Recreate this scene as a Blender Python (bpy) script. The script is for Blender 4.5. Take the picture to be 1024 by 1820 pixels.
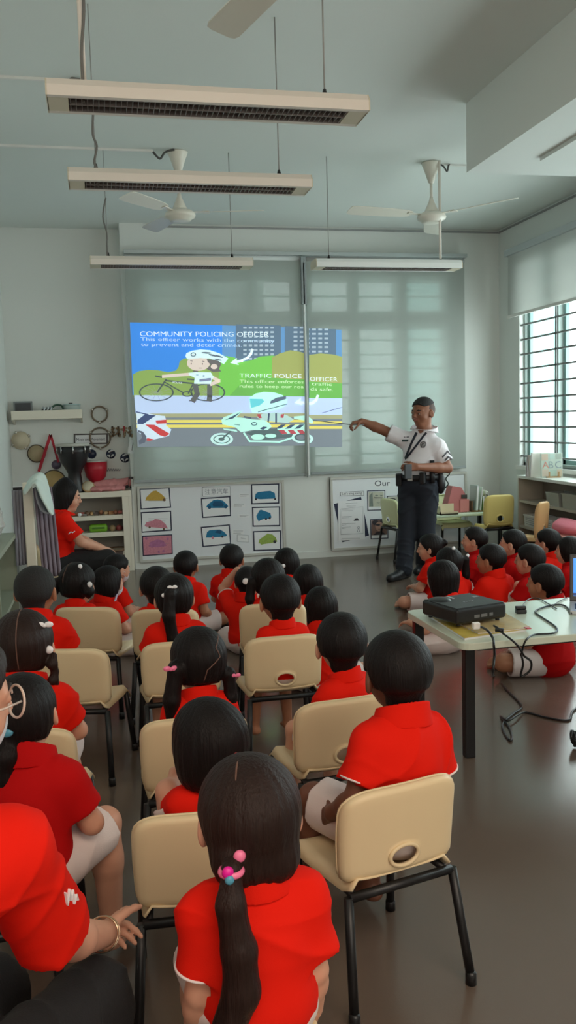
import bpy, bmesh, math, random
import numpy as np
from mathutils import Vector, Matrix, Euler

for _o in list(bpy.data.objects):
    bpy.data.objects.remove(_o)
S = bpy.context.scene
COL = S.collection
PI = math.pi
R_ = math.radians
rng = random.Random(7)
VOX = 1.0            # mesh fineness factor for the figures (1 = full)

# ------------------------------------------------------------------ camera
FPX, YAW, PITCH, ROLL, CAMH = 1544.7, 0.21475, 0.10354, 0.02947, 1.5
_f = Vector((math.sin(YAW) * math.cos(PITCH), math.cos(YAW) * math.cos(PITCH), -math.sin(PITCH)))
_r = Vector((math.cos(YAW), -math.sin(YAW), 0))
_u = _r.cross(_f)
_c, _s = math.cos(ROLL), math.sin(ROLL)
_r, _u = _c * _r - _s * _u, _s * _r + _c * _u
cam_data = bpy.data.cameras.new('camera')
cam_data.sensor_fit = 'VERTICAL'
cam_data.sensor_height = 36
cam_data.lens = FPX * 36 / 1820
cam_data.clip_start = 0.05
camera = bpy.data.objects.new('camera', cam_data)
COL.objects.link(camera)
camera.matrix_world = Matrix(((_r.x, _u.x, -_f.x, 0), (_r.y, _u.y, -_f.y, 0), (_r.z, _u.z, -_f.z, CAMH), (0, 0, 0, 1)))
S.camera = camera

def at(px, py, Y):
    """where the line of sight through a pixel of the photograph meets the plane y = Y"""
    d = _f + (px - 512) / FPX * _r - (py - 910) / FPX * _u
    return Vector((0, 0, CAMH)) + d * (Y / d.y)
def at_x(px, py, X):
    d = _f + (px - 512) / FPX * _r - (py - 910) / FPX * _u
    return Vector((0, 0, CAMH)) + d * (X / d.x)
def at_z(px, py, Z):
    d = _f + (px - 512) / FPX * _r - (py - 910) / FPX * _u
    return Vector((0, 0, CAMH)) + d * ((Z - CAMH) / d.z)

# ------------------------------------------------------------------ sky, lights, exposure
S.view_settings.view_transform = 'Standard'
S.view_settings.look = 'None'
S.view_settings.gamma = 1
S.view_settings.exposure = 0.42
world = bpy.data.worlds.new('sky')
S.world = world
world.use_nodes = True
_bg = world.node_tree.nodes['Background']
_bg.inputs[0].default_value = (0.92, 0.97, 0.98, 1)
_bg.inputs[1].default_value = 3.0

def area_light(name, loc, rot, sx, sy, power, col):
    l = bpy.data.lights.new(name, 'AREA')
    l.shape = 'RECTANGLE'; l.size = sx; l.size_y = sy
    l.energy = power; l.color = col
    o = bpy.data.objects.new(name, l); COL.objects.link(o)
    o.location = loc; o.rotation_euler = rot
    return o
# daylight through the windows of the right wall, unseen lamps assumed behind the camera and a fill added at the closed rear wall
area_light('window_daylight', (4.78, 5.4, 1.78), (0, R_(90), 0), 1.5, 6.4, 95, (0.93, 0.98, 0.98))
area_light('rear_ceiling_lamps', (1.4, -0.9, 3.45), (R_(22), 0, 0), 3.6, 1.6, 105, (1.0, 0.80, 0.64))
area_light('rear_wall_fill', (1.6, -2.4, 1.9), (R_(86), 0, 0), 4.0, 1.6, 32, (1.0, 0.92, 0.85))

# ------------------------------------------------------------------ materials
def lin(c):
    return tuple((x / 255 / 12.92) if x / 255 <= 0.04045 else ((x / 255 + 0.055) / 1.055) ** 2.4 for x in c)
_mats = {}
def M(name, rgb, rough=0.6, metal=0.0, bump=None, var=None, spec=0.5, emit=0.0, alpha=1.0, trans=0.0, sheen=0.0, stretch=(1, 1, 1), sss=0.0):
    if name in _mats: return _mats[name]
    m = bpy.data.materials.new(name); m.use_nodes = True
    nt = m.node_tree; b = nt.nodes['Principled BSDF']
    c = lin(rgb)
    b.inputs['Base Color'].default_value = (*c, 1)
    b.inputs['Roughness'].default_value = rough
    b.inputs['Metallic'].default_value = metal
    b.inputs['Specular IOR Level'].default_value = spec
    b.inputs['Alpha'].default_value = alpha
    b.inputs['Transmission Weight'].default_value = trans
    b.inputs['Sheen Weight'].default_value = sheen
    if emit:
        b.inputs['Emission Color'].default_value = (*c, 1)
        b.inputs['Emission Strength'].default_value = emit
    if bump or var:
        tc = nt.nodes.new('ShaderNodeTexCoord'); mp = nt.nodes.new('ShaderNodeMapping')
        mp.inputs['Scale'].default_value = stretch
        nt.links.new(tc.outputs['Object'], mp.inputs['Vector'])
    if var:
        n = nt.nodes.new('ShaderNodeTexNoise'); n.inputs['Scale'].default_value = var[0]; n.inputs['Detail'].default_value = 4
        nt.links.new(mp.outputs[0], n.inputs['Vector'])
        mx = nt.nodes.new('ShaderNodeMix'); mx.data_type = 'RGBA'
        mx.inputs['A'].default_value = (*[x * (1 - var[1]) for x in c], 1)
        mx.inputs['B'].default_value = (*[min(1, x * (1 + var[1])) for x in c], 1)
        nt.links.new(n.outputs['Fac'], mx.inputs['Factor'])
        nt.links.new(mx.outputs['Result'], b.inputs['Base Color'])
        if emit: nt.links.new(mx.outputs['Result'], b.inputs['Emission Color'])
    if bump:
        n = nt.nodes.new('ShaderNodeTexNoise'); n.inputs['Scale'].default_value = bump[0]; n.inputs['Detail'].default_value = 5
        nt.links.new(mp.outputs[0], n.inputs['Vector'])
        bp = nt.nodes.new('ShaderNodeBump'); bp.inputs['Strength'].default_value = bump[1]; bp.inputs['Distance'].default_value = 0.01
        nt.links.new(n.outputs['Fac'], bp.inputs['Height'])
        nt.links.new(bp.outputs[0], b.inputs['Normal'])
    _mats[name] = m
    return m

def blind_material(name, rgb, clear):
    """woven roller-blind cloth: scatters light through and lets a little pass straight"""
    m = bpy.data.materials.new(name); m.use_nodes = True
    nt = m.node_tree; nt.nodes.clear()
    out = nt.nodes.new('ShaderNodeOutputMaterial')
    c = (*lin(rgb), 1)
    d = nt.nodes.new('ShaderNodeBsdfDiffuse'); d.inputs[0].default_value = c
    t = nt.nodes.new('ShaderNodeBsdfTranslucent'); t.inputs[0].default_value = c
    p = nt.nodes.new('ShaderNodeBsdfTransparent')
    a = nt.nodes.new('ShaderNodeMixShader'); a.inputs[0].default_value = 0.42
    b = nt.nodes.new('ShaderNodeMixShader'); b.inputs[0].default_value = clear
    tc = nt.nodes.new('ShaderNodeTexCoord'); w = nt.nodes.new('ShaderNodeTexWave'); w.inputs['Scale'].default_value = 60
    w.bands_direction = 'Z'
    bp = nt.nodes.new('ShaderNodeBump'); bp.inputs['Strength'].default_value = 0.05
    nt.links.new(tc.outputs['Object'], w.inputs['Vector']); nt.links.new(w.outputs['Fac'], bp.inputs['Height'])
    nt.links.new(bp.outputs[0], d.inputs['Normal'])
    nt.links.new(d.outputs[0], a.inputs[1]); nt.links.new(t.outputs[0], a.inputs[2])
    nt.links.new(a.outputs[0], b.inputs[1]); nt.links.new(p.outputs[0], b.inputs[2])
    nt.links.new(b.outputs[0], out.inputs[0])
    return m

# ------------------------------------------------------------------ mesh building
class MB:
    """collects shapes and links them as one mesh object"""
    def __init__(s): s.v = []; s.f = []; s.sm = []
    def raw(s, vs, fs, smooth=False):
        n = len(s.v); s.v += [tuple(v) for v in vs]
        s.f += [tuple(i + n for i in f) for f in fs]; s.sm += [smooth] * len(fs); return s
    def box(s, c, d, rot=None):
        x, y, z = d[0] / 2, d[1] / 2, d[2] / 2
        vs = [Vector(p) for p in ((-x, -y, -z), (x, -y, -z), (x, y, -z), (-x, y, -z), (-x, -y, z), (x, -y, z), (x, y, z), (-x, y, z))]
        if rot is not None:
            m = rot if isinstance(rot, Matrix) else Euler(rot).to_matrix()
            vs = [m @ v for v in vs]
        c = Vector(c)
        return s.raw([v + c for v in vs], [(0, 3, 2, 1), (4, 5, 6, 7), (0, 1, 5, 4), (1, 2, 6, 5), (2, 3, 7, 6), (3, 0, 4, 7)])
    def box2(s, a, b):
        a, b = Vector(a), Vector(b)
        return s.box((a + b) / 2, [abs(x) for x in (b - a)])
    def tube(s, pts, r, n=10, cap=True, smooth=True, flat=None):
        """tube along pts; r a number or a list"""
        pts = [Vector(p) for p in pts]; k = len(pts)
        rs = r if isinstance(r, (list, tuple)) else [r] * k
        vs = []; fs = []
        t0 = (pts[1] - pts[0]).normalized()
        a = t0.orthogonal().normalized()
        for i, p in enumerate(pts):
            t = (pts[min(i + 1, k - 1)] - pts[max(i - 1, 0)])
            t = t.normalized() if t.length > 1e-9 else t0
            a = (a - t * a.dot(t))
            a = a.normalized() if a.length > 1e-6 else t.orthogonal().normalized()
            b = t.cross(a)
            for j in range(n):
                q = 2 * PI * j / n + (PI / n if flat else 0)
                vs.append(p + (a * math.cos(q) + b * math.sin(q)) * rs[i])
        for i in range(k - 1):
            for j in range(n):
                fs.append((i * n + j, i * n + (j + 1) % n, (i + 1) * n + (j + 1) % n, (i + 1) * n + j))
        s.raw(vs, fs, smooth)
        if cap:
            m = len(s.v) - len(vs)
            s.f += [tuple(m + j for j in reversed(range(n))), tuple(m + (k - 1) * n + j for j in range(n))]; s.sm += [False, False]
        return s
    def cyl(s, a, b, r, n=20, r2=None): return s.tube([a, b], [r, r if r2 is None else r2], n)
    def lathe(s, prof, c=(0, 0, 0), n=28, axis=None, smooth=True):
        """profile [(r, z)] turned about z (or about a rotation matrix's z) through c"""
        vs = []; fs = []; k = len(prof); m = axis or Matrix.Identity(3); c = Vector(c)
        for (r, z) in prof:
            for j in range(n):
                q = 2 * PI * j / n
                vs.append(m @ Vector((r * math.cos(q), r * math.sin(q), z)) + c)
        for i in range(k - 1):
            for j in range(n):
                fs.append((i * n + j, i * n + (j + 1) % n, (i + 1) * n + (j + 1) % n, (i + 1) * n + j))
        fs.append(tuple(reversed(range(n)))); fs.append(tuple((k - 1) * n + j for j in range(n)))
        return s.raw(vs, fs, smooth)
    def torus(s, c, R, r, axis=None, n=36, k=10, sx=1, sy=1):
        m = axis or Matrix.Identity(3); c = Vector(c); vs = []; fs = []
        for i in range(n):
            q = 2 * PI * i / n
            for j in range(k):
                w = 2 * PI * j / k; rr = R + r * math.cos(w)
                vs.append(m @ Vector((rr * math.cos(q) * sx, rr * math.sin(q) * sy, r * math.sin(w))) + c)
        for i in range(n):
            for j in range(k):
                fs.append((i * k + j, ((i + 1) % n) * k + j, ((i + 1) % n) * k + (j + 1) % k, i * k + (j + 1) % k))
        return s.raw(vs, fs, True)
    def ball(s, c, r, n=16, k=10, m=None):
        r = r if isinstance(r, (tuple, list)) else (r, r, r); c = Vector(c); vs = []; fs = []
        for i in range(k + 1):
            t = PI * i / k
            for j in range(n):
                q = 2 * PI * j / n
                p = Vector((r[0] * math.sin(t) * math.cos(q), r[1] * math.sin(t) * math.sin(q), r[2] * math.cos(t)))
                vs.append((m @ p if m else p) + c)
        for i in range(k):
            for j in range(n):
                fs.append((i * n + j, (i + 1) * n + j, (i + 1) * n + (j + 1) % n, i * n + (j + 1) % n))
        return s.raw(vs, fs, True)
    def prism(s, poly, d):
        """closed polygon (3-D points) pushed along vector d"""
        poly = [Vector(p) for p in poly]; d = Vector(d); n = len(poly)
        fs = [tuple(range(n)), tuple(reversed(range(n, 2 * n)))]
        fs += [(i, n + i, n + (i + 1) % n, (i + 1) % n) for i in range(n)]
        return s.raw(poly + [p + d for p in poly], fs)
    def poly(s, poly): return s.raw(poly, [tuple(range(len(poly)))])
    def mesh(s, name):
        me = bpy.data.meshes.new(name)
        me.from_pydata(s.v, [], s.f); me.validate(); 
        if len(me.polygons) == len(s.sm): me.polygons.foreach_set('use_smooth', s.sm)
        bm = bmesh.new(); bm.from_mesh(me)
        bmesh.ops.remove_doubles(bm, verts=bm.verts, dist=1e-6)
        bmesh.ops.recalc_face_normals(bm, faces=bm.faces)
        bm.to_mesh(me); bm.free(); me.update()
        return me
    def build(s, name, mat, parent=None, bevel=0, seg=2):
        o = bpy.data.objects.new(name, s.mesh(name)); COL.objects.link(o)
        if mat: o.data.materials.append(mat)
        if parent: o.parent = parent
        if bevel:
            b = o.modifiers.new('edge', 'BEVEL'); b.width = bevel; b.segments = seg; b.limit_method = 'ANGLE'; b.angle_limit = R_(40)
            b.harden_normals = False
        return o

def link_mesh(name, me, mat, parent=None):
    o = bpy.data.objects.new(name, me); COL.objects.link(o)
    if mat is not None and not len(me.materials): me.materials.append(mat)
    if parent: o.parent = parent
    return o
def tag(o, label, cat, group=None):
    o['label'] = label; o['category'] = cat
    if group: o['group'] = group
    return o
def thing(name, label, cat, loc=(0, 0, 0), rz=0.0, group=None):
    o = bpy.data.objects.new(name, None); COL.objects.link(o)
    o.empty_display_size = 0.1
    o.location = loc; o.rotation_euler = (0, 0, rz)
    return tag(o, label, cat, group)
def struct(o): o['kind'] = 'structure'; return o
def copy_tree(o, loc=None, rz=None, label=None):
    c = o.copy(); COL.objects.link(c)
    for k in list(o.children):
        d = k.copy(); COL.objects.link(d); d.parent = c
        for g in list(k.children):
            e = g.copy(); COL.objects.link(e); e.parent = d
    if loc is not None: c.location = loc
    if rz is not None: c.rotation_euler = (0, 0, rz)
    if label: c['label'] = label
    return c
def text_mesh(txt, height=1.0):
    """flat outline mesh of a line of text in x-z, cap height about `height`, starting at the origin"""
    cu = bpy.data.curves.new('text', 'FONT'); cu.body = txt; cu.size = 1.0; cu.resolution_u = 3
    o = bpy.data.objects.new('text', cu); COL.objects.link(o)
    bpy.context.view_layer.update()
    me = bpy.data.meshes.new_from_object(o.evaluated_get(bpy.context.evaluated_depsgraph_get()))
    bpy.data.objects.remove(o)
    vs = [Vector(v.co) for v in me.vertices]; fs = [tuple(p.vertices) for p in me.polygons]
    bpy.data.meshes.remove(me); bpy.data.curves.remove(cu)
    return vs, fs
def put_text(mb, txt, p0, p1, h, up=Vector((0, 0, 1)), stretch=True):
    """lettering from p0 to p1 (ends of the baseline) with cap height h"""
    vs, fs = text_mesh(txt)
    if not vs: return
    x0 = min(v.x for v in vs); x1 = max(v.x for v in vs)
    y1 = max(v.y for v in vs)
    cap = 0.73 if txt.isascii() else max(y1, 0.1)
    e = (p1 - p0)
    sx = e.length / (x1 - x0) if stretch else h / cap
    e = e.normalized()
    mb.raw([p0 + e * ((v.x - x0) * sx) + up * (v.y * h / cap) for v in vs], fs)
from mathutils.bvhtree import BVHTree
# ------------------------------------------------------------------ organic shapes: blended solids meshed on a grid
def V3(*a): return np.array(a, dtype=np.float64)
def nrm(v): v = np.asarray(v, float); return v / max(1e-9, np.linalg.norm(v))
def rot3(yaw=0, pitch=0, roll=0):
    """columns = right, forward, up of a frame; yaw turns to the left, pitch nods down, roll tips to the right"""
    return np.array(Euler((-pitch, roll, yaw), 'YXZ').to_matrix() if False else (Matrix.Rotation(yaw, 3, 'Z') @ Matrix.Rotation(-pitch, 3, 'X') @ Matrix.Rotation(roll, 3, 'Y')))
class Solid:
    def __init__(s): s.ops = []
    def cone(s, a, b, ra, rb, k=0.015, squash=None, cuts=(), mode='u'):
        s.ops.append(('c', np.asarray(a, float), np.asarray(b, float), ra, rb, k, squash, cuts, mode)); return s
    def ell(s, o, r, R=None, k=0.015, cuts=(), mode='u'):
        s.ops.append(('e', np.asarray(o, float), np.asarray(r, float), np.eye(3) if R is None else R, None, k, None, cuts, mode)); return s
    def chain(s, pts, rs, k=0.01, k0=None, squash=None):
        for i in range(len(pts) - 1):
            s.cone(pts[i], pts[i + 1], rs[i], rs[i + 1], k if i or k0 is None else k0, squash)
        return s
    def plane(s, p, n):
        s.ops.append(('p', np.asarray(p, float), nrm(n), 0, 0, 0, None, (), 'i')); return s
    def mesh(s, vox, wob=None):
        vox = vox * VOX
        lo = np.full(3, 1e9); hi = -lo
        for o in s.ops:
            if o[8] != 'u': continue
            if o[0] == 'c':
                m = max(o[3], o[4])
                lo = np.minimum(lo, np.minimum(o[1], o[2]) - m); hi = np.maximum(hi, np.maximum(o[1], o[2]) + m)
            else:
                m = np.max(o[2]); lo = np.minimum(lo, o[1] - m); hi = np.maximum(hi, o[1] + m)
        lo -= 0.02 + 2 * vox; hi += 0.02 + 2 * vox
        n = np.ceil((hi - lo) / vox).astype(int) + 1
        G = np.full(n, 0.5, np.float32)
        ax = [lo[i] + vox * np.arange(n[i]) for i in range(3)]
        for o in s.ops:
            k = o[5]; mg = max(0.02, k) + 2 * vox
            if o[0] == 'p':
                d = (ax[0] - o[1][0])[:, None, None] * o[2][0] + (ax[1] - o[1][1])[None, :, None] * o[2][1] + (ax[2] - o[1][2])[None, None, :] * o[2][2]
                np.maximum(G, d, out=G); continue
            if o[0] == 'c':
                m = max(o[3], o[4]) + mg; a = np.minimum(o[1], o[2]) - m; b = np.maximum(o[1], o[2]) + m
            else:
                m = np.abs(o[3]) @ o[2] + mg; a = o[1] - m; b = o[1] + m
            i0 = np.maximum(0, np.floor((a - lo) / vox).astype(int)); i1 = np.minimum(n, np.ceil((b - lo) / vox).astype(int) + 1)
            if np.any(i1 <= i0): continue
            sl = tuple(slice(i0[q], i1[q]) for q in range(3))
            X = (ax[0][sl[0]])[:, None, None]; Y = (ax[1][sl[1]])[None, :, None]; Z = (ax[2][sl[2]])[None, None, :]
            if o[0] == 'c':
                A, B = o[1], o[2]; px, py, pz = X - A[0], Y - A[1], Z - A[2]; ba = B - A; f = 1.0
                if o[6] is not None:
                    nn, sq = o[6]; t = (px * nn[0] + py * nn[1] + pz * nn[2]) * (1 / sq - 1)
                    px, py, pz = px + nn[0] * t, py + nn[1] * t, pz + nn[2] * t
                    ba = ba + nn * (ba @ nn) * (1 / sq - 1); f = (1 + sq) / 2
                L = ba @ ba
                t = np.clip((px * ba[0] + py * ba[1] + pz * ba[2]) / L, 0, 1) if L > 1e-12 else 0.0
                d = (np.sqrt((px - t * ba[0]) ** 2 + (py - t * ba[1]) ** 2 + (pz - t * ba[2]) ** 2) - (o[3] + t * (o[4] - o[3]))) * f
            else:
                C, r, Rm = o[1], o[2], o[3]; px, py, pz = X - C[0], Y - C[1], Z - C[2]
                q = [(px * Rm[0, i] + py * Rm[1, i] + pz * Rm[2, i]) for i in range(3)]
                k0 = np.sqrt(sum((q[i] / r[i]) ** 2 for i in range(3))) + 1e-9
                k1 = np.sqrt(sum((q[i] / r[i] ** 2) ** 2 for i in range(3))) + 1e-9
                d = k0 * (k0 - 1) / k1
            for (cp, cn) in o[7]:
                d = np.maximum(d, (X - cp[0]) * cn[0] + (Y - cp[1]) * cn[1] + (Z - cp[2]) * cn[2])
            g = G[sl]
            if o[8] == 'u':
                if k > 0:
                    h = np.maximum(k - np.abs(g - d), 0) / k; G[sl] = np.minimum(g, d) - h * h * k * 0.25
                else: G[sl] = np.minimum(g, d)
            else:
                d = -d
                if k > 0:
                    h = np.maximum(k - np.abs(g - d), 0) / k; G[sl] = np.maximum(g, d) + h * h * k * 0.25
                else: G[sl] = np.maximum(g, d)
        if wob is not None:
            G += wob(ax[0][:, None, None], ax[1][None, :, None], ax[2][None, None, :]).astype(np.float32)
        return surface_nets(G, lo, vox)
def surface_nets(G, lo, vox):
    ins = G < 0
    n = np.array(G.shape)
    cnt = np.zeros(n - 1, np.int8)
    for dx in (0, 1):
        for dy in (0, 1):
            for dz in (0, 1):
                cnt += ins[dx:n[0] - 1 + dx, dy:n[1] - 1 + dy, dz:n[2] - 1 + dz]
    act = (cnt > 0) & (cnt < 8)
    idx = np.full(n - 1, -1, np.int32)
    cells = np.argwhere(act); idx[act] = np.arange(len(cells))
    acc = np.zeros((len(cells), 3)); c = np.zeros(len(cells))
    cor = [(x, y, z) for x in (0, 1) for y in (0, 1) for z in (0, 1)]
    val = {q: G[cells[:, 0] + q[0], cells[:, 1] + q[1], cells[:, 2] + q[2]].astype(float) for q in cor}
    for a in cor:
        for i in range(3):
            if a[i]: continue
            b = list(a); b[i] = 1; b = tuple(b)
            va, vb = val[a], val[b]; m = (va < 0) != (vb < 0)
            t = np.where(m, va / np.where(m, va - vb, 1), 0)
            p = np.array(a, float)[None] + np.eye(3)[i][None] * t[:, None]
            acc += p * m[:, None]; c += m
    vs = lo + vox * (cells + acc / c[:, None])
    quads = []
    for i in range(3):
        j, k = (i + 1) % 3, (i + 2) % 3
        s0 = [slice(None)] * 3; s1 = [slice(None)] * 3
        s0[i] = slice(0, n[i] - 1); s1[i] = slice(1, n[i])
        for q in (j, k): s0[q] = slice(1, n[q] - 1); s1[q] = slice(1, n[q] - 1)
        A, B = ins[tuple(s0)], ins[tuple(s1)]
        e = np.argwhere(A != B)
        if not len(e): continue
        fl = A[e[:, 0], e[:, 1], e[:, 2]]
        base = e.copy(); base[:, j] += 1; base[:, k] += 1
        def g(dj, dk):
            q = base.copy(); q[:, j] += dj; q[:, k] += dk
            return idx[q[:, 0], q[:, 1], q[:, 2]]
        Q = np.stack([g(-1, -1), g(0, -1), g(0, 0), g(-1, 0)], 1)
        Q[~fl] = Q[~fl][:, ::-1]
        quads.append(Q)
    Q = np.concatenate(quads) if quads else np.zeros((0, 4), int)
    return vs, Q
def np_mesh(name, vs, Q):
    me = bpy.data.meshes.new(name)
    me.vertices.add(len(vs)); me.vertices.foreach_set('co', np.asarray(vs, np.float32).ravel())
    me.loops.add(Q.size); me.loops.foreach_set('vertex_index', Q.astype(np.int32).ravel())
    me.polygons.add(len(Q)); me.polygons.foreach_set('loop_start', np.arange(0, Q.size, 4, dtype=np.int32))
    me.polygons.foreach_set('loop_total', np.full(len(Q), 4, np.int32))
    me.update(calc_edges=True); me.validate()
    me.polygons.foreach_set('use_smooth', np.ones(len(me.polygons), bool))
    return me
def organic(name, solid, vox, mat, parent=None, wob=None):
    vs, Q = solid.mesh(vox, wob)
    if not len(Q): return None
    return link_mesh(name, np_mesh(name, vs, Q), mat, parent)
def lerp(a, b, t): return np.asarray(a, float) * (1 - t) + np.asarray(b, float) * t

def folds(amp, seed):
    q = random.Random(seed); ph = [q.uniform(0, 6.3) for _ in range(8)]; dr = [q.uniform(-1, 1) for _ in range(8)]
    def f(X, Y, Z):
        w = 0.8 * np.sin(9 * X + 11 * Y + ph[0]) + 0.7 * np.sin(13 * Z + 6 * X + ph[1])
        def ridge(p, sharp): return (1 - np.abs(np.sin(p))) ** sharp
        m1 = .5 + .5 * np.sin(8 * X + 7 * Z + 5 * Y + ph[4]); m2 = .5 + .5 * np.sin(9 * Z - 10 * X * dr[2] + 6 * Y + ph[5]); m3 = .5 + .5 * np.sin(12 * Z + 4 * Y + ph[6])
        a = ridge(24 * (Z * 0.8 + X * (.5 + .4 * dr[0]) + Y * 0.3) + .9 * w + ph[2], 3) * m1
        b = ridge(29 * (Z * 0.55 - X * (.7 + .3 * dr[1]) - Y * 0.35) + .8 * w + ph[3], 3) * m2
        c = ridge(42 * (Z * 0.95 + X * .25 * dr[3] + .2 * Y) + 1.1 * w + ph[7], 2.5) * m3 * m1
        return -amp * (1.5 * a + 1.3 * b + .8 * c)
    return f

# ------------------------------------------------------------------ people
SKIN = dict(light=M('skin_light', (208, 154, 128), 0.5, var=(25, 0.08), spec=0.35), tan=M('skin_tan', (178, 122, 92), 0.5, var=(25, 0.08), spec=0.35),
            deep=M('skin_deep', (112, 70, 52), 0.5, var=(25, 0.1), spec=0.35), brown=M('skin_brown', (140, 92, 70), 0.5, var=(25, 0.08), spec=0.35))
HAIR = dict(black=M('hair_black', (20, 15, 15), 0.52, bump=(1, 0.4), var=(1, 0.5), stretch=(230, 230, 12), spec=0.2),
            brown=M('hair_brown', (38, 24, 20), 0.5, bump=(1, 0.4), var=(1, 0.45), stretch=(230, 230, 12), spec=0.22),
            crop=M('hair_cropped', (21, 17, 17), 0.7, bump=(260, 0.5), var=(200, 0.3)))
RED = M('red_polo_cotton', (226, 30, 14), 0.85, bump=(420, 0.12), var=(5, 0.06), spec=0.12)
CRIM = M('crimson_polo_cotton', (182, 14, 16), 0.85, bump=(420, 0.12), var=(5, 0.06), spec=0.12)
SHORT = M('white_shorts_cotton', (222, 208, 204), 0.85, bump=(300, 0.12), var=(6, 0.05), spec=0.2)
TRIMW = M('white_piping', (235, 225, 222), 0.8)
EYEW = M('eye_white', (225, 220, 215), 0.3); EYED = M('eye_dark', (30, 20, 16), 0.2)
LIP = M('lips', (165, 90, 82), 0.5); BROW = M('eyebrow', (28, 20, 17), 0.8)
MASK = M('face_mask_cloth', (215, 220, 226), 0.8)

def head_solid(s, H, R, h, adult=False, wide=1.0):
    L = lambda *p: H + R @ (V3(*p) * h)
    E = lambda o, r, k=0.015, mode='u', rr=None: s.ell(L(*o), V3(*r) * h, R if rr is None else R @ rr, k * h, (), mode)
    w = wide
    E((0, -.008, .020), (.073 * w, .088, .077), .02)
    E((0, .020, -.028), (.057 * w, .060, .062), .03)
    E((0, .050, -.072 if not adult else -.080), (.026 * w, .022, .020), .035)
    for q in (-1, 1):
        E((q * .034, .050, -.030), (.024, .020, .022), .025)
        s.cone(L(q * .008, .078, .016), L(q * .046, .060, .018), .009 * h, .008 * h, .014 * h)
        E((q * .029, .094, .0), (.017, .017, .011), .012, 'd')
        s.cone(L(q * .017, .0795, .0075), L(q * .042, .0735, .0065), .0062 * h, .0058 * h, .008 * h)
        s.cone(L(q * .019, .0775, -.0125), L(q * .040, .0730, -.0120), .0050 * h, .0050 * h, .008 * h)
        E((q * .009, .088, -.026), (.0075, .008, .006), .006)
        er = rot3(q * 0.45, 0, 0)
        E((q * .077 * w, -.004, -.012), (.010, .019, .030), .006, 'u', er)
        E((q * .086 * w, .002, -.010), (.005, .010, .017), .006, 'd', er)
    s.cone(L(0, .080, .010), L(0, .098, -.020), .0065 * h, .0095 * h, .012 * h)
    s.cone(L(-.014, .078, -.047), L(.014, .078, -.047), .009 * h, .009 * h, .012 * h)
    return L
def face_parts(root, H, R, h, sad=0.0, masked=False):
    L = lambda *p: Vector(H + R @ (V3(*p) * h)); m3 = Matrix([list(r) for r in R])
    for q in (-1, 1):
        e_ = MB().ball(L(q * .029, .0680, -.001), .0118 * h, 12, 8).build('eye', EYEW, root)
        MB().ball(L(q * .0285, .0738, -.0015), .0078 * h, 10, 8).build('iris', EYED, e_)
        MB().tube([L(q * .014, .084, .020), L(q * .03, .080, .025), L(q * .046, .068, .020)], [.003 * h, .0038 * h, .002 * h], 8).build('eyebrow', BROW, root)
    if not masked:
        MB().tube([L(-.020, .080, -.046), L(-.008, .0875, -.0445), L(0, .0885, -.0455), L(.008, .0875, -.0445), L(.020, .080, -.046)], [.002 * h, .0042 * h, .0042 * h, .0042 * h, .002 * h], 8).build('mouth', LIP, root)
def hand_solid(s, W, D, N, T, sc, curl=0.4, spread=0.0, pinch=0.0, point=False):
    """palm and five fingers: W wrist, D pointing direction, N out of the palm, T thumb side"""
    D = nrm(D); N = nrm(N - D * (N @ D)); T = nrm(T - D * (T @ D) - N * (T @ N))
    base = lambda d, t, n=0.0: W + D * d * sc + T * t * sc + N * n * sc
    for t in (.026, .009, -.009, -.026):
        s.cone(base(.006, t * .65), base(.086 - abs(t - .004) * .22, t), .0165 * sc, .0115 * sc, .014 * sc)
    lens = ((.042, .026, .021), (.046, .029, .022), (.043, .027, .021), (.034, .020, .018))
    for i, t in enumerate((.028, .0095, -.0095, -.028)):
        p = base(.088 - abs(t - .004) * .22, t); a = 0.0; d = nrm(D + T * spread * t * 8)
        cc = curl if not (point and i == 0) else 0.08
        for j, ln in enumerate(lens[i]):
            a += cc * (0.75, 1.0, 0.6)[j] + (0.06 * i if j == 0 and cc > .1 else 0)
            q = p + (d * math.cos(a) + N * math.sin(a)) * ln * sc
            s.cone(p, q, (.0092, .0082, .0074)[j] * sc, (.0084, .0076, .0064)[j] * sc, .005 * sc)
            p = q
    p = base(.024, .022); a1 = nrm(D * .62 + T * .72 + N * (.28 + pinch))
    q = p + a1 * .044 * sc; s.cone(p, q, .0145 * sc, .0105 * sc, .012 * sc)
    a2 = nrm(D * .85 + T * .38 + N * (.35 + pinch * 1.4)); q2 = q + a2 * .032 * sc; s.cone(q, q2, .0105 * sc, .0092 * sc, .006 * sc)
    a3 = nrm(D * .95 + T * .1 + N * (.35 + pinch * 1.4)); q3 = q2 + a3 * .026 * sc; s.cone(q2, q3, .0092 * sc, .0072 * sc, .005 * sc)
def foot_solid(s, A, toe, b, up=V3(0, 0, 1)):
    d = nrm(toe - A); sd = nrm(np.cross(d, up))
    heel = A - d * .025 * b - up * .012 * b
    s.cone(heel, lerp(A, toe, .62) - up * .012 * b, .026 * b, .027 * b, .02 * b, (up, .75))
    s.cone(A, lerp(A, toe, .6) - up * .006 * b, .027 * b, .020 * b, .02 * b)
    for i, t in enumerate((-.022, -.010, .001, .011, .020)):
        s.cone(lerp(A, toe, .66) + sd * t * b - up * .016 * b, lerp(A, toe, 1.0 - .05 * i) + sd * t * 1.05 * b - up * .019 * b, .0105 * b, (.0095 - .0007 * i) * b, .007 * b)

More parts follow.
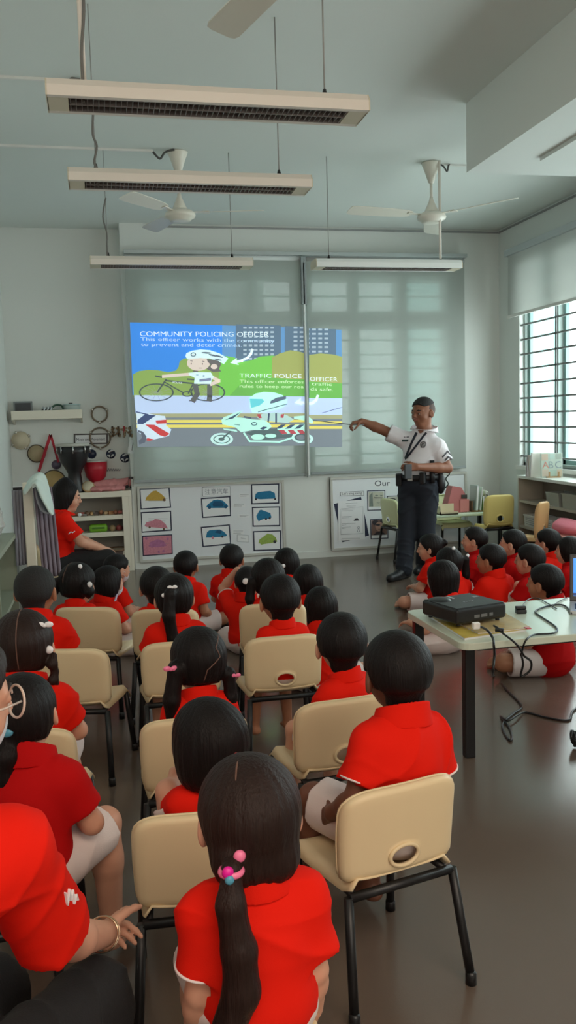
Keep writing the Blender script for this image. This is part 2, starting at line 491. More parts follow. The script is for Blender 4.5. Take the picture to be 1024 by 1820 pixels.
FIG = {}
def figure(root, J, b=1.0, h=1.0, skin='light', vox=.0055, adult=None, shirt=RED, bottoms='shorts', bmat=None, seed=1,
           barefoot=True, collar=True, waist=.11, piping=False, amp=.0032, masked=False, hem=.075, face=True, wide=1.0, sleeve=.66, flare=0):
    """one continuous body, then the clothes as parts of it"""
    A = adult  # None for a child, else a radius table
    T_ = dict(nk=.034, sh=.041, ua=.036, el=.030, fa=.029, wr=.021, th=.060, kn=.045, cf=.044, an=.028,
              chest=(.108, .078, .100), belly=(.097, .083, .110), pelvis=(.108, .092, .085), cloth=.012, hand=.62, foot=1.0)
    if A: T_.update(A)
    P, C, N, H = (np.asarray(J[k], float) for k in 'PCNH'); R = J['R']
    up = nrm(C - P); fw = nrm(J['fw'] - up * (J['fw'] @ up)); sd = nrm(np.cross(fw, up)); Rt = np.stack([sd, fw, up], 1)
    s = Solid()
    def torso(q, t):
        m = t
        q.ell(P + up * .015 * b, V3(*T_['pelvis']) * b + m, Rt, .03)
        q.ell(lerp(P, C, .5) + fw * .004, V3(*T_['belly']) * b + m, Rt, .045)
        q.ell(C, V3(*T_['chest']) * b + m, Rt, .05)
        for a in 'LR':
            q.cone(C + up * .045 * b, J['S' + a], T_['sh'] * 1.15 * b + m * .8, T_['sh'] * b + m * .8, .04 * b, (fw, .9))
            q.cone(N + up * .012 * b, lerp(N, J['S' + a], .62), T_['nk'] * b + m * .3, T_['sh'] * .72 * b + m * .6, .03 * b)
    torso(s, 0)
    s.cone(N - up * .01, H - R[:, 2] * .045 * h - R[:, 1] * .012 * h, T_['nk'] * 1.12 * b, T_['nk'] * .98 * b, .02)
    L = head_solid(s, H, R, h, bool(A), wide)
    for a in 'LR':
        s.cone(J['S' + a], J['E' + a], T_['ua'] * b, T_['el'] * b, .02)
        s.cone(J['E' + a], lerp(J['E' + a], J['W' + a], .35), T_['el'] * b, T_['fa'] * b, .012)
        s.cone(lerp(J['E' + a], J['W' + a], .3), J['W' + a], T_['fa'] * b, T_['wr'] * b, .015, None)
        hd = J.get('hand' + a)
        if hd: hand_solid(s, np.asarray(J['W' + a]), hd[0], hd[1], hd[2], T_['hand'] * b, *hd[3:])
        if bottoms != 'none_visible':
            s.cone(J['Q' + a], J['K' + a], T_['th'] * b, T_['kn'] * b, .03)
            s.cone(J['K' + a], lerp(J['K' + a], J['A' + a], .35), T_['kn'] * .95 * b, T_['cf'] * b, .015)
            s.cone(lerp(J['K' + a], J['A' + a], .3), J['A' + a], T_['cf'] * b, T_['an'] * b, .015)
            if barefoot: foot_solid(s, np.asarray(J['A' + a]), np.asarray(J['T' + a]), b * T_['foot'])
    body = organic('body', s, vox, SKIN[skin], root)
    # shirt
    t = T_['cloth']
    q = Solid(); torso(q, t)
    if flare: q.ell(P + fw * flare * b - up * .02 * b, V3(.125, .125, .10) * b, Rt, .05)
    if hem is not None: q.plane(P - up * hem * b, -up)
    q.plane(N + up * .018 * b, nrm(up + fw * .25))
    for a in 'LR':
        Sx, Ex = np.asarray(J['S' + a]), np.asarray(J['E' + a]); e = lerp(Sx, Ex, sleeve); d = nrm(Ex - Sx)
        q.cone(Sx, lerp(Sx, Ex, sleeve + .2), T_['sh'] * b + t * .6, T_['ua'] * 1.18 * b + t * 1.1, .03, None, ((e, d),))
        q.cone(e - d * .018, e + d * .06, T_['ua'] * b + t * .6, T_['ua'] * b + t * .6, .0, None, ((e + d * .04, d), (e - d * .02, -d)), 'd')
        if piping:
            pr = T_['ua'] * 1.16 * b + t * 1.0
            MB().torus(Vector(e), pr, .0028, Matrix([list(r) for r in np.stack([nrm(np.cross(d, V3(.3, .5, .8))), nrm(np.cross(d, np.cross(d, V3(.3, .5, .8)))), d], 1)])).build('sleeve_piping', TRIMW, root)
    sh_o = organic('shirt', q, vox * 1.1, shirt, root, folds(amp, seed)); FIG['shirt'] = sh_o
    if collar:
        q = Solid(); c0 = N + up * .006 * b; c1 = N + up * .047 * b - fw * .004 * b
        r0 = T_['nk'] * 2.15 * b + .007; r1 = T_['nk'] * 1.55 * b + .007
        q.cone(c0 - up * .03 * b, c1 + up * .05 * b, r0 + .007, r1 + .002, .0, (fw, .93), ((c1, nrm(up + fw * .35)), (c0 - up * .006 * b, -up)))
        q.cone(c0 - up * .04 * b, c1 + up * .09 * b, r0 - .005, r1 - .005, .0, (fw, .93), (), 'd')
        organic('collar', q, min(vox, .0035), shirt, root)
    if bottoms == 'shorts':
        q = Solid(); q.ell(P + up * .0 * b, V3(*T_['pelvis']) * b + t * .7, Rt, .02, ((P + up * .03 * b, up),))
        for a in 'LR':
            Q_, K_ = np.asarray(J['Q' + a]), np.asarray(J['K' + a]); e = lerp(Q_, K_, .84); d = nrm(K_ - Q_)
            q.cone(Q_, lerp(Q_, K_, 1.0), T_['th'] * b + t, T_['th'] * .98 * b + t * 1.1, .025, None, ((e, d),))
            q.cone(e - d * .02, e + d * .08, T_['th'] * .92 * b + t * .4, T_['th'] * .9 * b + t * .4, .0, None, ((e - d * .02, -d),), 'd')
        organic('shorts', q, vox * 1.1, bmat or SHORT, root, folds(.0035, seed + 5))
    elif bottoms == 'trousers':
        q = Solid(); q.ell(P + up * .0 * b, V3(*T_['pelvis']) * b + t * .6, Rt, .02, ((P + up * waist * b, up),))
        for a in 'LR':
            q.cone(J['Q' + a], J['K' + a], T_['th'] * b + t, T_['kn'] * b + t * 1.3, .04)
            q.cone(J['K' + a], J['A' + a], T_['kn'] * b + t * 1.3, T_['an'] * b + t * 1.9, .02, None, ((np.asarray(J['A' + a]) - V3(0, 0, .055), V3(0, 0, -1)),) if not J.get('seated') else ())
        organic('trousers', q, vox * 1.1, bmat, root, folds(.006, seed + 3))
    if face: face_parts(root, H, R, h, masked=masked)
    if masked:
        q = Solid(); q.ell(L(0, .028, -.036), V3(.060, .066, .056) * h, R, .0, ((L(0, .034, 0), -R[:, 1]), (L(0, 0, -.008), R[:, 2])))
        q.ell(L(0, .03, -.06), V3(.045, .052, .03) * h, R, .02, ((L(0, .034, 0), -R[:, 1]),))
        organic('face_mask', q, .004, MASK, root)
        for z in (-.02, -.06):
            for e in (-1, 1):
                MB().tube([Vector(L(e * .055, .05, z)), Vector(L(e * .07, .02, z * .6)), Vector(L(e * .078, -.012, -.012))], .0014, 6).build('mask_loop', MASK, root)
    return L

def hair(root, L, R, h, style, mat='black', vox=.004, seed=1, wide=1.0, clips=(), tail=None, long=.11, parting=()):
    """hair cap and tails in head-local metres (x right, y forward, z up)"""
    m = HAIR[mat]; w = wide; q = Solid()
    W = lambda p: L(*p)
    front = (W((0, .062, .056)), R @ nrm(V3(0, .8, -.6) if style not in ('bob', 'long') else V3(0, 1, -.36)))
    if style in ('boy', 'crop', 'officer'):
        t = .007 if style != 'boy' else .011
        q.ell(W((0, -.010, .024)), V3(.073 * w + t, .088 + t, .077 + t) * h, R, .01, (front, (W((0, -.04, -.022)), R @ nrm(V3(0, -.15, -1)))))
        q.cone(W((0, -.040, .0)), W((0, -.034, -.052)), (.058 + t * .3) * h, .044 * h, .025)
        for e in (-1, 1):
            q.ell(W((e * .082 * w, .004, -.020)), V3(.023, .024, .040) * h, R, .010, (), 'd')
            q.ell(W((e * .070 * w, .008, -.058)), V3(.034, .040, .040) * h, R, .012, (), 'd')
        q.plane(W((0, -.03, -.072)), R @ nrm(V3(0, .3, -1)))
    else:
        t = .013
        q.ell(W((0, -.010, .022)), V3(.073 * w + t, .088 + t, .077 + t) * h, R, .01, (front,))
        if style == 'bob':
            q.ell(W((0, -.022, -.03)), V3(.091 * w, .077, long) * h, R, .03, (front, (W((0, 0, -long * .93)), R @ V3(0, 0, -1))))
        elif style == 'long':
            q.ell(W((0, -.020, -.02)), V3(.083 * w, .076, .09) * h, R, .03, (front,))
            q.cone(W((0, -.03, -.02)), W((0, -.075, -long)), .072 * h, .062 * h, .03, (R[:, 1], .5))
        else:
            q.ell(W((0, -.030, -.016)), V3(.072 * w, .066, .068) * h, R, .02, ((W((0, .010, 0)), R @ V3(0, 1, 0)), (W((0, 0, -.072)), R @ nrm(V3(0, -.3, -1)))))
        if style in ('boy',): pass
    for tl in (tail or ()):
        pts = [W(p) for p in tl[0]]; q.chain(pts, [r * h for r in tl[1]], .012, .018, tl[2] if len(tl) > 2 else None)
    sd = random.Random(seed); p0 = sd.uniform(0, 6)
    C0 = L(0, 0, 0)
    def wob(X, Y, Z):
        a = np.arctan2(Y - C0[1], X - C0[0])
        return (.0004 if style in ('boy', 'crop', 'officer') else .0007) * (np.sin(26 * a + 14 * Z + p0) + .7 * np.sin(43 * a - 9 * Z + p0 * 2))
    ho = organic('hair', q, vox, m if style not in ('crop', 'officer') else HAIR['crop'], root, wob)
    tree = BVHTree.FromPolygons([v.co for v in ho.data.vertices], [p.vertices for p in ho.data.polygons])
    def on_hair(p, lift=0.0):
        c = Vector(L(0, -.02, 0)); d = (Vector(W(p)) - c).normalized()
        hit = tree.ray_cast(c + d * .5, -d)
        return (hit[0] + d * lift) if hit[0] is not None else Vector(W(p))
    for line in parting:
        pts = []
        for a, b in zip(line, line[1:]):
            for i in range(5): pts.append(on_hair([a[k] + (b[k] - a[k]) * i / 5 for k in range(3)], -.0004))
        pts.append(on_hair(line[-1], -.0004))
        MB().tube(pts, [.0012] + [.0020 * h] * (len(pts) - 2) + [.0012], 6).build('hair_parting', M('scalp', (104, 74, 62), .7), root)
    for (p, r, c, kind) in clips:
        cm = M('clip_' + c, dict(pink=(238, 120, 160), white=(240, 238, 240), red=(200, 50, 60), blue=(80, 150, 175), magenta=(225, 20, 150), beige=(200, 178, 170), lilac=(190, 170, 205))[c], .35)
        c0 = Vector(W(p)) if kind in ('band', 'scrunchie') else on_hair(p, r * h * .25); m3 = Matrix([list(x) for x in R])
        if kind == 'band':
            MB().torus(c0, r * h, r * .38 * h, m3, 18, 8).build('hair_tie', cm, root)
        elif kind == 'bow':
            mb = MB()
            for e in (-1, 1):
                mb.ball(c0 + m3 @ Vector((e * r * .75 * h, 0, r * .15 * h)), (r * .8 * h, r * .35 * h, r * .55 * h), 12, 8, m3)
            mb.ball(c0, r * .4 * h, 10, 8).build('hair_bow', cm, root)
        elif kind == 'scrunchie':
            mb = MB(); mb.torus(c0, r * h, r * .5 * h, m3 @ Matrix.Rotation(R_(70), 3, 'X'), 22, 8)
            mb.build('scrunchie', cm, root)
        else:
            MB().ball(c0, (r * h, r * .7 * h, r * h), 10, 8, m3).build('hair_clip', cm, root)

def kid_joints(b=1.0, h=1.0, pose='chair', lean=6, turn=0, hy=0, hp=0, hr=0, arms='lap', seat=.31, legs=0, tilt=0):
    """skeleton of a seated child, facing +y, z = 0 on the floor"""
    z0 = seat if pose == 'chair' else 0.0
    Tm = np.array(Matrix.Rotation(R_(turn), 3, 'Z') @ Matrix.Rotation(-R_(lean), 3, 'X') @ Matrix.Rotation(R_(tilt), 3, 'Y'))
    P = V3(0, 0, z0 + .085 * b)
    X = lambda x, y, z: P + Tm @ (V3(x, y, z - .085) * b)
    J = dict(P=P, C=X(0, -.006, .265), N=X(0, -.006, .350), fw=Tm[:, 1])
    J['R'] = rot3(R_(turn + hy), R_(hp), R_(hr))
    nk = X(0, .004, .382)
    J['H'] = nk + J['R'] @ V3(0, .020, .085) * h
    for a, e in (('L', -1), ('R', 1)):
        J['S' + a] = X(e * .104, -.004, .303)
        g = lambda x, y, z: P + Tm @ (V3(e * x, y, z - .085) * b)
        if arms == 'lap':
            J['E' + a] = g(.155, .055, .185); J['W' + a] = P + V3(e * .075, .165, .085) * b + V3(0, 0, .0)
            J['hand' + a] = (V3(-e * .45, .85, -.1), V3(0, .1, -1), V3(-e, -.3, 0), .35)
        elif arms == 'side':
            J['E' + a] = g(.148, .0, .160); J['W' + a] = P + V3(e * .150, .095, .03) * b
            J['hand' + a] = (V3(-e * .1, .85, -.5), V3(-e * .9, 0, -.3), V3(-e * .3, .6, .4), .3)
        elif arms == 'head':
            J['E' + a] = g(.20, .10, .42); J['W' + a] = J['H'] + J['R'] @ V3(e * .075, -.01, .085) * h
            J['hand' + a] = (V3(-e, -.15, .12), V3(0, 0, -1), V3(0, -1, 0), .25)
        elif arms == 'knees':
            J['E' + a] = g(.165, .08, .175); J['W' + a] = P + V3(e * .10, .235, .10) * b
            J['hand' + a] = (V3(-e * .2, .95, -.15), V3(0, 0, -1), V3(-e, 0, 0), .4)
        if pose == 'chair':
            sp = .085 + legs * .05
            J['Q' + a] = P + V3(e * .062, .025, -.012) * b
            J['K' + a] = P + V3(e * sp, .255, -.002) * b
            J['A' + a] = V3(e * sp * 1.0, .245 * b + .015, .055 + (max(0, z0 - .31)))
            J['T' + a] = J['A' + a] + V3(e * .02, .105, -.018) * b
        elif pose == 'floor':
            J['Q' + a] = P + V3(e * .065, .02, -.018) * b
            J['K' + a] = V3(e * .215, .165, .075) * b
            J['A' + a] = V3(-e * .035, .205 + (.05 if e > 0 else 0), .045) * b
            J['T' + a] = J['A' + a] + V3(-e * .085, .055, -.010) * b
        elif pose == 'kneesup':
            J['Q' + a] = P + V3(e * .062, .02, -.018) * b
            J['K' + a] = V3(e * .10, .20, .245) * b
            J['A' + a] = V3(e * .075, .29, .05) * b
            J['T' + a] = J['A' + a] + V3(e * .02, .105, -.018) * b
    return J

LONGTAIL = lambda x=0, n=.24, top=(0, -.10, .02), r=.022: [([(x + top[0], top[1] + .012, top[2]), (x + top[0], top[1] - .022, top[2] - .02), (x, top[1] - .03, top[2] - n * .5), (x, top[1] - .018, top[2] - n)], [r * .8, r, r * 1.05, r * .35])]
KIDS = {}; HEADS = []
def kid(label, xy, rz, S_=.60, z=0, b=None, h=1.03, skin='light', style='boy', hairmat='black', pose='chair', lean=6, turn=0, hy=0, hp=0, hr=0, arms='lap',
        seat=.31, legs=0, tilt=0, vox=.0055, clips=(), tail=None, long=.11, parting=(), seed=None, piping=False, masked=False, shirt=RED, wide=1.0, group='schoolchildren in red polo shirts', **kw):
    """a child; S_ is the height from the seat to the top of the hair"""
    seed = seed if seed is not None else len(KIDS) + 3
    if b is None: b = (S_ - .205 * h) / (.382 * math.cos(R_(lean)))
    root = thing('person', label, 'child', (xy[0], xy[1], z), R_(rz), group)
    J = kid_joints(b, h, pose, lean, turn, hy, hp, hr, arms, seat, legs, tilt)
    if kw.get('fix'): kw.pop('fix')(J, b, h)
    L = figure(root, J, b, h, skin, vox, shirt=shirt, seed=seed, piping=piping, masked=masked, wide=wide, **kw)
    hair(root, L, J['R'], h, style, hairmat, min(vox, .0045) if vox < .006 else .005, seed, wide, clips, tail, long, parting)
    KIDS[label] = root; HEADS.append((label, root, J['H']))
    return root
# ------------------------------------------------------------------ the room
WALL = M('wall_paint', (222, 226, 222), 0.75, bump=(60, 0.05), var=(1.2, 0.03), spec=0.25)
CEILM = M('ceiling_paint', (222, 228, 224), 0.8, bump=(80, 0.04), var=(0.8, 0.03), spec=0.2)
FLOORM = M('floor_vinyl', (100, 86, 76), 0.22, bump=(180, 0.03), var=(2.2, 0.10), spec=0.8)
ALU = M('aluminium_frame', (176, 184, 184), 0.4, metal=0.25)
WHITEM = M('white_enamel', (228, 228, 224), 0.4)
CREAM = M('cream_laminate', (226, 220, 204), 0.5, var=(3, 0.04))
GREYP = M('grey_plastic', (150, 152, 152), 0.5)
BLACK = M('black_plastic', (22, 22, 24), 0.35, bump=(200, 0.08))
BLACKM = M('black_powder_coated_steel', (18, 18, 20), 0.4, spec=0.5)
DARK = M('dark_grey', (60, 58, 56), 0.7)
PAPER = M('white_paper', (232, 234, 236), 0.8)
INK = M('dark_ink', (26, 34, 52), 0.7)
INKG = M('grey_print', (130, 135, 145), 0.8)

XL, XR, YB, YL, ZC = -0.87, 4.505, 9.2, 9.5, 3.552
XS = at(221, 600, YB).x     # where the recessed left section begins
def wall_grid(mb, us, vs, holes, put):
    """solid boxes for every cell of a wall grid that is not in an opening"""
    us = sorted(set(us + [h[i] for h in holes for i in (0, 2)])); vs = sorted(set(vs + [h[i] for h in holes for i in (1, 3)]))
    for a, b in zip(us, us[1:]):
        for c, d in zip(vs, vs[1:]):
            m = ((a + b) / 2, (c + d) / 2)
            if not any(h[0] < m[0] < h[2] and h[1] < m[1] < h[3] for h in holes): put(a, c, b, d)
struct(MB().box2((XL - .2, -2.6, -.12), (XR + .2, YL + .2, 0)).build('floor', FLOORM))
struct(MB().box2((XL - .2, -2.6, ZC), (XR + .2, YL + .2, ZC + .15)).build('ceiling', CEILM))
struct(MB().box2((XL - .2, -2.6, 0), (XL, YL + .2, ZC)).build('wall_left', WALL))
struct(MB().box2((XL - .2, -2.75, 0), (XR + .2, -2.6, ZC)).build('wall_rear', WALL))
struct(MB().box2((XL, YL, 0), (XS, YL + .15, ZC)).build('wall_alcove', WALL))
# window openings behind the roller blinds
cols_l = [(267, 355), (368, 450), (462, 526)]
cols_r = [(557, 628), (641, 710), (727, 793)]
HOL = []
for (a, b) in cols_l + cols_r:
    for (c, d) in ((498, 555), (582, 826)):
        cx = (a + b) / 2
        x0, x1 = at(a, 700, YB).x, at(b, 700, YB).x
        HOL.append((x0, at(cx, d, YB).z if False else at(700, d, YB).z, x1, at(700, c, YB).z))
mb = MB()
wall_grid(mb, [XS, XR + .2], [0, ZC], HOL, lambda a, c, b, d: mb.box2((a, YB, c), (b, YB + .18, d)))
mb.box2((XS, YB + .18, 0), (XS + .05, YL + .15, ZC))
struct(mb.build('wall_back', WALL))
def glass_mat():
    m = bpy.data.materials.new('window_glass'); m.use_nodes = True; nt = m.node_tree; nt.nodes.clear()
    o = nt.nodes.new('ShaderNodeOutputMaterial'); t = nt.nodes.new('ShaderNodeBsdfTransparent'); t.inputs[0].default_value = (.93, .98, .97, 1)
    g = nt.nodes.new('ShaderNodeBsdfGlossy'); g.inputs['Roughness'].default_value = .03
    x = nt.nodes.new('ShaderNodeMixShader'); x.inputs[0].default_value = .06
    nt.links.new(t.outputs[0], x.inputs[1]); nt.links.new(g.outputs[0], x.inputs[2]); nt.links.new(x.outputs[0], o.inputs[0])
    return m
GLASS = glass_mat()
wn = 0
for i, h in enumerate(HOL):
    if i % 2 == 0: continue
    wn += 1; t = HOL[i - 1]
    mb = MB(); w = .018
    for q in (h, t):
        for (a, c, b, d) in ((q[0], q[1], q[0] + w, q[3]), (q[2] - w, q[1], q[2], q[3]), (q[0], q[1], q[2], q[1] + w), (q[0], q[3] - w, q[2], q[3])):
            mb.box2((a, YB + .05, c), (b, YB + .09, d))
    fr = struct(mb.build('window_%d' % wn, ALU))
    mb = MB(); z = h[1] + .13
    while z < h[3] - .03:
        mb.cyl((h[0], YB + .03, z), (h[2], YB + .03, z), .011, 8); z += .155
    mb.cyl((t[0], YB + .03, (t[1] + t[3]) / 2), (t[2], YB + .03, (t[1] + t[3]) / 2), .011, 8)
    mb.build('window_bars', ALU, fr)
    mb = MB()
    for q in (h, t): mb.box2((q[0] + w, YB + .065, q[1] + w), (q[2] - w, YB + .071, q[3] - w))
    mb.build('window_pane', GLASS, fr)
# unseen block added outside to dim the left windows
struct(MB().box2((-3, YB + 4.0, -1), (2.6, YB + 4.4, 9)).build('wall_dimming_block', M('far_block_paint', (150, 160, 160), .8)))
# right wall with its windows
H1 = (5.75, .955, 8.72, 3.15); H2 = (2.2, .955, 5.35, 3.15)
mb = MB()
wall_grid(mb, [-2.6, YB + .18], [0, ZC], [H1, H2], lambda a, c, b, d: mb.box2((XR, a, c), (XR + .2, b, d)))
struct(mb.build('wall_right', WALL))
for k, h in enumerate((H1, H2)):
    ymul = [h[2] - .72 - .72 * i for i in range(4) if h[2] - .72 - .72 * i > h[0] + .1]
    mb = MB(); f = .035; x0, x1 = XR + .05, XR + .11
    for (a, c, b, d) in ((h[0], h[1], h[0] + f, h[3]), (h[2] - f, h[1], h[2], h[3]), (h[0], h[1], h[2], h[1] + f), (h[0], h[3] - f, h[2], h[3])):
        mb.box2((x0, a, c), (x1, b, d))
    for i, y in enumerate(ymul): mb.box2((x0 - .02, y - .035, h[1]), (x1 + .02, y + .035, h[3]))
    fr = struct(mb.build('window_%d' % (7 + k), M('window_frame_grey', (166, 182, 178), .45), None, .003))
    sash = MB(); g = MB(); ys = [h[0] + f] + sorted(ymul) + [h[2] - f]
    for i, (a, b) in enumerate(zip(ys, ys[1:])):
        a += .04 * (i > 0); b -= .04 * (i < len(ys) - 2)
        for (p, c, q, d) in ((a, h[1] + f, a + .045, h[3] - f), (b - .045, h[1] + f, b, h[3] - f), (a, h[1] + f, b, h[1] + f + .045), (a, h[3] - f - .045, b, h[3] - f)):
            sash.box2((x0 + .035, p, c), (x1 + .01, q, d))
        g.box2((x1 - .012, a + .045, h[1] + f + .045), (x1 - .006, b - .045, h[3] - f - .045))
    sash.build('window_sash', M('sash_green_grey', (128, 160, 156), .4), fr); g.build('window_pane', GLASS, fr)
    bars = MB(); z = h[1] + .10
    while z < h[3] - .05:
        bars.box2((XR + .012, h[0], z - .009), (XR + .030, h[2], z + .009)); z += .1555
    bars.box2((XR + .012, h[2] - .73 - .012, h[1]), (XR + .030, h[2] - .73 + .012, h[3]))
    bars.build('window_bars', M('window_bar_grey', (128, 132, 132), .5), fr)
    struct(MB().box2((XR - .03, h[0] - .04, h[1] - .045), (XR + .06, h[2] + .04, h[1])).build('trim_%d' % (1 + k), WHITEM, None, .004))
struct(MB().box2((XR + 1.1, at_x(946, 690, XR + 1.1).y, -1), (XR + 1.5, 16, 8)).build('wall_opposite_column', M('column_paint', (186, 240, 236), .7)))
# concrete beam dropping from the ceiling
struct(MB().box2((2.5, -2.6, 3.112), (XR, 5.576, ZC)).build('beam', CEILM))
c = at(960, 286, 5.2)
struct(MB().box2((c.x, -2.6, c.z - .002), (XR, 5.2, 3.112)).build('trim_3', CEILM))
struct(MB().box2((XL, -2.6, 0), (XL + .012, YL, .09)).build('baseboard_left', M('skirting_grey', (150, 150, 146), .5)))
struct(MB().box2((XS, YB - .012, 0), (XR, YB, .07)).build('baseboard_back', WALL))
# surface-run cable trunking on the ceiling
def trunk(n, pts, w=.014, m=None):
    mb = MB()
    for a, b in zip(pts, pts[1:]):
        a, b = Vector(a), Vector(b); d = (b - a); 
        mb.box((a + b) / 2, (d.length, w, w), Matrix.Rotation(math.atan2(d.y, d.x), 3, 'Z'))
    o = struct(mb.build(n, m or WHITEM)); return o
zc = ZC - .006
a = at_z(125, 143, zc); trunk('trim_4', [(XL, a.y, zc), (a.x, a.y, zc)], .02)
a = at_z(272, 268, zc); trunk('trim_5', [(XL, a.y, zc), (a.x, a.y, zc)], .02)
a = at_z(800, 293, zc); trunk('trim_6', [(2.86, a.y, zc), (XR, a.y, zc)], .016)
trunk('trim_7', [(.62, YB - .01, ZC - .03), (XR, YB - .01, ZC - .03)], .016, GREYP)
trunk('trim_8', [(XR - .01, YB, ZC - .03), (XR - .01, 2.0, ZC - .03)], .016, GREYP)

# ------------------------------------------------------------------ roller blinds on the back wall
YBL, YBR = 9.085, 9.135
BL_MAT = blind_material('blind_cloth', (196, 202, 197), .17)
bl = thing('roller_blind', 'grey roller blind left of the guide post, carrying most of the projected picture', 'window blind', (at(384, 840, YBL).x, YBL, .94))
def blind(root, px0, px1, Y):
    o = root.location; x0, x1 = at(px0, 700, Y).x - o.x, at(px1, 700, Y).x - o.x; zt = 3.20 - o.z; zb = 0
    MB().box2((x0, -.001, zb), (x1, .001, zt)).build('blind_cloth', BL_MAT, root)
    MB().box2((x0, -.012, zb - .025), (x1, .012, zb + .006)).build('bottom_bar', M('blind_bar', (150, 158, 158), .4), root, .004)
    MB().cyl((x0, .018, zt), (x1, .018, zt), .03, 18).build('roller_tube', M('roller_tube', (200, 204, 202), .5), root)
blind(bl, 232.5, 541, YBL)
br = thing('roller_blind', 'pale roller blind right of the guide post, window panes showing through, behind the officer', 'window blind', (at(690, 832, YBR).x, YBR, .945))
blind(br, 549, 827, YBR)
x0, x1 = at(220, 459, 9.08).x, at(829, 464, 9.08).x
struct(MB().box2((x0, 9.05, 3.225), (x1, 9.2, 3.262)).build('trim_9', ALU, None, .003))
p = at(545, 700, 9.06)
gp = thing('guide_post', 'slim pale metal post standing between the two roller blinds on the back wall', 'post', (p.x, 9.06, .9))
MB().box2((-.016, -.012, 0), (.016, .012, 2.3)).build('post', ALU, gp, .002)
MB().box2((-.006, -.018, .02), (.006, -.011, 2.25)).build('track', M('track_white', (225, 232, 230), .3), gp)
MB().box2((-.028, -.018, 1.82), (.028, .014, 2.31)).build('post_sleeve', M('post_sleeve', (140, 148, 150), .4, metal=.3), gp, .003)

# ------------------------------------------------------------------ right-hand window blind
rb = thing('roller_blind', 'pale roller blind half drawn over the barred window in the right wall', 'window blind', (XR - .06, 7.0, 2.57))
MB().box2((-.001, -1.25, 0), (.001, 1.86, .64)).build('blind_cloth', blind_material('blind_cloth_window', (214, 216, 212), .08), rb)
MB().box2((-.012, -1.26, -.025), (.012, 1.87, .005)).build('bottom_bar', WHITEM, rb, .004)
MB().box2((-.03, -1.27, .63), (.055, 1.9, .70)).build('head_box', M('head_box_grey', (190, 198, 200), .5), rb, .006)
rb2 = thing('roller_blind', 'pale roller blind over the right window nearest the camera', 'window blind', (XR - .06, 3.8, 2.57))
MB().box2((-.001, -1.6, 0), (.001, 1.5, .64)).build('blind_cloth', bpy.data.materials['blind_cloth_window'], rb2)
MB().box2((-.03, -1.62, .63), (.055, 1.52, .70)).build('head_box', bpy.data.materials['head_box_grey'], rb2, .006)

# ------------------------------------------------------------------ the projected slide
def slide_mat(rgb):
    return M('slide_%d_%d_%d' % rgb, rgb, .8, emit=.5, spec=.1)
slide = thing('projected_slide', 'bright projected cartoon slide about police officers on the left blind', 'projection', (at(231, 790, YBL).x, YBL, at(231, 790, YBL).z))
def clip_x(poly, x, keep_left):
    out = []
    for i in range(len(poly)):
        a, b = poly[i], poly[(i + 1) % len(poly)]
        ia = (a[0] <= x) == keep_left; ib = (b[0] <= x) == keep_left
        if ia: out.append(a)
        if ia != ib:
            t = (x - a[0]) / (b[0] - a[0]); out.append((x, a[1] + t * (b[1] - a[1])))
    return out
class SL:
    """flat shapes of the slide given as outlines in the picture, thrown onto the two blinds"""
    def __init__(s): s.mb = MB()
    def poly(s, pts, layer):
        for left in (True, False):
            q = clip_x(pts, 541.5 if left else 549.5, left)
            if len(q) < 3: continue
            Y = (YBL if left else YBR) - .003 - .0008 * layer
            dy = 0 if left else 3
            s.mb.poly([at(x, y + dy, Y) - slide.location for (x, y) in q])
        return s
    def line(s, pts, w, layer):
        for a, b in zip(pts, pts[1:]):
            d = Vector((b[0] - a[0], b[1] - a[1])); L = d.length or 1; n = Vector((-d.y, d.x)) / L * w / 2; e = d / L * w * .25
            s.poly([(a[0] + n.x - e.x, a[1] + n.y - e.y), (b[0] + n.x + e.x, b[1] + n.y + e.y), (b[0] - n.x + e.x, b[1] - n.y + e.y), (a[0] - n.x - e.x, a[1] - n.y - e.y)], layer)
        return s
    def ell(s, c, rx, ry, layer, n=26, rot=0):
        return s.poly([(c[0] + rx * math.cos(2 * PI * i / n) * math.cos(rot) - ry * math.sin(2 * PI * i / n) * math.sin(rot), c[1] + rx * math.cos(2 * PI * i / n) * math.sin(rot) + ry * math.sin(2 * PI * i / n) * math.cos(rot)) for i in range(n)], layer)
    def ring(s, c, rx, ry, w, layer, n=32):
        for i in range(n):
            a, b = 2 * PI * i / n, 2 * PI * (i + 1) / n
            s.poly([(c[0] + rx * math.cos(a), c[1] + ry * math.sin(a)), (c[0] + rx * math.cos(b), c[1] + ry * math.sin(b)), (c[0] + (rx - w) * math.cos(b), c[1] + (ry - w * .8) * math.sin(b)), (c[0] + (rx - w) * math.cos(a), c[1] + (ry - w * .8) * math.sin(a))], layer)
        return s
    def done(s, name, rgb): return s.mb.build(name, slide_mat(rgb), slide)
def C3(pts): return [(200 + x / 2.327, 540 + y / 2.327) for x, y in pts]
def C6(pts): return [(230 + x / 5.39, 600 + y / 5.39) for x, y in pts]
def C7(pts): return [(360 + x / 3.938, 640 + y / 3.938) for x, y in pts]
SL().poly([(231, 573), (420, 579), (520, 582), (607, 583), (608, 702), (236, 702)], 0).done('sky', (70, 140, 226))
SL().poly([(395, 578.5), (520, 582), (607, 583), (608, 660), (395, 660)], 1).done('sky_haze', (104, 150, 196))
q = SL(); q.poly(C3([(510, 85), (697, 90), (697, 235), (510, 235)]), 2).poly(C3([(713, 92), (925, 98), (925, 215), (713, 215)]), 2).done('tower_block', (98, 120, 140))
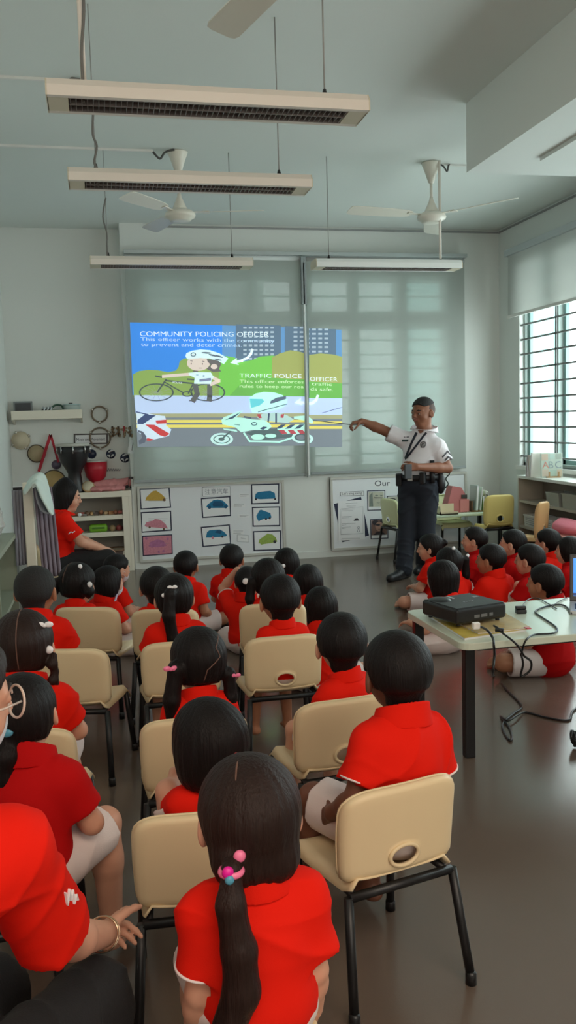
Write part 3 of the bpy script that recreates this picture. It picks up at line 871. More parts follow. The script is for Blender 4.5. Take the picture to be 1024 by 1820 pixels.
for i in range(6):
    for j in range(8):
        x, y = 548 + 22.5 * i, 99 + 18.3 * j; SL().poly(C3([(x - 7, y - 4), (x + 7, y - 4), (x + 7, y + 4), (x - 7, y + 4)]), 3).done('tower_window', (166, 184, 196))
    for j in range(6):
        x, y = 757 + 25.5 * i, 99 + 18.3 * j; SL().poly(C3([(x - 8, y - 4), (x + 8, y - 4), (x + 8, y + 4), (x - 8, y + 4)]), 3).done('tower_window', (166, 184, 196))
SL().poly(C3([(84, 292), (110, 278), (150, 273), (190, 275), (230, 283), (262, 276), (273, 262), (277, 240), (295, 226), (330, 220), (400, 222), (470, 222), (480, 385), (88, 385)]), 4).done('hedge_olive', (140, 168, 96))
SL().poly(C3([(440, 235), (470, 216), (505, 222), (530, 240), (575, 234), (610, 218), (660, 214), (690, 218), (700, 385), (440, 385)]), 5).done('hedge_green', (122, 196, 92))
SL().poly(C3([(660, 222), (690, 206), (735, 192), (775, 198), (800, 206), (860, 198), (910, 202), (950, 212), (950, 385), (660, 385)]), 6).done('hedge_tan', (160, 168, 104))
SL().poly(C3([(560, 300), (950, 322), (950, 385), (480, 385)]), 7).done('hedge_shade', (112, 178, 92))
SL().poly(C3([(90, 378), (950, 384), (950, 456), (96, 456)]), 8).done('pavement', (188, 208, 240))
SL().poly(C3([(96, 454), (950, 452), (950, 470), (98, 472)]), 9).done('kerb', (164, 166, 132))
SL().poly(C3([(97, 470), (950, 468), (950, 585), (104, 592)]), 9.5).done('road', (122, 132, 140))
SL().poly(C3([(98, 480), (950, 479), (950, 489), (99, 492)]), 10).poly(C3([(99, 500), (950, 498), (950, 510), (100, 513)]), 10).done('yellow_lines', (222, 210, 112))
# lettering
def stext(name, txt, p0, p1, h, rgb, left=True, layer=20):
    Y = (YBL if left else YBR) - .003 - .0008 * layer
    a, b = at(p0[0], p0[1], Y), at(p1[0], p1[1], Y); hh = (at(p0[0], p0[1] - h, Y) - a).length
    mb = MB(); put_text(mb, txt, a - slide.location, b - slide.location, hh); return mb.build(name, slide_mat(rgb), slide)
WT = (225, 240, 246); PT = (190, 216, 240)
stext('heading_text', 'COMMUNITY POLICING OFFICER', (249, 597.5), (478, 598.5), 9, WT)
stext('body_text', 'This officer works with the community', (250, 605.5), (488, 609), 6.5, PT)
stext('body_text', 'to prevent and deter crimes.', (250.5, 615), (430, 616.5), 6.5, PT)
stext('heading_text', 'TRAFFIC POLICE', (426, 671), (536, 672), 7.5, WT)
stext('heading_text', 'OFFICER', (551, 677), (600, 678), 7.5, WT, False)
stext('body_text', 'This officer enforces', (426, 680.5), (540, 681.5), 6, (206, 236, 190))
stext('body_text', 'rules to keep our roa', (426, 689), (540, 690), 6, (206, 236, 190))
stext('body_text', 'traffic', (554, 685), (590, 686), 6, (206, 230, 196), False)
stext('body_text', 'ds safe.', (552, 694), (592, 695), 6, (206, 230, 196), False)
# arrows
SL().line([(449, 621), (446, 629), (440, 636), (430, 641), (416, 644)], 4.5, 20).poly([(421, 636), (409, 645), (425, 649), (420, 644)], 20.2).line([(565, 700), (562, 708), (556, 713), (548, 715)], 4.5, 20).line([(541, 716), (528, 715)], 4.5, 20).poly([(535, 707), (523, 716), (538, 720), (534, 715)], 20.2).done('arrow', WT)
# bicycle
q = SL()
for cx in (278, 369.5):
    q.ring((cx, 697.4), 31, 16, 2.6, 12)
q.line(C6([(250, 368), (310, 380)]), 2.4, 12.5).line(C6([(352, 402), (270, 520)]), 2.6, 12).line(C6([(350, 412), (612, 440)]), 2.6, 12).line(C6([(340, 428), (520, 530)]), 2, 12).line(C6([(612, 440), (565, 535)]), 2.2, 12).line(C6([(555, 398), (625, 403)]), 2.6, 12).ring(C6([(555, 540)])[0], 9.5, 5, 2.4, 12).done('bicycle', (84, 96, 96))
for cx in (278, 369.5):
    q = SL()
    for i in range(14):
        a = 2 * PI * i / 14; q.line([(cx, 697.4), (cx + 28 * math.cos(a), 697.4 + 13.5 * math.sin(a))], .5, 11.8)
    q.done('bicycle_spokes', (150, 160, 150))
stext('bicycle_text', 'POLICE', (307, 681), (324, 682), 3.2, WT, True, 13)
# cycling officer
SL().line(C6([(630, 450), (650, 540), (610, 605)]), 9, 13).line(C6([(770, 450), (770, 560), (765, 600)]), 9, 13).poly(C6([(575, 600), (640, 592), (640, 610), (570, 610)]), 13.2).done('officer_trousers', (100, 104, 104))
SL().line(C6([(320, 372), (590, 350)]), 5.5, 13.5).line(C6([(790, 380), (860, 415), (780, 448)]), 6, 13.5).ell(C6([(662, 245)])[0], 20.5, 13.5, 14).ell(C6([(812, 278)])[0], 6, 4.6, 14.6).done('officer_skin', (218, 204, 194))
SL().poly(C6([(740, 205), (850, 215), (880, 250), (860, 300), (880, 325), (800, 330), (740, 300), (780, 260), (750, 230)]), 14.3).line(C6([(585, 222), (605, 226)]), 1, 14.6).line(C6([(700, 226), (718, 230)]), 1, 14.6).ell(C6([(592, 250)])[0], 1, 1.6, 14.7).ell(C6([(700, 252)])[0], 1, 1.6, 14.7).line(C6([(612, 322), (655, 322)]), 2.4, 13.8).line(C6([(665, 292), (695, 292)]), .7, 14.7).done('officer_hair', (110, 108, 108))
SL().poly(C6([(568, 338), (640, 330), (780, 333), (808, 380), (790, 400), (780, 445), (620, 442), (625, 385), (575, 360)]), 14).done('officer_shirt', (214, 240, 242))
SL().poly(C6([(670, 400), (780, 385), (785, 412), (672, 424)]), 14.4).line(C6([(640, 357), (660, 357)]), 1.2, 14.4).ell(C6([(712, 367)])[0], 2, 1.4, 14.4).done('officer_folder', (130, 140, 170))
SL().poly(C6([(538, 180), (545, 150), (600, 126), (680, 114), (770, 120), (860, 150), (948, 200), (905, 255), (850, 222), (760, 200), (680, 194), (600, 202), (556, 208)]), 15).done('cycle_helmet', (214, 242, 246))
SL().ring(C6([(612, 162)])[0], 5, 3.8, 2, 15.5, 16).ell(C6([(740, 146)])[0], 9, 1.5, 15.5, 14, .05).ell(C6([(800, 170)])[0], 8, 1.5, 15.5, 14, .25).ell(C6([(860, 180)])[0], 7, 1.4, 15.5, 14, .3).ell(C6([(850, 212)])[0], 7, 1.2, 15.5, 14, .2).done('helmet_vents', (96, 106, 120))
# patrol car at the slide's edge
SL().poly(C6([(66, 706), (260, 742), (340, 752), (356, 800), (352, 845), (402, 880), (380, 940), (340, 952), (240, 975), (190, 985), (78, 900)]), 12).done('patrol_car', (206, 226, 240))
SL().poly(C6([(78, 790), (150, 735), (255, 745), (130, 830), (78, 828)]), 12.5).line(C6([(66, 712), (180, 738)]), 2.2, 12.6).done('patrol_car_stripe', (70, 84, 120))
SL().poly(C6([(150, 832), (240, 836), (388, 922), (340, 950), (290, 935)]), 12.5).poly(C6([(250, 795), (355, 786), (356, 822), (262, 826)]), 12.5).poly(C6([(170, 962), (240, 975), (190, 990), (165, 985)]), 12.5).done('patrol_car_red', (196, 76, 76))
SL().poly([(x, y) for x, y in C6([(80, 885), (130, 900), (165, 950), (150, 1005), (95, 1025), (88, 990), (122, 960), (110, 915), (82, 905)])], 13).done('patrol_car_tyre', (96, 104, 116))
# motorcycle and its rider
SL().ell(C7([(135, 553)])[0], 20, 11, 13).done('motorcycle_wheel', (196, 236, 232)); SL().ring(C7([(700, 540)])[0], 19, 10.5, 5, 13).done('motorcycle_wheel', (196, 236, 232))
q = SL(); q.ring(C7([(135, 553)])[0], 15, 8, 2, 13.4).ell(C7([(133, 553)])[0], 5.5, 3.2, 13.5).line(C7([(195, 500), (135, 552)]), 3, 13.6).poly(C7([(300, 510), (420, 560), (620, 540), (720, 500), (740, 470), (500, 480), (400, 480)]), 12.8).ring(C7([(690, 540)])[0], 12, 6.5, 3, 13.4).done('motorcycle_engine', (92, 110, 112))
q = SL(); q.poly(C7([(132, 420), (150, 400), (240, 365), (285, 352), (235, 400), (290, 405), (340, 415), (430, 420), (465, 440), (485, 465), (455, 490), (350, 490), (270, 505), (230, 470), (140, 450)]), 14).poly(C7([(145, 478), (235, 488), (245, 502), (150, 488)]), 14.1).line(C7([(290, 510), (330, 568), (540, 572), (640, 540)]), 3, 14.1).ell(C7([(388, 538)])[0], 12, 5, 14.2).ell(C7([(478, 530)])[0], 10, 3.6, 14.2).poly(C7([(520, 480), (740, 440), (735, 500), (560, 520)]), 14).poly(C7([(640, 395), (745, 385), (775, 410), (770, 432), (640, 410)]), 14).done('motorcycle_body', (186, 240, 226))
q = SL(); q.poly(C7([(155, 420), (270, 362), (215, 408)]), 14.5)
for x in (545, 610, 675): q.poly(C7([(x - 35, 482), (x + 5, 478), (x + 40, 450), (x + 5, 452)]), 14.5)
q.line(C7([(225, 450), (260, 455)]), 1.2, 14.6).ring(C7([(362, 446)])[0], 5.5, 3.4, 1.8, 14.6, 16).line(C7([(465, 375), (460, 430)]), 3, 13.9).line(C7([(515, 375), (515, 440)]), 3, 13.9).line(C7([(290, 395), (340, 405)]), 2, 14.5).poly(C7([(400, 480), (425, 465), (455, 468), (425, 490)]), 14.6).done('motorcycle_dark', (74, 90, 112))
for x in (560, 625, 690): SL().poly(C7([(x - 30, 490), (x + 10, 488), (x + 35, 515), (x - 5, 518)]), 14.5).done('red_stripe', (178, 84, 92))
SL().poly(C7([(380, 380), (405, 378), (415, 405), (395, 408)]), 14.5).done('red_cuff', (178, 84, 92)); SL().poly(C7([(548, 380), (572, 378), (566, 405), (546, 402)]), 14.5).done('red_cuff', (178, 84, 92))
q = SL(); q.poly(C7([(380, 400), (420, 375), (520, 365), (590, 385), (640, 415), (600, 440), (420, 425)]), 13.7).done('rider_jacket', (176, 208, 204))
q = SL(); q.poly(C7([(328, 265), (370, 235), (430, 222), (500, 226), (560, 245), (592, 275), (590, 310), (540, 340), (440, 360), (350, 370), (332, 330)]), 15).done('rider_helmet', (194, 246, 236))
q = SL(); q.poly(C7([(330, 270), (420, 272), (432, 290), (400, 318), (340, 335)]), 15.4).done('rider_visor', (110, 206, 216))
q = SL(); q.poly(C7([(478, 285), (520, 262), (585, 250), (585, 272), (500, 300), (472, 305)]), 15.4).line(C7([(390, 362), (590, 308)]), 1.5, 15.4).done('rider_helmet_band', (96, 112, 130))

# ------------------------------------------------------------------ hanging fluorescent lamps
LH = M('lamp_housing', (226, 218, 208), .45, var=(4, .03)); LDK = M('lamp_recess', (70, 64, 62), .5); LFIN = M('lamp_louvre', (150, 142, 138), .35, metal=.5)
LEND = M('lamp_end_cap', (206, 198, 176), .5); TUBE = M('fluorescent_tube', (196, 198, 200), .3)
def lamp(label, xc, y, z, rods, mat=LH):
    t = thing('hanging_lamp', label, 'ceiling light', (xc, y, z), 0, 'louvred fluorescent lamps hanging from the ceiling')
    L, w, hh = 1.21, .19, .065
    mb = MB(); prof = [(-w / 2, 0), (-w / 2, .038), (-w / 2 + .02, hh), (w / 2 - .02, hh), (w / 2, .038), (w / 2, 0), (w / 2 - .025, 0), (w / 2 - .025, hh - .01), (-w / 2 + .025, hh - .01), (-w / 2 + .025, 0)]
    mb.prism([(-L / 2, a, b) for a, b in prof], (L, 0, 0)); mb.build('housing', mat, t)
    for e in (-1, 1):
        mb = MB(); mb.box((e * (L / 2 - .035), 0, .016), (.075, w - .052, .032)); mb.prism([(e * L / 2, a, b) for a, b in ((-w / 2, 0), (-w / 2, .038), (-w / 2 + .02, hh), (w / 2 - .02, hh), (w / 2, .038), (w / 2, 0))], (e * .006, 0, 0)); mb.build('end_cap', LEND, t)
    MB().box((0, 0, hh - .013), (L - .15, w - .054, .004)).build('reflector', LDK, t)
    for e in (-1, 1): MB().cyl((-L / 2 + .08, e * .032, .036), (L / 2 - .08, e * .032, .036), .011, 12).build('tube', TUBE, t)
    mb = MB(); n = 52
    for i in range(n): mb.box((-L / 2 + .08 + (L - .16) * i / (n - 1), 0, .012), (.0018, w - .054, .022))
    mb.box((0, 0, .010), (L - .15, .003, .02)); mb.box((0, .067, .010), (L - .15, .003, .02)); mb.box((0, -.067, .010), (L - .15, .003, .02))
    mb.build('louvre', LFIN, t)
    for (rx, kind) in rods:
        r = dict(conduit=.011, rod=.0035, thin=.0025)[kind]
        MB().cyl((rx, 0, hh - .002), (rx, 0, ZC - z), r, 10).build('suspension_rod', mat if kind == 'conduit' else M('rod_grey', (150, 150, 146), .4), t)
        MB().lathe([(.010, 0), (.012, .02), (.006, .045)], (rx, 0, hh - .002), 12).build('rod_socket', BLACK if kind != 'conduit' else GREYP, t)
    return t
GREYCAB = M('grey_cable', (112, 110, 106), .5)
def cable_on(t, pts, r=.006):
    k = []
    P = [Vector(p) for p in pts]
    for i in range(len(P) - 1):
        for j in range(5):
            u = j / 5; p0 = P[max(i - 1, 0)]; p1 = P[i]; p2 = P[i + 1]; p3 = P[min(i + 2, len(P) - 1)]
            k.append(.5 * ((2 * p1) + (p2 - p0) * u + (2 * p0 - 5 * p1 + 4 * p2 - p3) * u * u + (3 * p1 - p0 - 3 * p2 + p3) * u ** 3))
    return k + [P[-1]]
LZ = 2.695
def lx(px, py, y): return at(px, py, y).x
yA, yB_, yC_, yD_ = 3.46, 4.56, 6.80, 6.80
lA = lamp('longest looking hanging lamp, nearest the camera, with a grey conduit at its left end', (at(87, 195, yA).x + at(643, 222, yA).x) / 2, yA, LZ, [])
def rods(t, y, items):
    for (px, py, kind) in items:
        rx = at(px, py, y).x - t.location.x; r = dict(conduit=.011, rod=.0035, thin=.0025)[kind]
        MB().cyl((rx, 0, .06), (rx, 0, ZC - LZ), r, 10).build('suspension_rod', LH if kind == 'conduit' else M('rod_grey', (150, 150, 146), .4), t)
        MB().lathe([(.010, 0), (.012, .02), (.006, .045)], (rx, 0, .06), 12).build('rod_socket', BLACK if kind != 'conduit' else GREYP, t)
def cable(t, y, pts, r=.006):
    MB().tube(cable_on(t, [at(px, py, y) - t.location for px, py in pts]), r, 8).build('power_cable', GREYCAB, t)
rods(lA, yA, [(150.5, 180, 'conduit'), (578, 205, 'rod')])
cable(lA, yA - .015, [(146, -40), (149, 20), (145, 90), (147, 140), (148, 182)])
cable(lA, yA + .02, [(125, 185), (132, 181), (140, 184)], .005)
lB = lamp('middle hanging lamp of three in a column, just before the left fan', (at(125, 335, yB_).x + at(546, 350, yB_).x) / 2, yB_, LZ, [])
rods(lB, yB_, [(172, 330, 'thin'), (497, 338, 'rod')])
cable(lB, yB_ - .012, [(160, 150), (169, 165), (166, 195), (165, 238), (172, 260), (168, 290), (178, 312), (172, 327)])
cable(lB, yB_ + .02, [(150, 327), (160, 323), (170, 327)], .005)
lC = lamp('smallest looking hanging lamp, left one of the two before the back-wall blinds', (at(163, 480, yC_).x + at(445, 482, yC_).x) / 2, yC_, LZ, [])
rods(lC, yC_, [(193, 470, 'thin'), (413, 472, 'rod')])
cable(lC, yC_ - .012, [(188, 352), (183, 385), (190, 415), (190, 440), (192, 468)])
lD = lamp('whiter looking hanging lamp before the right blind, below the right ceiling fan', (at(556, 484, yD_).x + at(816, 484, yD_).x) / 2, yD_, LZ, [], M('lamp_housing_lit', (232, 236, 234), .45))  # same housing with brighter light put into its colour
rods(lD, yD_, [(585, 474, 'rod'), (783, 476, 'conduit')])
# loop of cable hanging from the end of the trunking
a = at_z(125, 143, ZC - .02)
o = MB().tube(cable_on(None, [at(125, 147, a.y), at(126, 140, a.y), at(140, 141, a.y), at(158, 146, a.y), at(170, 160, a.y), at(169, 172, a.y)]), .007, 8).build('ceiling_cable', GREYCAB)
tag(o, 'grey cable looping from the white trunking above the nearest lamp', 'cable')
a = at_z(272, 268, ZC - .02)
o = MB().tube(cable_on(None, [at(272, 270, a.y), at(284, 282, a.y), at(292, 272, a.y), at(300, 268, a.y), at(310, 266, a.y)]), .008, 8).build('ceiling_cable', M('dark_cable', (70, 70, 68), .5))
tag(o, 'dark cable curling beside the canopy of the left ceiling fan', 'cable')

# ------------------------------------------------------------------ ceiling fans
FANM = M('fan_enamel', (224, 220, 208), .35)
def fan(label, x, y, a0, rot_len=.56, zmotor=3.12, dark=True):
    t = thing('ceiling_fan', label, 'ceiling fan', (x, y, ZC), 0, 'three-bladed white ceiling fans')
    d = zmotor - ZC
    MB().lathe([(.004, -.165), (.022, -.16), (.055, -.06), (.075, -.012), (.077, -.004), (.02, 0)], n=28).build('canopy', FANM, t)
    MB().cyl((0, 0, -.15), (0, 0, d + .10), .012, 14).build('downrod', FANM, t)
    MB().lathe([(.014, .155), (.018, .13), (.055, .045), (.060, .03)], (0, 0, d), 24).build('lower_canopy', FANM, t)
    MB().lathe([(.02, .035), (.085, .03), (.112, .012), (.118, -.005), (.112, -.022), (.085, -.034), (.080, -.045), (.05, -.05), (.02, -.052)], (0, 0, d), 36).build('motor', FANM, t)
    for i in range(3):
        a = R_(a0 + 120 * i); m = Matrix.Rotation(a, 3, 'Z')
        pts = []
        for (r, w) in ((.19, .038), (.24, .055), (.40, .066), (rot_len, .070), (rot_len + .03, .062), (rot_len + .04, .04)): pts.append((r, w))
        top = [m @ Vector((r, w, d + .012 + w * .22)) for r, w in pts] + [m @ Vector((r, -w, d + .012 - w * .22)) for r, w in reversed(pts)]
        bl_ = MB().prism(top, (0, 0, .005)).build('blade', FANM, t)
        mb = MB(); mb.box(m @ Vector((.15, 0, d + .014)), (.13, .035, .006), Matrix.Rotation(a, 3, 'Z')); mb.box(m @ Vector((.20, 0, d + .013)), (.05, .07, .006), Matrix.Rotation(a, 3, 'Z'))
        mb.build('blade_bracket', FANM, bl_)
    return t
f1 = fan('white ceiling fan in front of the right blind with a long downrod', 2.766, 6.859, -52, .70, 3.125)
f2 = fan('white ceiling fan on the left, its rod hidden behind the middle hanging lamp', .715, 6.82, -12, .60, 3.09)
f3 = fan('ceiling fan overhead with only a blade tip dipping into the top of the view', .83, 3.0, 106, .80, 3.12)
a = f1.location
o = MB().tube(cable_on(None, [a + Vector((.03, -.02, -.01)), a + Vector((.09, -.03, -.03)), a + Vector((.13, -.02, -.07)), a + Vector((.15, 0, -.02)), a + Vector((.17, .02, -.005))]), .007, 8).build('ceiling_cable', M('dark_cable', (70, 70, 68), .5))
tag(o, 'dark cable curling beside the canopy of the right ceiling fan', 'cable')
# ------------------------------------------------------------------ pin boards under the blinds
BOARD = M('board_white', (226, 230, 234), .5)
BFR = M('board_frame', (196, 196, 188), .5)
def pinboard(label, quad, Y):
    """quad = left, top, right, bottom pixels at one height each"""
    l = at(quad[0], (quad[1] + quad[3]) / 2, Y).x; r = at(quad[2], (quad[1] + quad[3]) / 2, Y).x
    zt = at(quad[0], quad[1], Y).z; zb = at(quad[0], quad[3], Y).z
    t = thing('pin_board', label, 'notice board', ((l + r) / 2, YB, zb))
    w, h = r - l, zt - zb
    MB().box((0, -.012, h / 2), (w, .02, h)).build('board', BOARD, t)
    mb = MB(); f = .028
    for (c, d) in (((0, -.018, f / 2), (w, .034, f)), ((0, -.018, h - f / 2), (w, .034, f)), ((-w / 2 + f / 2, -.018, h / 2), (f, .034, h - 2 * f)), ((w / 2 - f / 2, -.018, h / 2), (f, .034, h - 2 * f))): mb.box(c, d)
    mb.build('frame', BFR, t, .004)
    return t
pinboard('white pin board of eight painted car pictures under the left blind', (246, 864, 506, 1000), YB)
pinboard('white pin board headed Our, low on the wall behind the officer', (587, 848, 829, 979), YB)
PY = YB - .0235
BLUEF = M('picture_border', (30, 38, 66), .6)
def P(x, y, dy=0): return at(x, y, PY - dy)
def card(name, quad, mat, parent, dy=0, th=.001):
    q = [P(x, y, dy) - parent.location for x, y in quad]
    return MB().prism(q, (0, -th, 0)).build(name, mat, parent)
def picture(label, cat, quad, group=None, border=2.2, name='painted_picture', sheet=None):
    c = P(sum(p[0] for p in quad) / 4, sum(p[1] for p in quad) / 4)
    t = thing(name, label, cat, (c.x, PY, c.z), 0, group)
    card('border', quad, BLUEF, t)
    cx = sum(p[0] for p in quad) / 4; cy = sum(p[1] for p in quad) / 4
    ins = [(x - border * (1 if x > cx else -1), y - border * (1 if y > cy else -1)) for x, y in quad]
    card('sheet', ins, sheet or PAPER, t, .0015)
    return t
PAINT = dict(blue=M('paint_blue', (34, 120, 160), .8, var=(60, .25)), dblue=M('paint_dark_blue', (30, 84, 120), .8, var=(60, .3)), yellow=M('paint_yellow', (196, 160, 70), .8, var=(60, .2)), pink=M('paint_pink', (206, 134, 150), .8, var=(60, .25)),
             green=M('paint_green', (150, 176, 84), .8, var=(60, .3)), wheel=M('paint_wheel', (60, 56, 64), .8), magenta=M('paint_mauve', (176, 110, 150), .8, var=(40, .4)), brown=M('paint_brown', (110, 84, 60), .8))
def C5(pts): return [(220 + x / 2.695, 820 + y / 2.695) for x, y in pts]
def CB(pts): return [(340 + x / 5.689, 850 + y / 5.689) for x, y in pts]
def paint(t, name, pts, col, dy=.003): return card(name, pts, PAINT[col], t, dy, .0006)
def disc(t, name, c, rx, ry, col, dy=.004): return paint(t, name, [(c[0] + rx * math.cos(2 * PI * i / 14), c[1] + ry * math.sin(2 * PI * i / 14)) for i in range(14)], col, dy)
G = 'painted car pictures pinned on the white board'
t = picture('bordered painting of a yellow car, top of the left column on the board', 'picture', C5([(74, 130), (220, 124), (227, 222), (80, 231)]), G)
paint(t, 'painted_car', C5([(103, 188), (108, 172), (128, 152), (140, 142), (156, 140), (182, 158), (198, 174), (202, 188)]), 'yellow'); disc(t, 'painted_wheel', C5([(194, 184)])[0], 2.6, 2.6, 'brown')
t = picture('bordered painting of a pink car, middle of the left column on the board', 'picture', C5([(80, 243), (227, 236), (231, 332), (84, 342)]), G)
paint(t, 'painted_car', C5([(100, 308), (108, 292), (140, 284), (150, 276), (176, 280), (200, 300), (212, 322), (110, 314)]), 'pink')
disc(t, 'painted_wheel', C5([(124, 316)])[0], 2, 2, 'brown'); disc(t, 'painted_wheel', C5([(192, 324)])[0], 2, 2, 'brown')
t = picture('bordered painting washed all over in pink, bottom of the left column on the board', 'picture', C5([(86, 356), (232, 349), (235, 444), (90, 455)]), G)
paint(t, 'painted_wash', C5([(92, 362), (228, 355), (230, 440), (96, 449)]), 'pink', .002)
paint(t, 'painted_car', C5([(120, 408), (128, 386), (160, 374), (190, 380), (206, 404), (160, 412)]), 'magenta')
for c in ((136, 408), (188, 404), (108, 370), (210, 372), (168, 434), (190, 430)): disc(t, 'painted_blot', C5([c])[0], 2.2, 2.2, 'magenta')
t = picture('bordered painting of a dark blue rounded car, upper of the middle column on the board', 'picture', CB([(98, 200), (396, 180), (404, 382), (110, 402)]), G)
paint(t, 'painted_car', CB([(152, 290), (165, 265), (200, 240), (225, 220), (270, 214), (320, 226), (360, 262), (375, 285), (355, 300), (180, 302)]), 'blue')
paint(t, 'painted_window', CB([(215, 262), (232, 232), (300, 232), (330, 262), (320, 285), (220, 285)]), 'dblue', .0045)
disc(t, 'painted_wheel', CB([(184, 294)])[0], 3, 3, 'dblue'); disc(t, 'painted_wheel', CB([(348, 288)])[0], 3, 3, 'dblue')
t = picture('bordered painting of a pale blue van with pink wheel, lower of the middle column', 'picture', CB([(96, 492), (390, 466), (404, 670), (114, 696)]), G)
paint(t, 'painted_car', CB([(148, 600), (160, 545), (185, 524), (290, 518), (330, 540), (362, 575), (350, 588), (200, 600)]), 'blue')
paint(t, 'painted_window', CB([(240, 550), (262, 524), (310, 530), (300, 560)]), 'dblue', .0045); disc(t, 'painted_wheel', CB([(218, 602)])[0], 2.2, 2.4, 'pink'); disc(t, 'painted_wheel', CB([(314, 590)])[0], 2, 2, 'wheel')
t = picture('bordered painting of a long blue car, top of the right column on the board', 'picture', CB([(604, 60), (890, 52), (890, 256), (608, 264)]), G)
paint(t, 'painted_car', CB([(645, 205), (650, 160), (675, 140), (740, 132), (800, 128), (845, 150), (852, 205), (700, 212)]), 'blue')
disc(t, 'painted_wheel', CB([(655, 212)])[0], 1.8, 1.8, 'wheel'); disc(t, 'painted_wheel', CB([(848, 210)])[0], 1.8, 1.8, 'wheel')
t = picture('bordered painting of a blue car tilted nose-down, middle of the right column', 'picture', CB([(614, 290), (898, 284), (900, 484), (620, 490)]), G)
paint(t, 'painted_car', CB([(658, 380), (690, 325), (705, 318), (800, 352), (812, 395), (790, 412), (750, 408), (700, 425), (682, 438), (662, 400)]), 'blue')
disc(t, 'painted_wheel', CB([(756, 412)])[0], 2, 2, 'wheel'); disc(t, 'painted_wheel', CB([(794, 404)])[0], 2, 2, 'wheel')
t = picture('bordered painting of a green car, bottom of the right column on the board', 'picture', CB([(624, 535), (908, 526), (910, 728), (630, 736)]), G)
paint(t, 'painted_car', CB([(680, 655), (690, 620), (730, 590), (770, 560), (820, 568), (855, 600), (870, 640), (840, 650), (720, 668)]), 'green')
disc(t, 'painted_wheel', CB([(845, 642)])[0], 2.8, 2.8, 'wheel'); disc(t, 'painted_wheel', CB([(712, 658)])[0], 2.4, 2.4, 'green')
# heading card of the car board and typed slips
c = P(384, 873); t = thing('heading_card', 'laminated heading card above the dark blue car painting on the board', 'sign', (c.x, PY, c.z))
card('card', CB([(112, 92), (394, 84), (396, 176), (116, 182)]), PAPER, t); card('glare_patch', CB([(230, 60), (335, 52), (338, 80), (228, 88)]), M('glare_pale', (226, 240, 240), .15), t, .0005)  # glare on the card put in as a pale patch
mb = MB()
for a, b in (((112, 92), (394, 84)), ((394, 84), (396, 176)), ((396, 176), (116, 182)), ((116, 182), (112, 92))):
    p, q = [P(*CB([k])[0], .002) - t.location for k in (a, b)]; mb.tube([p, q], .0022, 4)
mb.build('card_outline', INKG, t)
mb = MB(); put_text(mb, '注意汽车', P(*CB([(140, 162)])[0], .002) - t.location, P(*CB([(372, 152)])[0], .002) - t.location, .055); mb.build('card_lettering', INKG, t)
slips = [((262, 883), (300, 893), 'first row'), ((262, 919), (300, 929), 'second row'), ((262, 963), (300, 973), 'third row'),
         ((425, 877), (444, 884), 'beside the long blue car'), ((414, 895), (436, 901), 'beside the dark blue car'), ((424, 914), (444, 920), 'beside the tilted blue car'), ((413, 941), (434, 950), 'beside the pale blue van')]
for (a, b, wh) in slips:
    c = P((a[0] + b[0]) / 2, (a[1] + b[1]) / 2)
    where = {'first row': 'right of the yellow car painting', 'second row': 'right of the pink car painting', 'third row': 'right of the pink washed painting'}.get(wh, wh + ' painting')
    t = thing('caption_slip', 'small white typed caption slip ' + where, 'label', (c.x, PY, c.z), 0, 'typed caption slips on the car board')
    card('slip', [a, (b[0], a[1]), b, (a[0], b[1])], PAPER, t, 0, .0006)
    mb = MB()
    for k in range(2):
        y = a[1] + (b[1] - a[1]) * (.3 + .4 * k)
        mb.tube([P(a[0] + 2, y, .002) - t.location, P(b[0] - 2 - 4 * k, y, .002) - t.location], .0018, 4)
    mb.build('typed_line', INKG, t)
c = P(432, 959); t = thing('caption_card', 'white card with a thin outline below the pale blue van caption', 'label', (c.x, PY, c.z))
card('slip', CB([(466, 570), (580, 578), (582, 645), (466, 640)]), PAPER, t, 0, .0006)
mb = MB(); k = CB([(466, 570), (580, 578), (582, 645), (466, 640)])
for i in range(4): mb.tube([P(*k[i], .001) - t.location, P(*k[(i + 1) % 4], .001) - t.location], .0016, 4)
mb.tube([P(428, 956, .001) - t.location, P(437, 958, .001) - t.location], .002, 4); mb.build('card_outline', INKG, t)
# second board
def CO(pts): return [(580 + x / 7.314, 840 + y / 7.314) for x, y in pts]
c = P(679, 858); t = thing('heading_letters', 'large dark cut-out heading letters reading Our on the right pin board', 'sign', (c.x, PY, c.z))
card('backing', CO([(615, 110), (660, 75), (700, 95), (760, 90), (840, 85), (835, 180), (740, 185), (660, 200), (625, 185)]), PAPER, t, 0, .0006)
mb = MB(); put_text(mb, 'Our', P(*CO([(632, 174)])[0], .002) - t.location, P(*CO([(828, 168)])[0], .002) - t.location, .062); mb.build('lettering', INK, t)
c = P(626, 877); t = thing('heading_card', "small outlined card reading Let's sing along on the right pin board", 'sign', (c.x, PY, c.z))
k = CO([(184, 255), (486, 240), (488, 295), (186, 302)]); card('card', k, PAPER, t)
mb = MB()
for i in range(4): mb.tube([P(*k[i], .002) - t.location, P(*k[(i + 1) % 4], .002) - t.location], .0018, 4)
mb.build('card_outline', INK, t)
mb = MB(); put_text(mb, "Let's sing along", P(*CO([(205, 288)])[0], .002) - t.location, P(*CO([(465, 278)])[0], .002) - t.location, .026); mb.build('card_lettering', INK, t)
c = P(625, 925); t = thing('song_sheet', 'printed song sheet on dark tilted backing, left on the right pin board', 'poster', (c.x, PY, c.z))
card('backing', CO([(98, 408), (452, 315), (556, 818), (208, 905)]), BLUEF, t)
card('sheet', CO([(150, 372), (490, 352), (505, 870), (160, 885)]), PAPER, t, .0015)
mb = MB()
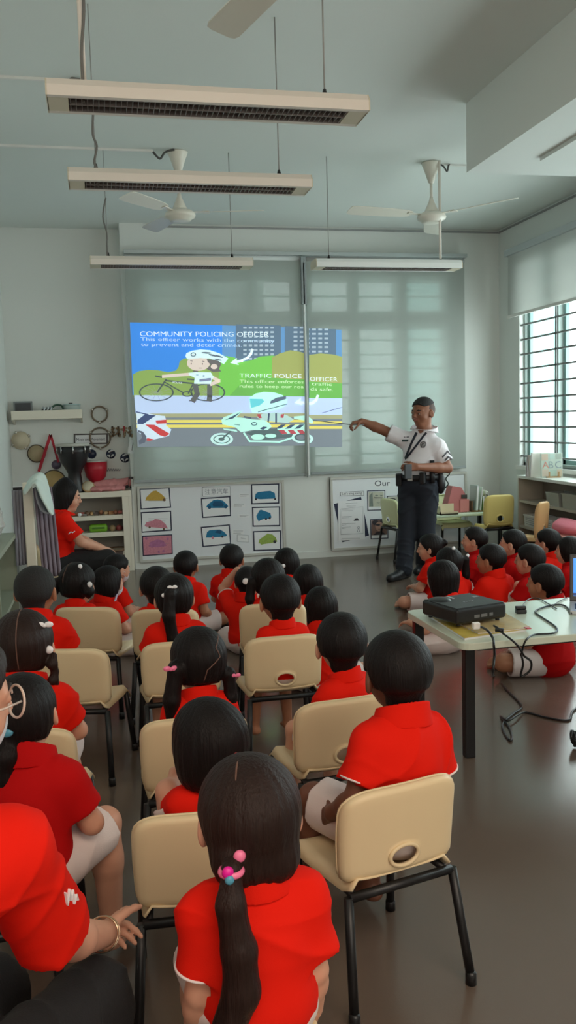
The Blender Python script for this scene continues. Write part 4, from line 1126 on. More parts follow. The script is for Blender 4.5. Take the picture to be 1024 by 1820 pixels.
for (x0, y0, x1) in ((255, 400, 405), (265, 436, 385), (205, 478, 370), (205, 498, 350), (205, 572, 330), (205, 590, 300), (205, 664, 380), (205, 684, 260), (205, 712, 320), (205, 728, 255), (190, 800, 480), (205, 858, 440)):
    mb.tube([P(*CO([(x0, y0)])[0], .003) - t.location, P(*CO([(x1, y0 - 6)])[0], .003) - t.location], .0016, 4)
k = CO([(190, 470), (478, 442), (482, 790), (190, 805)])
for i in range(4): mb.tube([P(*k[i], .003) - t.location, P(*k[(i + 1) % 4], .003) - t.location], .0012, 4)
mb.build('printed_lines', INKG, t)
paint(t, 'printed_picture', CO([(355, 628), (375, 598), (405, 590), (430, 625)]), 'wheel', .003)
mb = MB(); mb.torus(P(*CO([(420, 715)])[0], .003) - t.location, .012, .0025, Matrix.Rotation(PI / 2, 3, 'X'), 14, 6); mb.torus(P(*CO([(420, 755)])[0], .003) - t.location, .015, .0025, Matrix.Rotation(PI / 2, 3, 'X'), 14, 6); mb.build('printed_picture', INKG, t)
PHOTO = [M('photo_pale', (186, 186, 170), .4, var=(30, .15)), M('photo_brown', (122, 96, 88), .4, var=(30, .2)), M('photo_dark', (58, 54, 60), .4, var=(30, .3)), M('photo_grey', (120, 130, 124), .4, var=(30, .2)), M('photo_skin', (176, 140, 124), .4, var=(40, .1))]
def photo(label, quad, inner, parts):
    t = picture(label, 'picture', CO(quad), 'bordered photographs on the right pin board', 1.6, 'framed_photo')
    card('photo_print', CO(inner), PHOTO[parts[0]], t, .0025, .0006)
    for i, (pts, c) in enumerate(parts[1]): card('photo_detail', CO(pts), PHOTO[c], t, .0035 + .0008 * i, .0005)
    return t
def oval(c, rx, ry, n=16): return [(c[0] + rx * math.cos(2 * PI * i / n), c[1] + ry * math.sin(2 * PI * i / n)) for i in range(n)]
photo('bordered photo of a pale smiling cut-out face, top middle of the right pin board', [(532, 234), (768, 228), (766, 488), (536, 496)], [(550, 250), (748, 246), (746, 440), (554, 446)],
      (0, [([(560, 440), (560, 300), (600, 255), (610, 440)], 3), (oval((675, 340), 66, 90), 0), (oval((655, 298), 20, 9), 3), (oval((715, 300), 16, 9), 3), ([(612, 300), (630, 322), (730, 324), (735, 330), (630, 332)], 2), ([(645, 380), (680, 392), (710, 380), (680, 400)], 3)]))
photo('bordered photo of a person in a wide dark hat, bottom of the right pin board', [(570, 608), (806, 598), (808, 856), (578, 868)], [(586, 622), (792, 614), (792, 806), (590, 814)],
      (1, [(oval((640, 650), 42, 36), 2), (oval((740, 640), 45, 30), 2), (oval((690, 700), 52, 62), 4), (oval((672, 680), 30, 14), 2), ([(610, 812), (660, 770), (730, 770), (780, 806)], 2), (oval((690, 735), 18, 6), 1)]))
photo('bordered photo of a head in a dark cap, beside the officer on the pin board', [(788, 302), (960, 296), (962, 420), (792, 428)], [(802, 318), (948, 312), (948, 408), (806, 414)],
      (0, [(oval((860, 352), 46, 22), 2), (oval((852, 390), 34, 24), 4)]))
c = P(806, 905); t = thing('heading_letters', 'small dark letters at the lower right corner of the right pin board', 'sign', (c.x, PY, c.z))
card('backing', [(796, 870), (826, 868), (826, 884), (796, 886)], PAPER, t, 0, .0006)
mb = MB(); put_text(mb, 'us', P(799, 882, .002) - t.location, P(813, 881, .002) - t.location, .05); mb.build('lettering', INK, t)

# ------------------------------------------------------------------ music corner: wall shelf and instruments on the alcove wall
MUSIC = 'instruments hung on the alcove wall'
sl_, sr_ = at(20, 735, 9.28).x, at(146, 735, 9.28).x; zs = at(80, 745, 9.28).z
t = thing('wall_shelf', 'white wall shelf with a deep front lip, up on the alcove wall', 'shelf', ((sl_ + sr_) / 2, YL, zs))
w = sr_ - sl_
mb = MB(); mb.box((0, -.125, .01), (w, .25, .02)); mb.box((0, -.243, .045), (w, .018, .09))
mb.build('shelf_board', CREAM, t, .002)
for e in (-1, 1): MB().prism([(e * w / 2, 0, -.05), (e * w / 2, -.25, 0), (e * w / 2, -.25, .09), (e * w / 2, 0, .09)], (-e * .018, 0, 0)).build('shelf_bracket', CREAM, t)
zs2 = zs + .02
def A(px, py, Y=9.38): return at(px, py, Y)
a = A(40, 715); t = thing('framed_board', 'grey framed dark board standing at the left end of the wall shelf', 'frame', (a.x, 9.40, zs2))
m = Matrix.Rotation(-.12, 3, 'X')
MB().box(m @ Vector((0, 0, .085)), (.19, .012, .17), m).build('frame', M('frame_grey', (120, 126, 128), .4), t, .002); MB().box(m @ Vector((0, -.008, .085)), (.155, .006, .135), m).build('dark_panel', M('panel_dark', (66, 66, 70), .5, var=(30, .15)), t)
for i in range(3):
    a = A(72 + 6 * i, 712); t = thing('rhythm_card', ['silver card leaning beside the framed board on the wall shelf', 'silver card leaning between two others on the wall shelf', 'silver card leaning against the green bag on the wall shelf'][i], 'card', (a.x, 9.36, zs2), 0, 'silver cards leaning on the wall shelf')
    m = Matrix.Rotation(.3, 3, 'Y') @ Matrix.Rotation(.35, 3, 'Z'); MB().box(m @ Vector((0, 0, .055)), (.012, .08, .11), m).build('card_body', M('silver_card', (190, 200, 204), .3, metal=.3), t); MB().box(m @ Vector((-.007, 0, .06)), (.003, .05, .06), m).build('dark_patch', DARK, t)
a = A(100, 712); t = thing('green_bag', 'dark green handled bag on the wall shelf', 'bag', (a.x, 9.37, zs2))
s_ = Solid(); s_.ell((0, 0, .035), (.085, .05, .045), None, .02).plane((0, 0, .001), (0, 0, -1)); s_.cone((-.06, 0, .03), (.07, 0, .04), .04, .035, .02)
GRN = M('bag_green', (44, 84, 66), .5, var=(20, .2)); organic('bag_body', s_, .005, GRN, t, folds(.002, 3))
MB().tube(cable_on(None, [(-.06, 0, .06), (-.045, 0, .10), (0, 0, .125), (.05, 0, .115), (.07, 0, .07)]), .010, 8).build('bag_handle', GRN, t)
a = A(127, 712); t = thing('plastic_tub', 'cloudy clear plastic tub at the right end of the wall shelf', 'container', (a.x, 9.38, zs2))
CLR = M('cloudy_plastic', (196, 212, 208), .3, alpha=.75); MB().lathe([(.02, 0), (.075, 0), (.088, .11), (.088, .115), (.05, .12)], n=28).build('tub', CLR, t); MB().lathe([(.05, .12), (.091, .116), (.091, .128), (.02, .132)], n=28).build('tub_lid', M('tub_lid', (176, 200, 200), .4), t); MB().box((-.01, 0, .137), (.04, .02, .012)).build('lid_knob', DARK, t)
XM = Matrix.Rotation(PI / 2, 3, 'X')
def wall_disc(name, label, px, py, rp, rim, skin_m, cat='tambourine', th=.04, jing=0):
    Y = YL - th / 2; c = at(px, py, Y); r = rp / FPX * YL
    t = thing(name, label, cat, (c.x, YL, c.z), 0, MUSIC)
    MB().torus((0, -th / 2, 0), r - .006, .009, XM, 36, 8).build('rim', rim, t)
    if skin_m: MB().lathe([(.001, -.004), (r - .008, -.004), (r - .008, .004), (.001, .004)], (0, -th * .75, 0), 32, XM).build('drum_skin', skin_m, t)
    for i in range(jing):
        a_ = 2 * PI * i / jing + .5; MB().ball((r * math.cos(a_), -th / 2, r * math.sin(a_)), .017, 12, 8).build('bell', M('bell_silver', (196, 190, 180), .25, metal=.9), t)
    MB().cyl((0, 0, r + .012), (0, -.03, r + .012), .004, 8).build('wall_hook', WHITEM, t)
    return t
BRS = M('hoop_bronze', (120, 108, 92), .35, metal=.6); HIDE = M('drum_hide', (206, 196, 170), .6, var=(20, .08)); TANH = M('drum_hide_tan', (176, 160, 128), .4, var=(14, .2))
wall_disc('tambourine', 'cream skinned tambourine hung below the wall shelf', 37, 783, 15, M('cream_rim', (196, 186, 160), .5), HIDE, jing=4)
wall_disc('hand_drum', 'tan hand drum with dark rim hung left of the red strap', 65, 806, 15, M('dark_rim', (74, 64, 52), .5), TANH, 'drum')
wall_disc('bell_hoop', 'thin hoop with bells hung right of the wall shelf', 177, 736, 14, BRS, None, 'bell hoop', jing=3)
wall_disc('bell_hoop', 'thin hoop with bells hung over the framed black bordered sign', 178, 778, 18, BRS, None, 'bell hoop', jing=3)
wall_disc('small_cymbal', 'small purple-grey disc hung between red strap and black drum', 100, 826, 7.5, M('disc_rim', (84, 76, 92), .4), M('disc_face', (92, 84, 104), .3), 'cymbal', .02)
wall_disc('large_drum', 'large tan drum hung behind the white towel', 96, 856, 20, M('dark_rim', (74, 64, 52), .5), M('drum_ochre', (184, 158, 104), .5, var=(12, .12)), 'drum', .10)
# red strap
c = at(90, 772, YL - .05); t = thing('drum_strap', 'red webbing strap hung in an upturned V over the tan drum', 'strap', (c.x, YL - .05, c.z))
STR = M('strap_red', (176, 34, 52), .7); mb = MB()
for (q, w) in (((69, 838), .03), ((104, 822), .024)):
    p = at(q[0], q[1], YL - .05) - t.location; d = p.normalized(); n = Vector((d.z, 0, -d.x)) * w / 2
    mb.prism([n, -n, p - n, p + n], (0, -.004, 0))
mb.build('webbing', STR, t); MB().cyl((0, .05, .0), (0, -.012, .0), .006, 8).build('wall_hook', WHITEM, t)
# wrist bells
for i in range(4):
    YW = YL if i < 2 else YB; c = at(200 + 10.5 * i, 767, YW - .03); t = thing('wrist_bells', ['leftmost bunch in the row of wrist bells beside the bell hoops', 'second bunch from the left in the row of wrist bells', 'third bunch from the left in the row of wrist bells, reddish', 'rightmost bunch of wrist bells, next to the projected slide'][i], 'bells', (c.x, YW, c.z), 0, 'wrist bells hung in a row')
    mb = MB(); r2 = random.Random(i)
    for k in range(7): mb.ball((r2.uniform(-.022, .022), -.03 + r2.uniform(-.012, .012), .035 - .014 * k), .0125, 10, 8)
    mb.build('bells', M('bell_bronze', (150, 130, 104), .3, metal=.7), t)
    MB().box((0, -.022, 0), (.022, .012, .11)).build('strap_band', M('band_%d' % i, [(74, 60, 54), (90, 74, 60), (150, 50, 50), (96, 92, 84)][i], .7), t, .004)
# sign
c = at(161, 780, YL - .006); t = thing('wall_sign', 'black bordered sign reading Music and Movement on the alcove wall', 'sign', (c.x, YL, c.z))
def AW(x, y, d=.004): return at(x, y, YL - d) - t.location
MB().prism([AW(131, 771), (AW(192, 770)), AW(192, 789), AW(131, 790)], (0, .003, 0)).build('border', BLACK, t)
MB().prism([AW(134, 773.5, .006), AW(189, 772.5, .006), AW(189, 786.5, .006), AW(134, 787.5, .006)], (0, .001, 0)).build('sheet', PAPER, t)
mb = MB(); put_text(mb, 'Music and Movement', AW(136, 783.5, .008), AW(187, 782.5, .008), .03); mb.build('lettering', INK, t)
# round stickers and notes
NAVY = M('sticker_navy', (36, 44, 70), .4)
for (x, y, lab, bits) in ((163, 807, 'plain navy round disc on the wall above the red drum', 0), (197, 807, 'navy round disc with white music sign, middle of three on the wall', 1), (222, 814, 'navy round disc with white music sign, nearest the blind', 2)):
    c = at(x, y, YL); t = thing('wall_disc', lab, 'wall decoration', (c.x, YL, c.z), 0, 'round music discs on the alcove wall')
    MB().lathe([(.001, 0), (.050, 0), (.050, .004), (.001, .004)], (0, 0, 0), 28, XM).build('disc', NAVY, t)
    if bits:
        mb = MB()
        for (a_, b_) in (((-.025, .02), (.03, .035)), ((.0, -.03), (.035, -.01)), ((-.04, -.01), (-.015, -.035))): mb.tube([(a_[0], -.007, a_[1]), ((a_[0] + b_[0]) / 2 + .006, -.007, (a_[1] + b_[1]) / 2 + .01), (b_[0], -.007, b_[1])], [.006, .010, .006], 8)
        mb.build('music_sign', PAPER, t)
def note(label, x, y, s, tilt, pair=False, Y=None):
    Y = (Y or YL) - .001; c = at(x, y, Y); t = thing('music_note', label, 'wall decoration', (c.x, Y, c.z), 0, 'black paper music notes')
    m = Matrix.Rotation(tilt, 3, 'Y'); mb = MB(); v = lambda *p: m @ Vector(p) * s
    if not pair:
        MB().prism([v(-.055, 0, -.13), v(.055, 0, -.13), v(.055, 0, .13), v(-.055, 0, .13)], (0, -.003, 0)).build('white_card', PAPER, t)
    for e in ((-.035, .035) if pair else (0,)):
        mb.lathe([(.001, -.004), (.028 * s, -.004), (.028 * s, -.007), (.001, -.007)], m @ Vector((e * s - .012 * s, 0, -.07 * s)), 16, XM)
        mb.prism([v(e + .010, -.004, -.07), v(e + .020, -.004, -.07), v(e + .020, -.004, .09), v(e + .010, -.004, .09)], (0, -.003, 0))
    if pair: mb.prism([v(-.025, -.004, .065), v(.055, -.004, .065), v(.055, -.004, .10), v(-.025, -.004, .10)], (0, -.003, 0))
    else: mb.prism([v(.010, -.004, .09), v(.045, -.004, .04), v(.035, -.004, .03), v(.010, -.004, .065)], (0, -.003, 0))
    mb.build('note', BLACK, t)
note('music note on a slim white card beside the blind', 234, 794, .55, .2, False, YB); note('pair of joined black music notes beside the toy shelves', 231, 858, .62, .06, True, YB)
c = at(201, 834, YL); t = thing('wall_lettering', 'thin grey curly lettering above the pink packet', 'wall decoration', (c.x, YL, c.z))
mb = MB()
mb.tube(cable_on(None, [at(189 + 2.1 * i, 835 + (2.5 if i % 2 else -2.5) * (1 - .03 * i), YL - .006) - t.location for i in range(13)]), .0028, 6); mb.build('script_line', INKG, t)
# black framed picture left
c = at(28, 875, YL - .01); t = thing('framed_picture', 'black picture in a thin white frame, low on the alcove wall left of the towel', 'frame', (c.x, YL, c.z))
MB().box((0, -.01, 0), (.16, .018, .13)).build('frame', PAPER, t); MB().box((.006, -.021, 0), (.14, .004, .105)).build('dark_panel', BLACK, t)

# toy shelf unit
SY0, SY1 = 9.12, 9.48
uL, uR = at(112, 950, SY0).x, at(237, 950, SY0).x
ZT = [at(185, y, SY0).z for y in (874, 917, 947, 981)]
t = thing('toy_shelf', 'cream open toy shelf unit with three tiers against the alcove wall', 'shelf unit', ((uL + uR) / 2, (SY0 + SY1) / 2, 0))
w = uR - uL; dp = SY1 - SY0
MB().box((0, 0, ZT[0] - .03), (w, dp, .06)).build('top_board', CREAM, t, .003)
for k in (1, 2, 3): MB().box((0, 0, ZT[k] - .02), (w - .03, dp - .02, .045)).build('shelf_board', CREAM, t, .002)
MB().box((0, 0, .045), (w - .03, dp - .02, .05)).build('shelf_board', CREAM, t, .002)
for e in (-1, 1): MB().box((e * (w / 2 - .015), 0, ZT[0] / 2 - .03), (.03, dp, ZT[0] - .06)).build('side_panel', CREAM, t, .002)
MB().box((w / 2 - .06, -dp / 2 + .012, ZT[0] / 2 - .03), (.075, .02, ZT[0] - .06)).build('front_stile', CREAM, t, .002)
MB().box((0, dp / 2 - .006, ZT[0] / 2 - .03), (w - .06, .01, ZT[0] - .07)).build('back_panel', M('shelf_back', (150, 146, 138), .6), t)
def on(px, py, Y=9.24): return at(px, py, Y)
WOOD = M('toy_wood', (176, 140, 96), .5, var=(12, .15)); WOODD = M('toy_wood_dark', (112, 86, 66), .5, var=(12, .2))
# djembe
c = on(133, 850, 9.225)
t = thing('djembe_drum', 'tall black goblet drum with a silver rim standing on the toy shelf', 'drum', (c.x, 9.225, ZT[0]))
hz = at(131, 788, 9.225).z - ZT[0]
MB().lathe([(.02, 0), (.10, .0), (.095, .02), (.075, .10), (.066, hz * .38), (.085, hz * .47), (.13, hz * .62), (.155, hz * .82), (.160, hz * .94), (.02, hz * .95)], n=36).build('drum_shell', M('drum_black', (30, 28, 30), .4, var=(16, .3)), t)
MB().lathe([(.02, hz * .94), (.164, hz * .94), (.167, hz * .97), (.164, hz), (.02, hz + .001)], n=36).build('drum_head', M('drum_head_grey', (186, 186, 178), .4), t)
for i in range(8): MB().cyl((.165 * math.cos(i * PI / 4), .165 * math.sin(i * PI / 4), hz * .80), (.168 * math.cos(i * PI / 4), .168 * math.sin(i * PI / 4), hz * .95), .008, 8).build('tuning_lug', M('lug_chrome', (190, 190, 190), .25, metal=.9), t)
c = on(171, 850, 9.36); hz2 = at(171, 818, 9.36).z - ZT[0]
t = thing('red_drum', 'round red drum with a white rim on the toy shelf, right of the black drum', 'drum', (c.x, 9.36, ZT[0]))
MB().lathe([(.02, 0), (.05, .0), (.06, hz2 * .3), (.10, hz2 * .45), (.118, hz2 * .7), (.122, hz2 * .95), (.02, hz2 * .96)], n=32).build('drum_shell', M('drum_red', (184, 30, 48), .4), t)
MB().lathe([(.02, hz2 * .95), (.125, hz2 * .95), (.125, hz2), (.02, hz2 + .002)], n=32).build('drum_head', M('drum_head_grey', (186, 186, 178), .4), t)
PKT = M('pink_film', (214, 140, 140), .25, var=(25, .25), alpha=.85)
for (x, y, sx, sz, lab) in ((198, 852, .20, .055, 'crumpled pink and clear plastic packet lying on the toy shelf'), (190, 868, .17, .025, 'flat pink packet at the front edge of the toy shelf')):
    c = on(x, y, 9.20); s_ = Solid(); s_.ell((0, 0, sz), (sx, .06, sz), None, .02); s_.cone((-sx * .8, 0, sz), (sx * .9, .01, sz * 1.5), sz * .7, sz * .8, .03); s_.plane((0, 0, .0005), (0, 0, -1))
    t = thing('plastic_packet', lab, 'packet', (c.x, 9.27 if sz > .03 else 9.165, ZT[0])); organic('packet_film', s_, .006, PKT, t, folds(.008, int(x)))
c = on(157, 866, 9.18); t = thing('wooden_tambourine', 'round tan wooden tambourine propped on the toy shelf behind the woman', 'tambourine', (c.x, 9.185, ZT[0] + .056), 0)
m = Matrix.Rotation(-.55, 3, 'X') @ XM; MB().lathe([(.002, -.01), (.055, -.012), (.055, .012), (.002, .01)], (0, 0, 0), 28, m).build('drum_skin', HIDE, t); MB().torus((0, 0, 0), .056, .010, m, 30, 8).build('rim', WOOD, t)
# little toys on the tiers
TOYC = [(178, 130, 88), (150, 96, 70), (206, 120, 110), (120, 92, 70), (186, 150, 104), (96, 84, 76), (160, 110, 80), (204, 170, 130)]
zt1 = ZT[1] + .0025
for i in range(11):
    x = uL + .10 + i * (w - .22) / 10; r2 = random.Random(40 + i)
    c = MB(); k = i % 3
    t = thing('wooden_toy', ['wooden rattle', 'turned shaker', 'wooden block'][k] + ' lying on the upper tier of the toy shelf, ' + ['first', 'second', 'third', 'fourth', 'fifth', 'sixth', 'seventh', 'eighth', 'ninth', 'tenth', 'last'][i] + ' from its left end', 'toy', (x, 9.19 + r2.uniform(0, .08), zt1), r2.uniform(0, 3), 'wooden toys on the upper tier')
    mt = M('toy_%d' % (i % 8), TOYC[i % 8], .5, var=(20, .15))
    if k == 0: c.ball((0, 0, .024), (.03, .024, .024), 14, 8).tube([(.02, 0, .02), (.075, 0, .012)], [.008, .008], 8)
    elif k == 1: c.tube([(-.03, 0, .02), (-.01, 0, .02), (.01, 0, .02), (.035, 0, .02)], [.012, .02, .016, .02], 12)
    else: c.box((0, 0, .0175), (.05, .035, .035))
    c.build('toy_body', mt, t)
zt2 = ZT[2] + .0025
c = on(175, 940, 9.2); t = thing('green_case', 'lime green rounded plastic case on the middle tier of the toy shelf', 'case', (c.x, 9.22, zt2))
LIME = M('lime_plastic', (116, 170, 44), .35); MB().box((0, 0, .04), (.19, .12, .08)).build('case_body', LIME, t, .03, 4); MB().box((0, -.062, .045), (.13, .006, .02)).build('case_grip', M('lime_dark', (70, 120, 30), .4), t, .003)
for i, (x, cc) in enumerate(((200, (150, 126, 92)), (212, (140, 60, 60)), (223, (120, 56, 58)))):
    a = on(x, 940, 9.2); t = thing('maraca', ['tan maraca beside the green case', 'dark red maraca, middle one right of the green case', 'dark red maraca at the right end of the middle tier'][i], 'maraca', (a.x, 9.2, zt2), .4 * i)
    MB().ball((0, 0, .033), (.032, .032, .033), 14, 8).build('maraca_head', M('maraca_%d' % i, cc, .4), t); MB().tube([(0, .02, .03), (0, .12, .012)], [.010, .009], 8).build('handle', WOODD, t)
zt3 = ZT[3] + .0025
c = on(208, 975, 9.2); t = thing('dark_basket', 'dark woven basket on the lowest tier of the toy shelf', 'basket', (c.x, 9.24, .0705)); 
MB().lathe([(.02, 0), (.11, 0), (.13, .15), (.125, .15), (.105, .01), (.02, .01)], n=28).build('basket_weave', M('basket_brown', (74, 56, 50), .7, bump=(90, .6)), t); MB().torus((0, 0, .15), .128, .010, None, 32, 8).build('basket_rim', M('basket_rim', (110, 84, 60), .6), t)
# small white rattle at the shelf edge
c = on(142, 923, 9.14); t = thing('small_rattle', 'small white rattle at the edge of the upper tier beside the woman', 'toy', (c.x, 9.15, zt1)); MB().ball((0, 0, .02), .02, 12, 8).build('rattle_head', PAPER, t); MB().tube([(.015, 0, .02), (.07, 0, .012)], [.007, .007], 8).build('handle', GREYP, t)

# towel rail: a tall cream post with cloths hung over it
px_, py_ = at(53, 930, 6.0).x, 6.0; ztop = at(53, 857, 6.0).z
t = thing('towel_stand', 'tall cream wooden towel stand behind the crop-haired boy on the left', 'stand', (px_, py_, 0))
MB().box((0, 0, ztop / 2 + .02), (.065, .05, ztop - .04)).build('post', CREAM, t, .006); MB().box((0, .0, .02), (.30, .30, .04)).build('base', CREAM, t, .006)
MB().cyl((0, -.02, ztop - .03), (0, .34, ztop - .03), .012, 12).build('rail', CREAM, t)
def cloth(label, x0, x1, ztop_, zbot, y0, y1, mat, seed, thick=.012, waves=4, lean=0.0, flare=0.0):
    """a cloth folded over the stand: hangs in soft pleats"""
    r2 = random.Random(seed); n, k = 26, 16; vs = []; fs = []
    for i in range(k + 1):
        u = i / k; z = ztop_ + (zbot - ztop_) * u
        for j in range(n + 1):
            v = j / n; x = x0 + (x1 - x0) * v + lean * u + flare * u * (v - .5)
            y = y0 + (y1 - y0) * v + (.010 + .012 * u) * math.sin(waves * 2 * PI * v + seed + 1.2 * u)
            vs.append((x, y, z))
    for i in range(k):
        for j in range(n): fs.append((i * (n + 1) + j, i * (n + 1) + j + 1, (i + 1) * (n + 1) + j + 1, (i + 1) * (n + 1) + j))
    o = MB().raw([Vector(v) - Vector(((x0 + x1) / 2, (y0 + y1) / 2, zbot)) for v in vs], fs, True).build('towel', mat)
    o.location = ((x0 + x1) / 2, (y0 + y1) / 2, zbot)
    m = o.modifiers.new('thickness', 'SOLIDIFY'); m.thickness = thick; m.offset = 0
    return tag(o, label, 'towel')
TOWM = M('towel_mauve', (150, 142, 150), .95, bump=(300, .5)); TOWG = M('towel_grey', (140, 140, 150), .95, bump=(300, .5), var=(14, .12)); TOWW = M('towel_white', (206, 222, 216), .95, bump=(300, .4))
cloth('grey mauve towel hanging on the left side of the towel stand', at(24, 900, 6).x, at(46, 900, 6).x, ztop - .05, .60, 5.985, 6.03, TOWG, 2)
cloth('dark striped mauve towel hanging on the right side of the towel stand', at(62, 900, 6).x, at(92, 900, 6).x, ztop - .04, .50, 6.0, 6.10, M('towel_dark', (138, 126, 138), .95, bump=(300, .5), var=(9, .3), stretch=(6, 6, .5)), 5, lean=.03)
# white towel looped over the top: a broad band that folds over and curls back under
def ruled(ca, cb, m=10):
    A_, B_ = cable_on(None, ca), cable_on(None, cb); vs = []; fs = []
    for i, (p, q) in enumerate(zip(A_, B_)):
        for j in range(m + 1):
            v = p.lerp(q, j / m); vs.append(v + Vector((0, .012 * math.sin(j * .9 + i * .25), .004 * math.sin(i * .5 + j))))
    for i in range(len(A_) - 1):
        for j in range(m): fs.append((i * (m + 1) + j, i * (m + 1) + j + 1, (i + 1) * (m + 1) + j + 1, (i + 1) * (m + 1) + j))
    return vs, fs
oc = [at(x, y, 5.98) for x, y in ((43, 874), (54, 853), (67, 842), (78, 846), (86, 868), (92, 896), (93, 912))]
ic = [at(x, y, 5.80) for x, y in ((44, 880), (57, 864), (62, 862), (66, 870), (74, 890), (84, 906), (92, 916))]
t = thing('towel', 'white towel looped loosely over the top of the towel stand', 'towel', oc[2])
for nm, (vs, fs), mt_ in (('towel_face', ruled(oc, ic), TOWW), ('towel_fold', ruled([at(x, y, 5.84) for x, y in ((61, 866), (63, 884), (70, 904), (80, 914), (91, 914))], [at(x, y, 5.98) for x, y in ((66, 868), (72, 882), (78, 896), (84, 904), (91, 908))], 6), M('towel_inner_shade', (150, 152, 160), .95, bump=(300, .4)))):  # inside of the loop greyed, its shade put into the colour
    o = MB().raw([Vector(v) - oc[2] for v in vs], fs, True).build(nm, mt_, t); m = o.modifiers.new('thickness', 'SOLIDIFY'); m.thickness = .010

# low cabinet along the left wall
t = thing('side_cabinet', 'low green-grey open cabinet along the left wall', 'cabinet', (-.70, 5.0, 0))
GRC = M('cabinet_green_grey', (150, 158, 140), .5, var=(3, .05))
MB().box((0, 0, .80), (.30, 2.1, .03)).build('worktop', GRC, t, .003)
for z in (.42, .06): MB().box((0, 0, z), (.28, 2.06, .025)).build('shelf_board', GRC, t)
for y in (-1.04, 0, 1.04): MB().box((0, y, .40), (.28, .025, .78)).build('side_panel', GRC, t)
s_ = Solid(); s_.ell((0, 0, .13), (.10, .16, .15), None, .03).cone((0, .02, .2), (.0, .0, .31), .06, .02, .05).plane((0, 0, .001), (0, 0, -1))
t = thing('plastic_bag', 'clear plastic bag holding something red, on the side cabinet', 'bag', (-.68, 5.55, .816)); organic('bag_film', s_, .008, M('clear_film', (214, 214, 212), .2, alpha=.55), t, folds(.009, 9))
s_ = Solid(); s_.ell((0, 0, .07), (.06, .09, .06), None, .03).ell((.01, .05, .12), (.04, .05, .04), None, .03).plane((0, 0, .006), (0, 0, -1)); organic('red_contents', s_, .007, M('bag_red', (190, 76, 64), .6), t, folds(.004, 4))
for i, (y, z) in enumerate(((4.75, .816), (5.0, .816), (4.9, .433))):
    t = thing('paper_stack', ['stack of pale papers at the near end of the side cabinet', 'stack of pale papers beside the clear bag on the side cabinet', 'pale papers on the lower shelf of the side cabinet'][i], 'paper', (-.66, y, z), .1 * i)
    mb = MB()
    for k in range(5): mb.box((.004 * (k % 2), .006 * ((k * 7) % 3), .004 + .008 * k), (.15, .19, .007))
    mb.build('sheets', M('paper_mint', (190, 216, 206), .7), t)

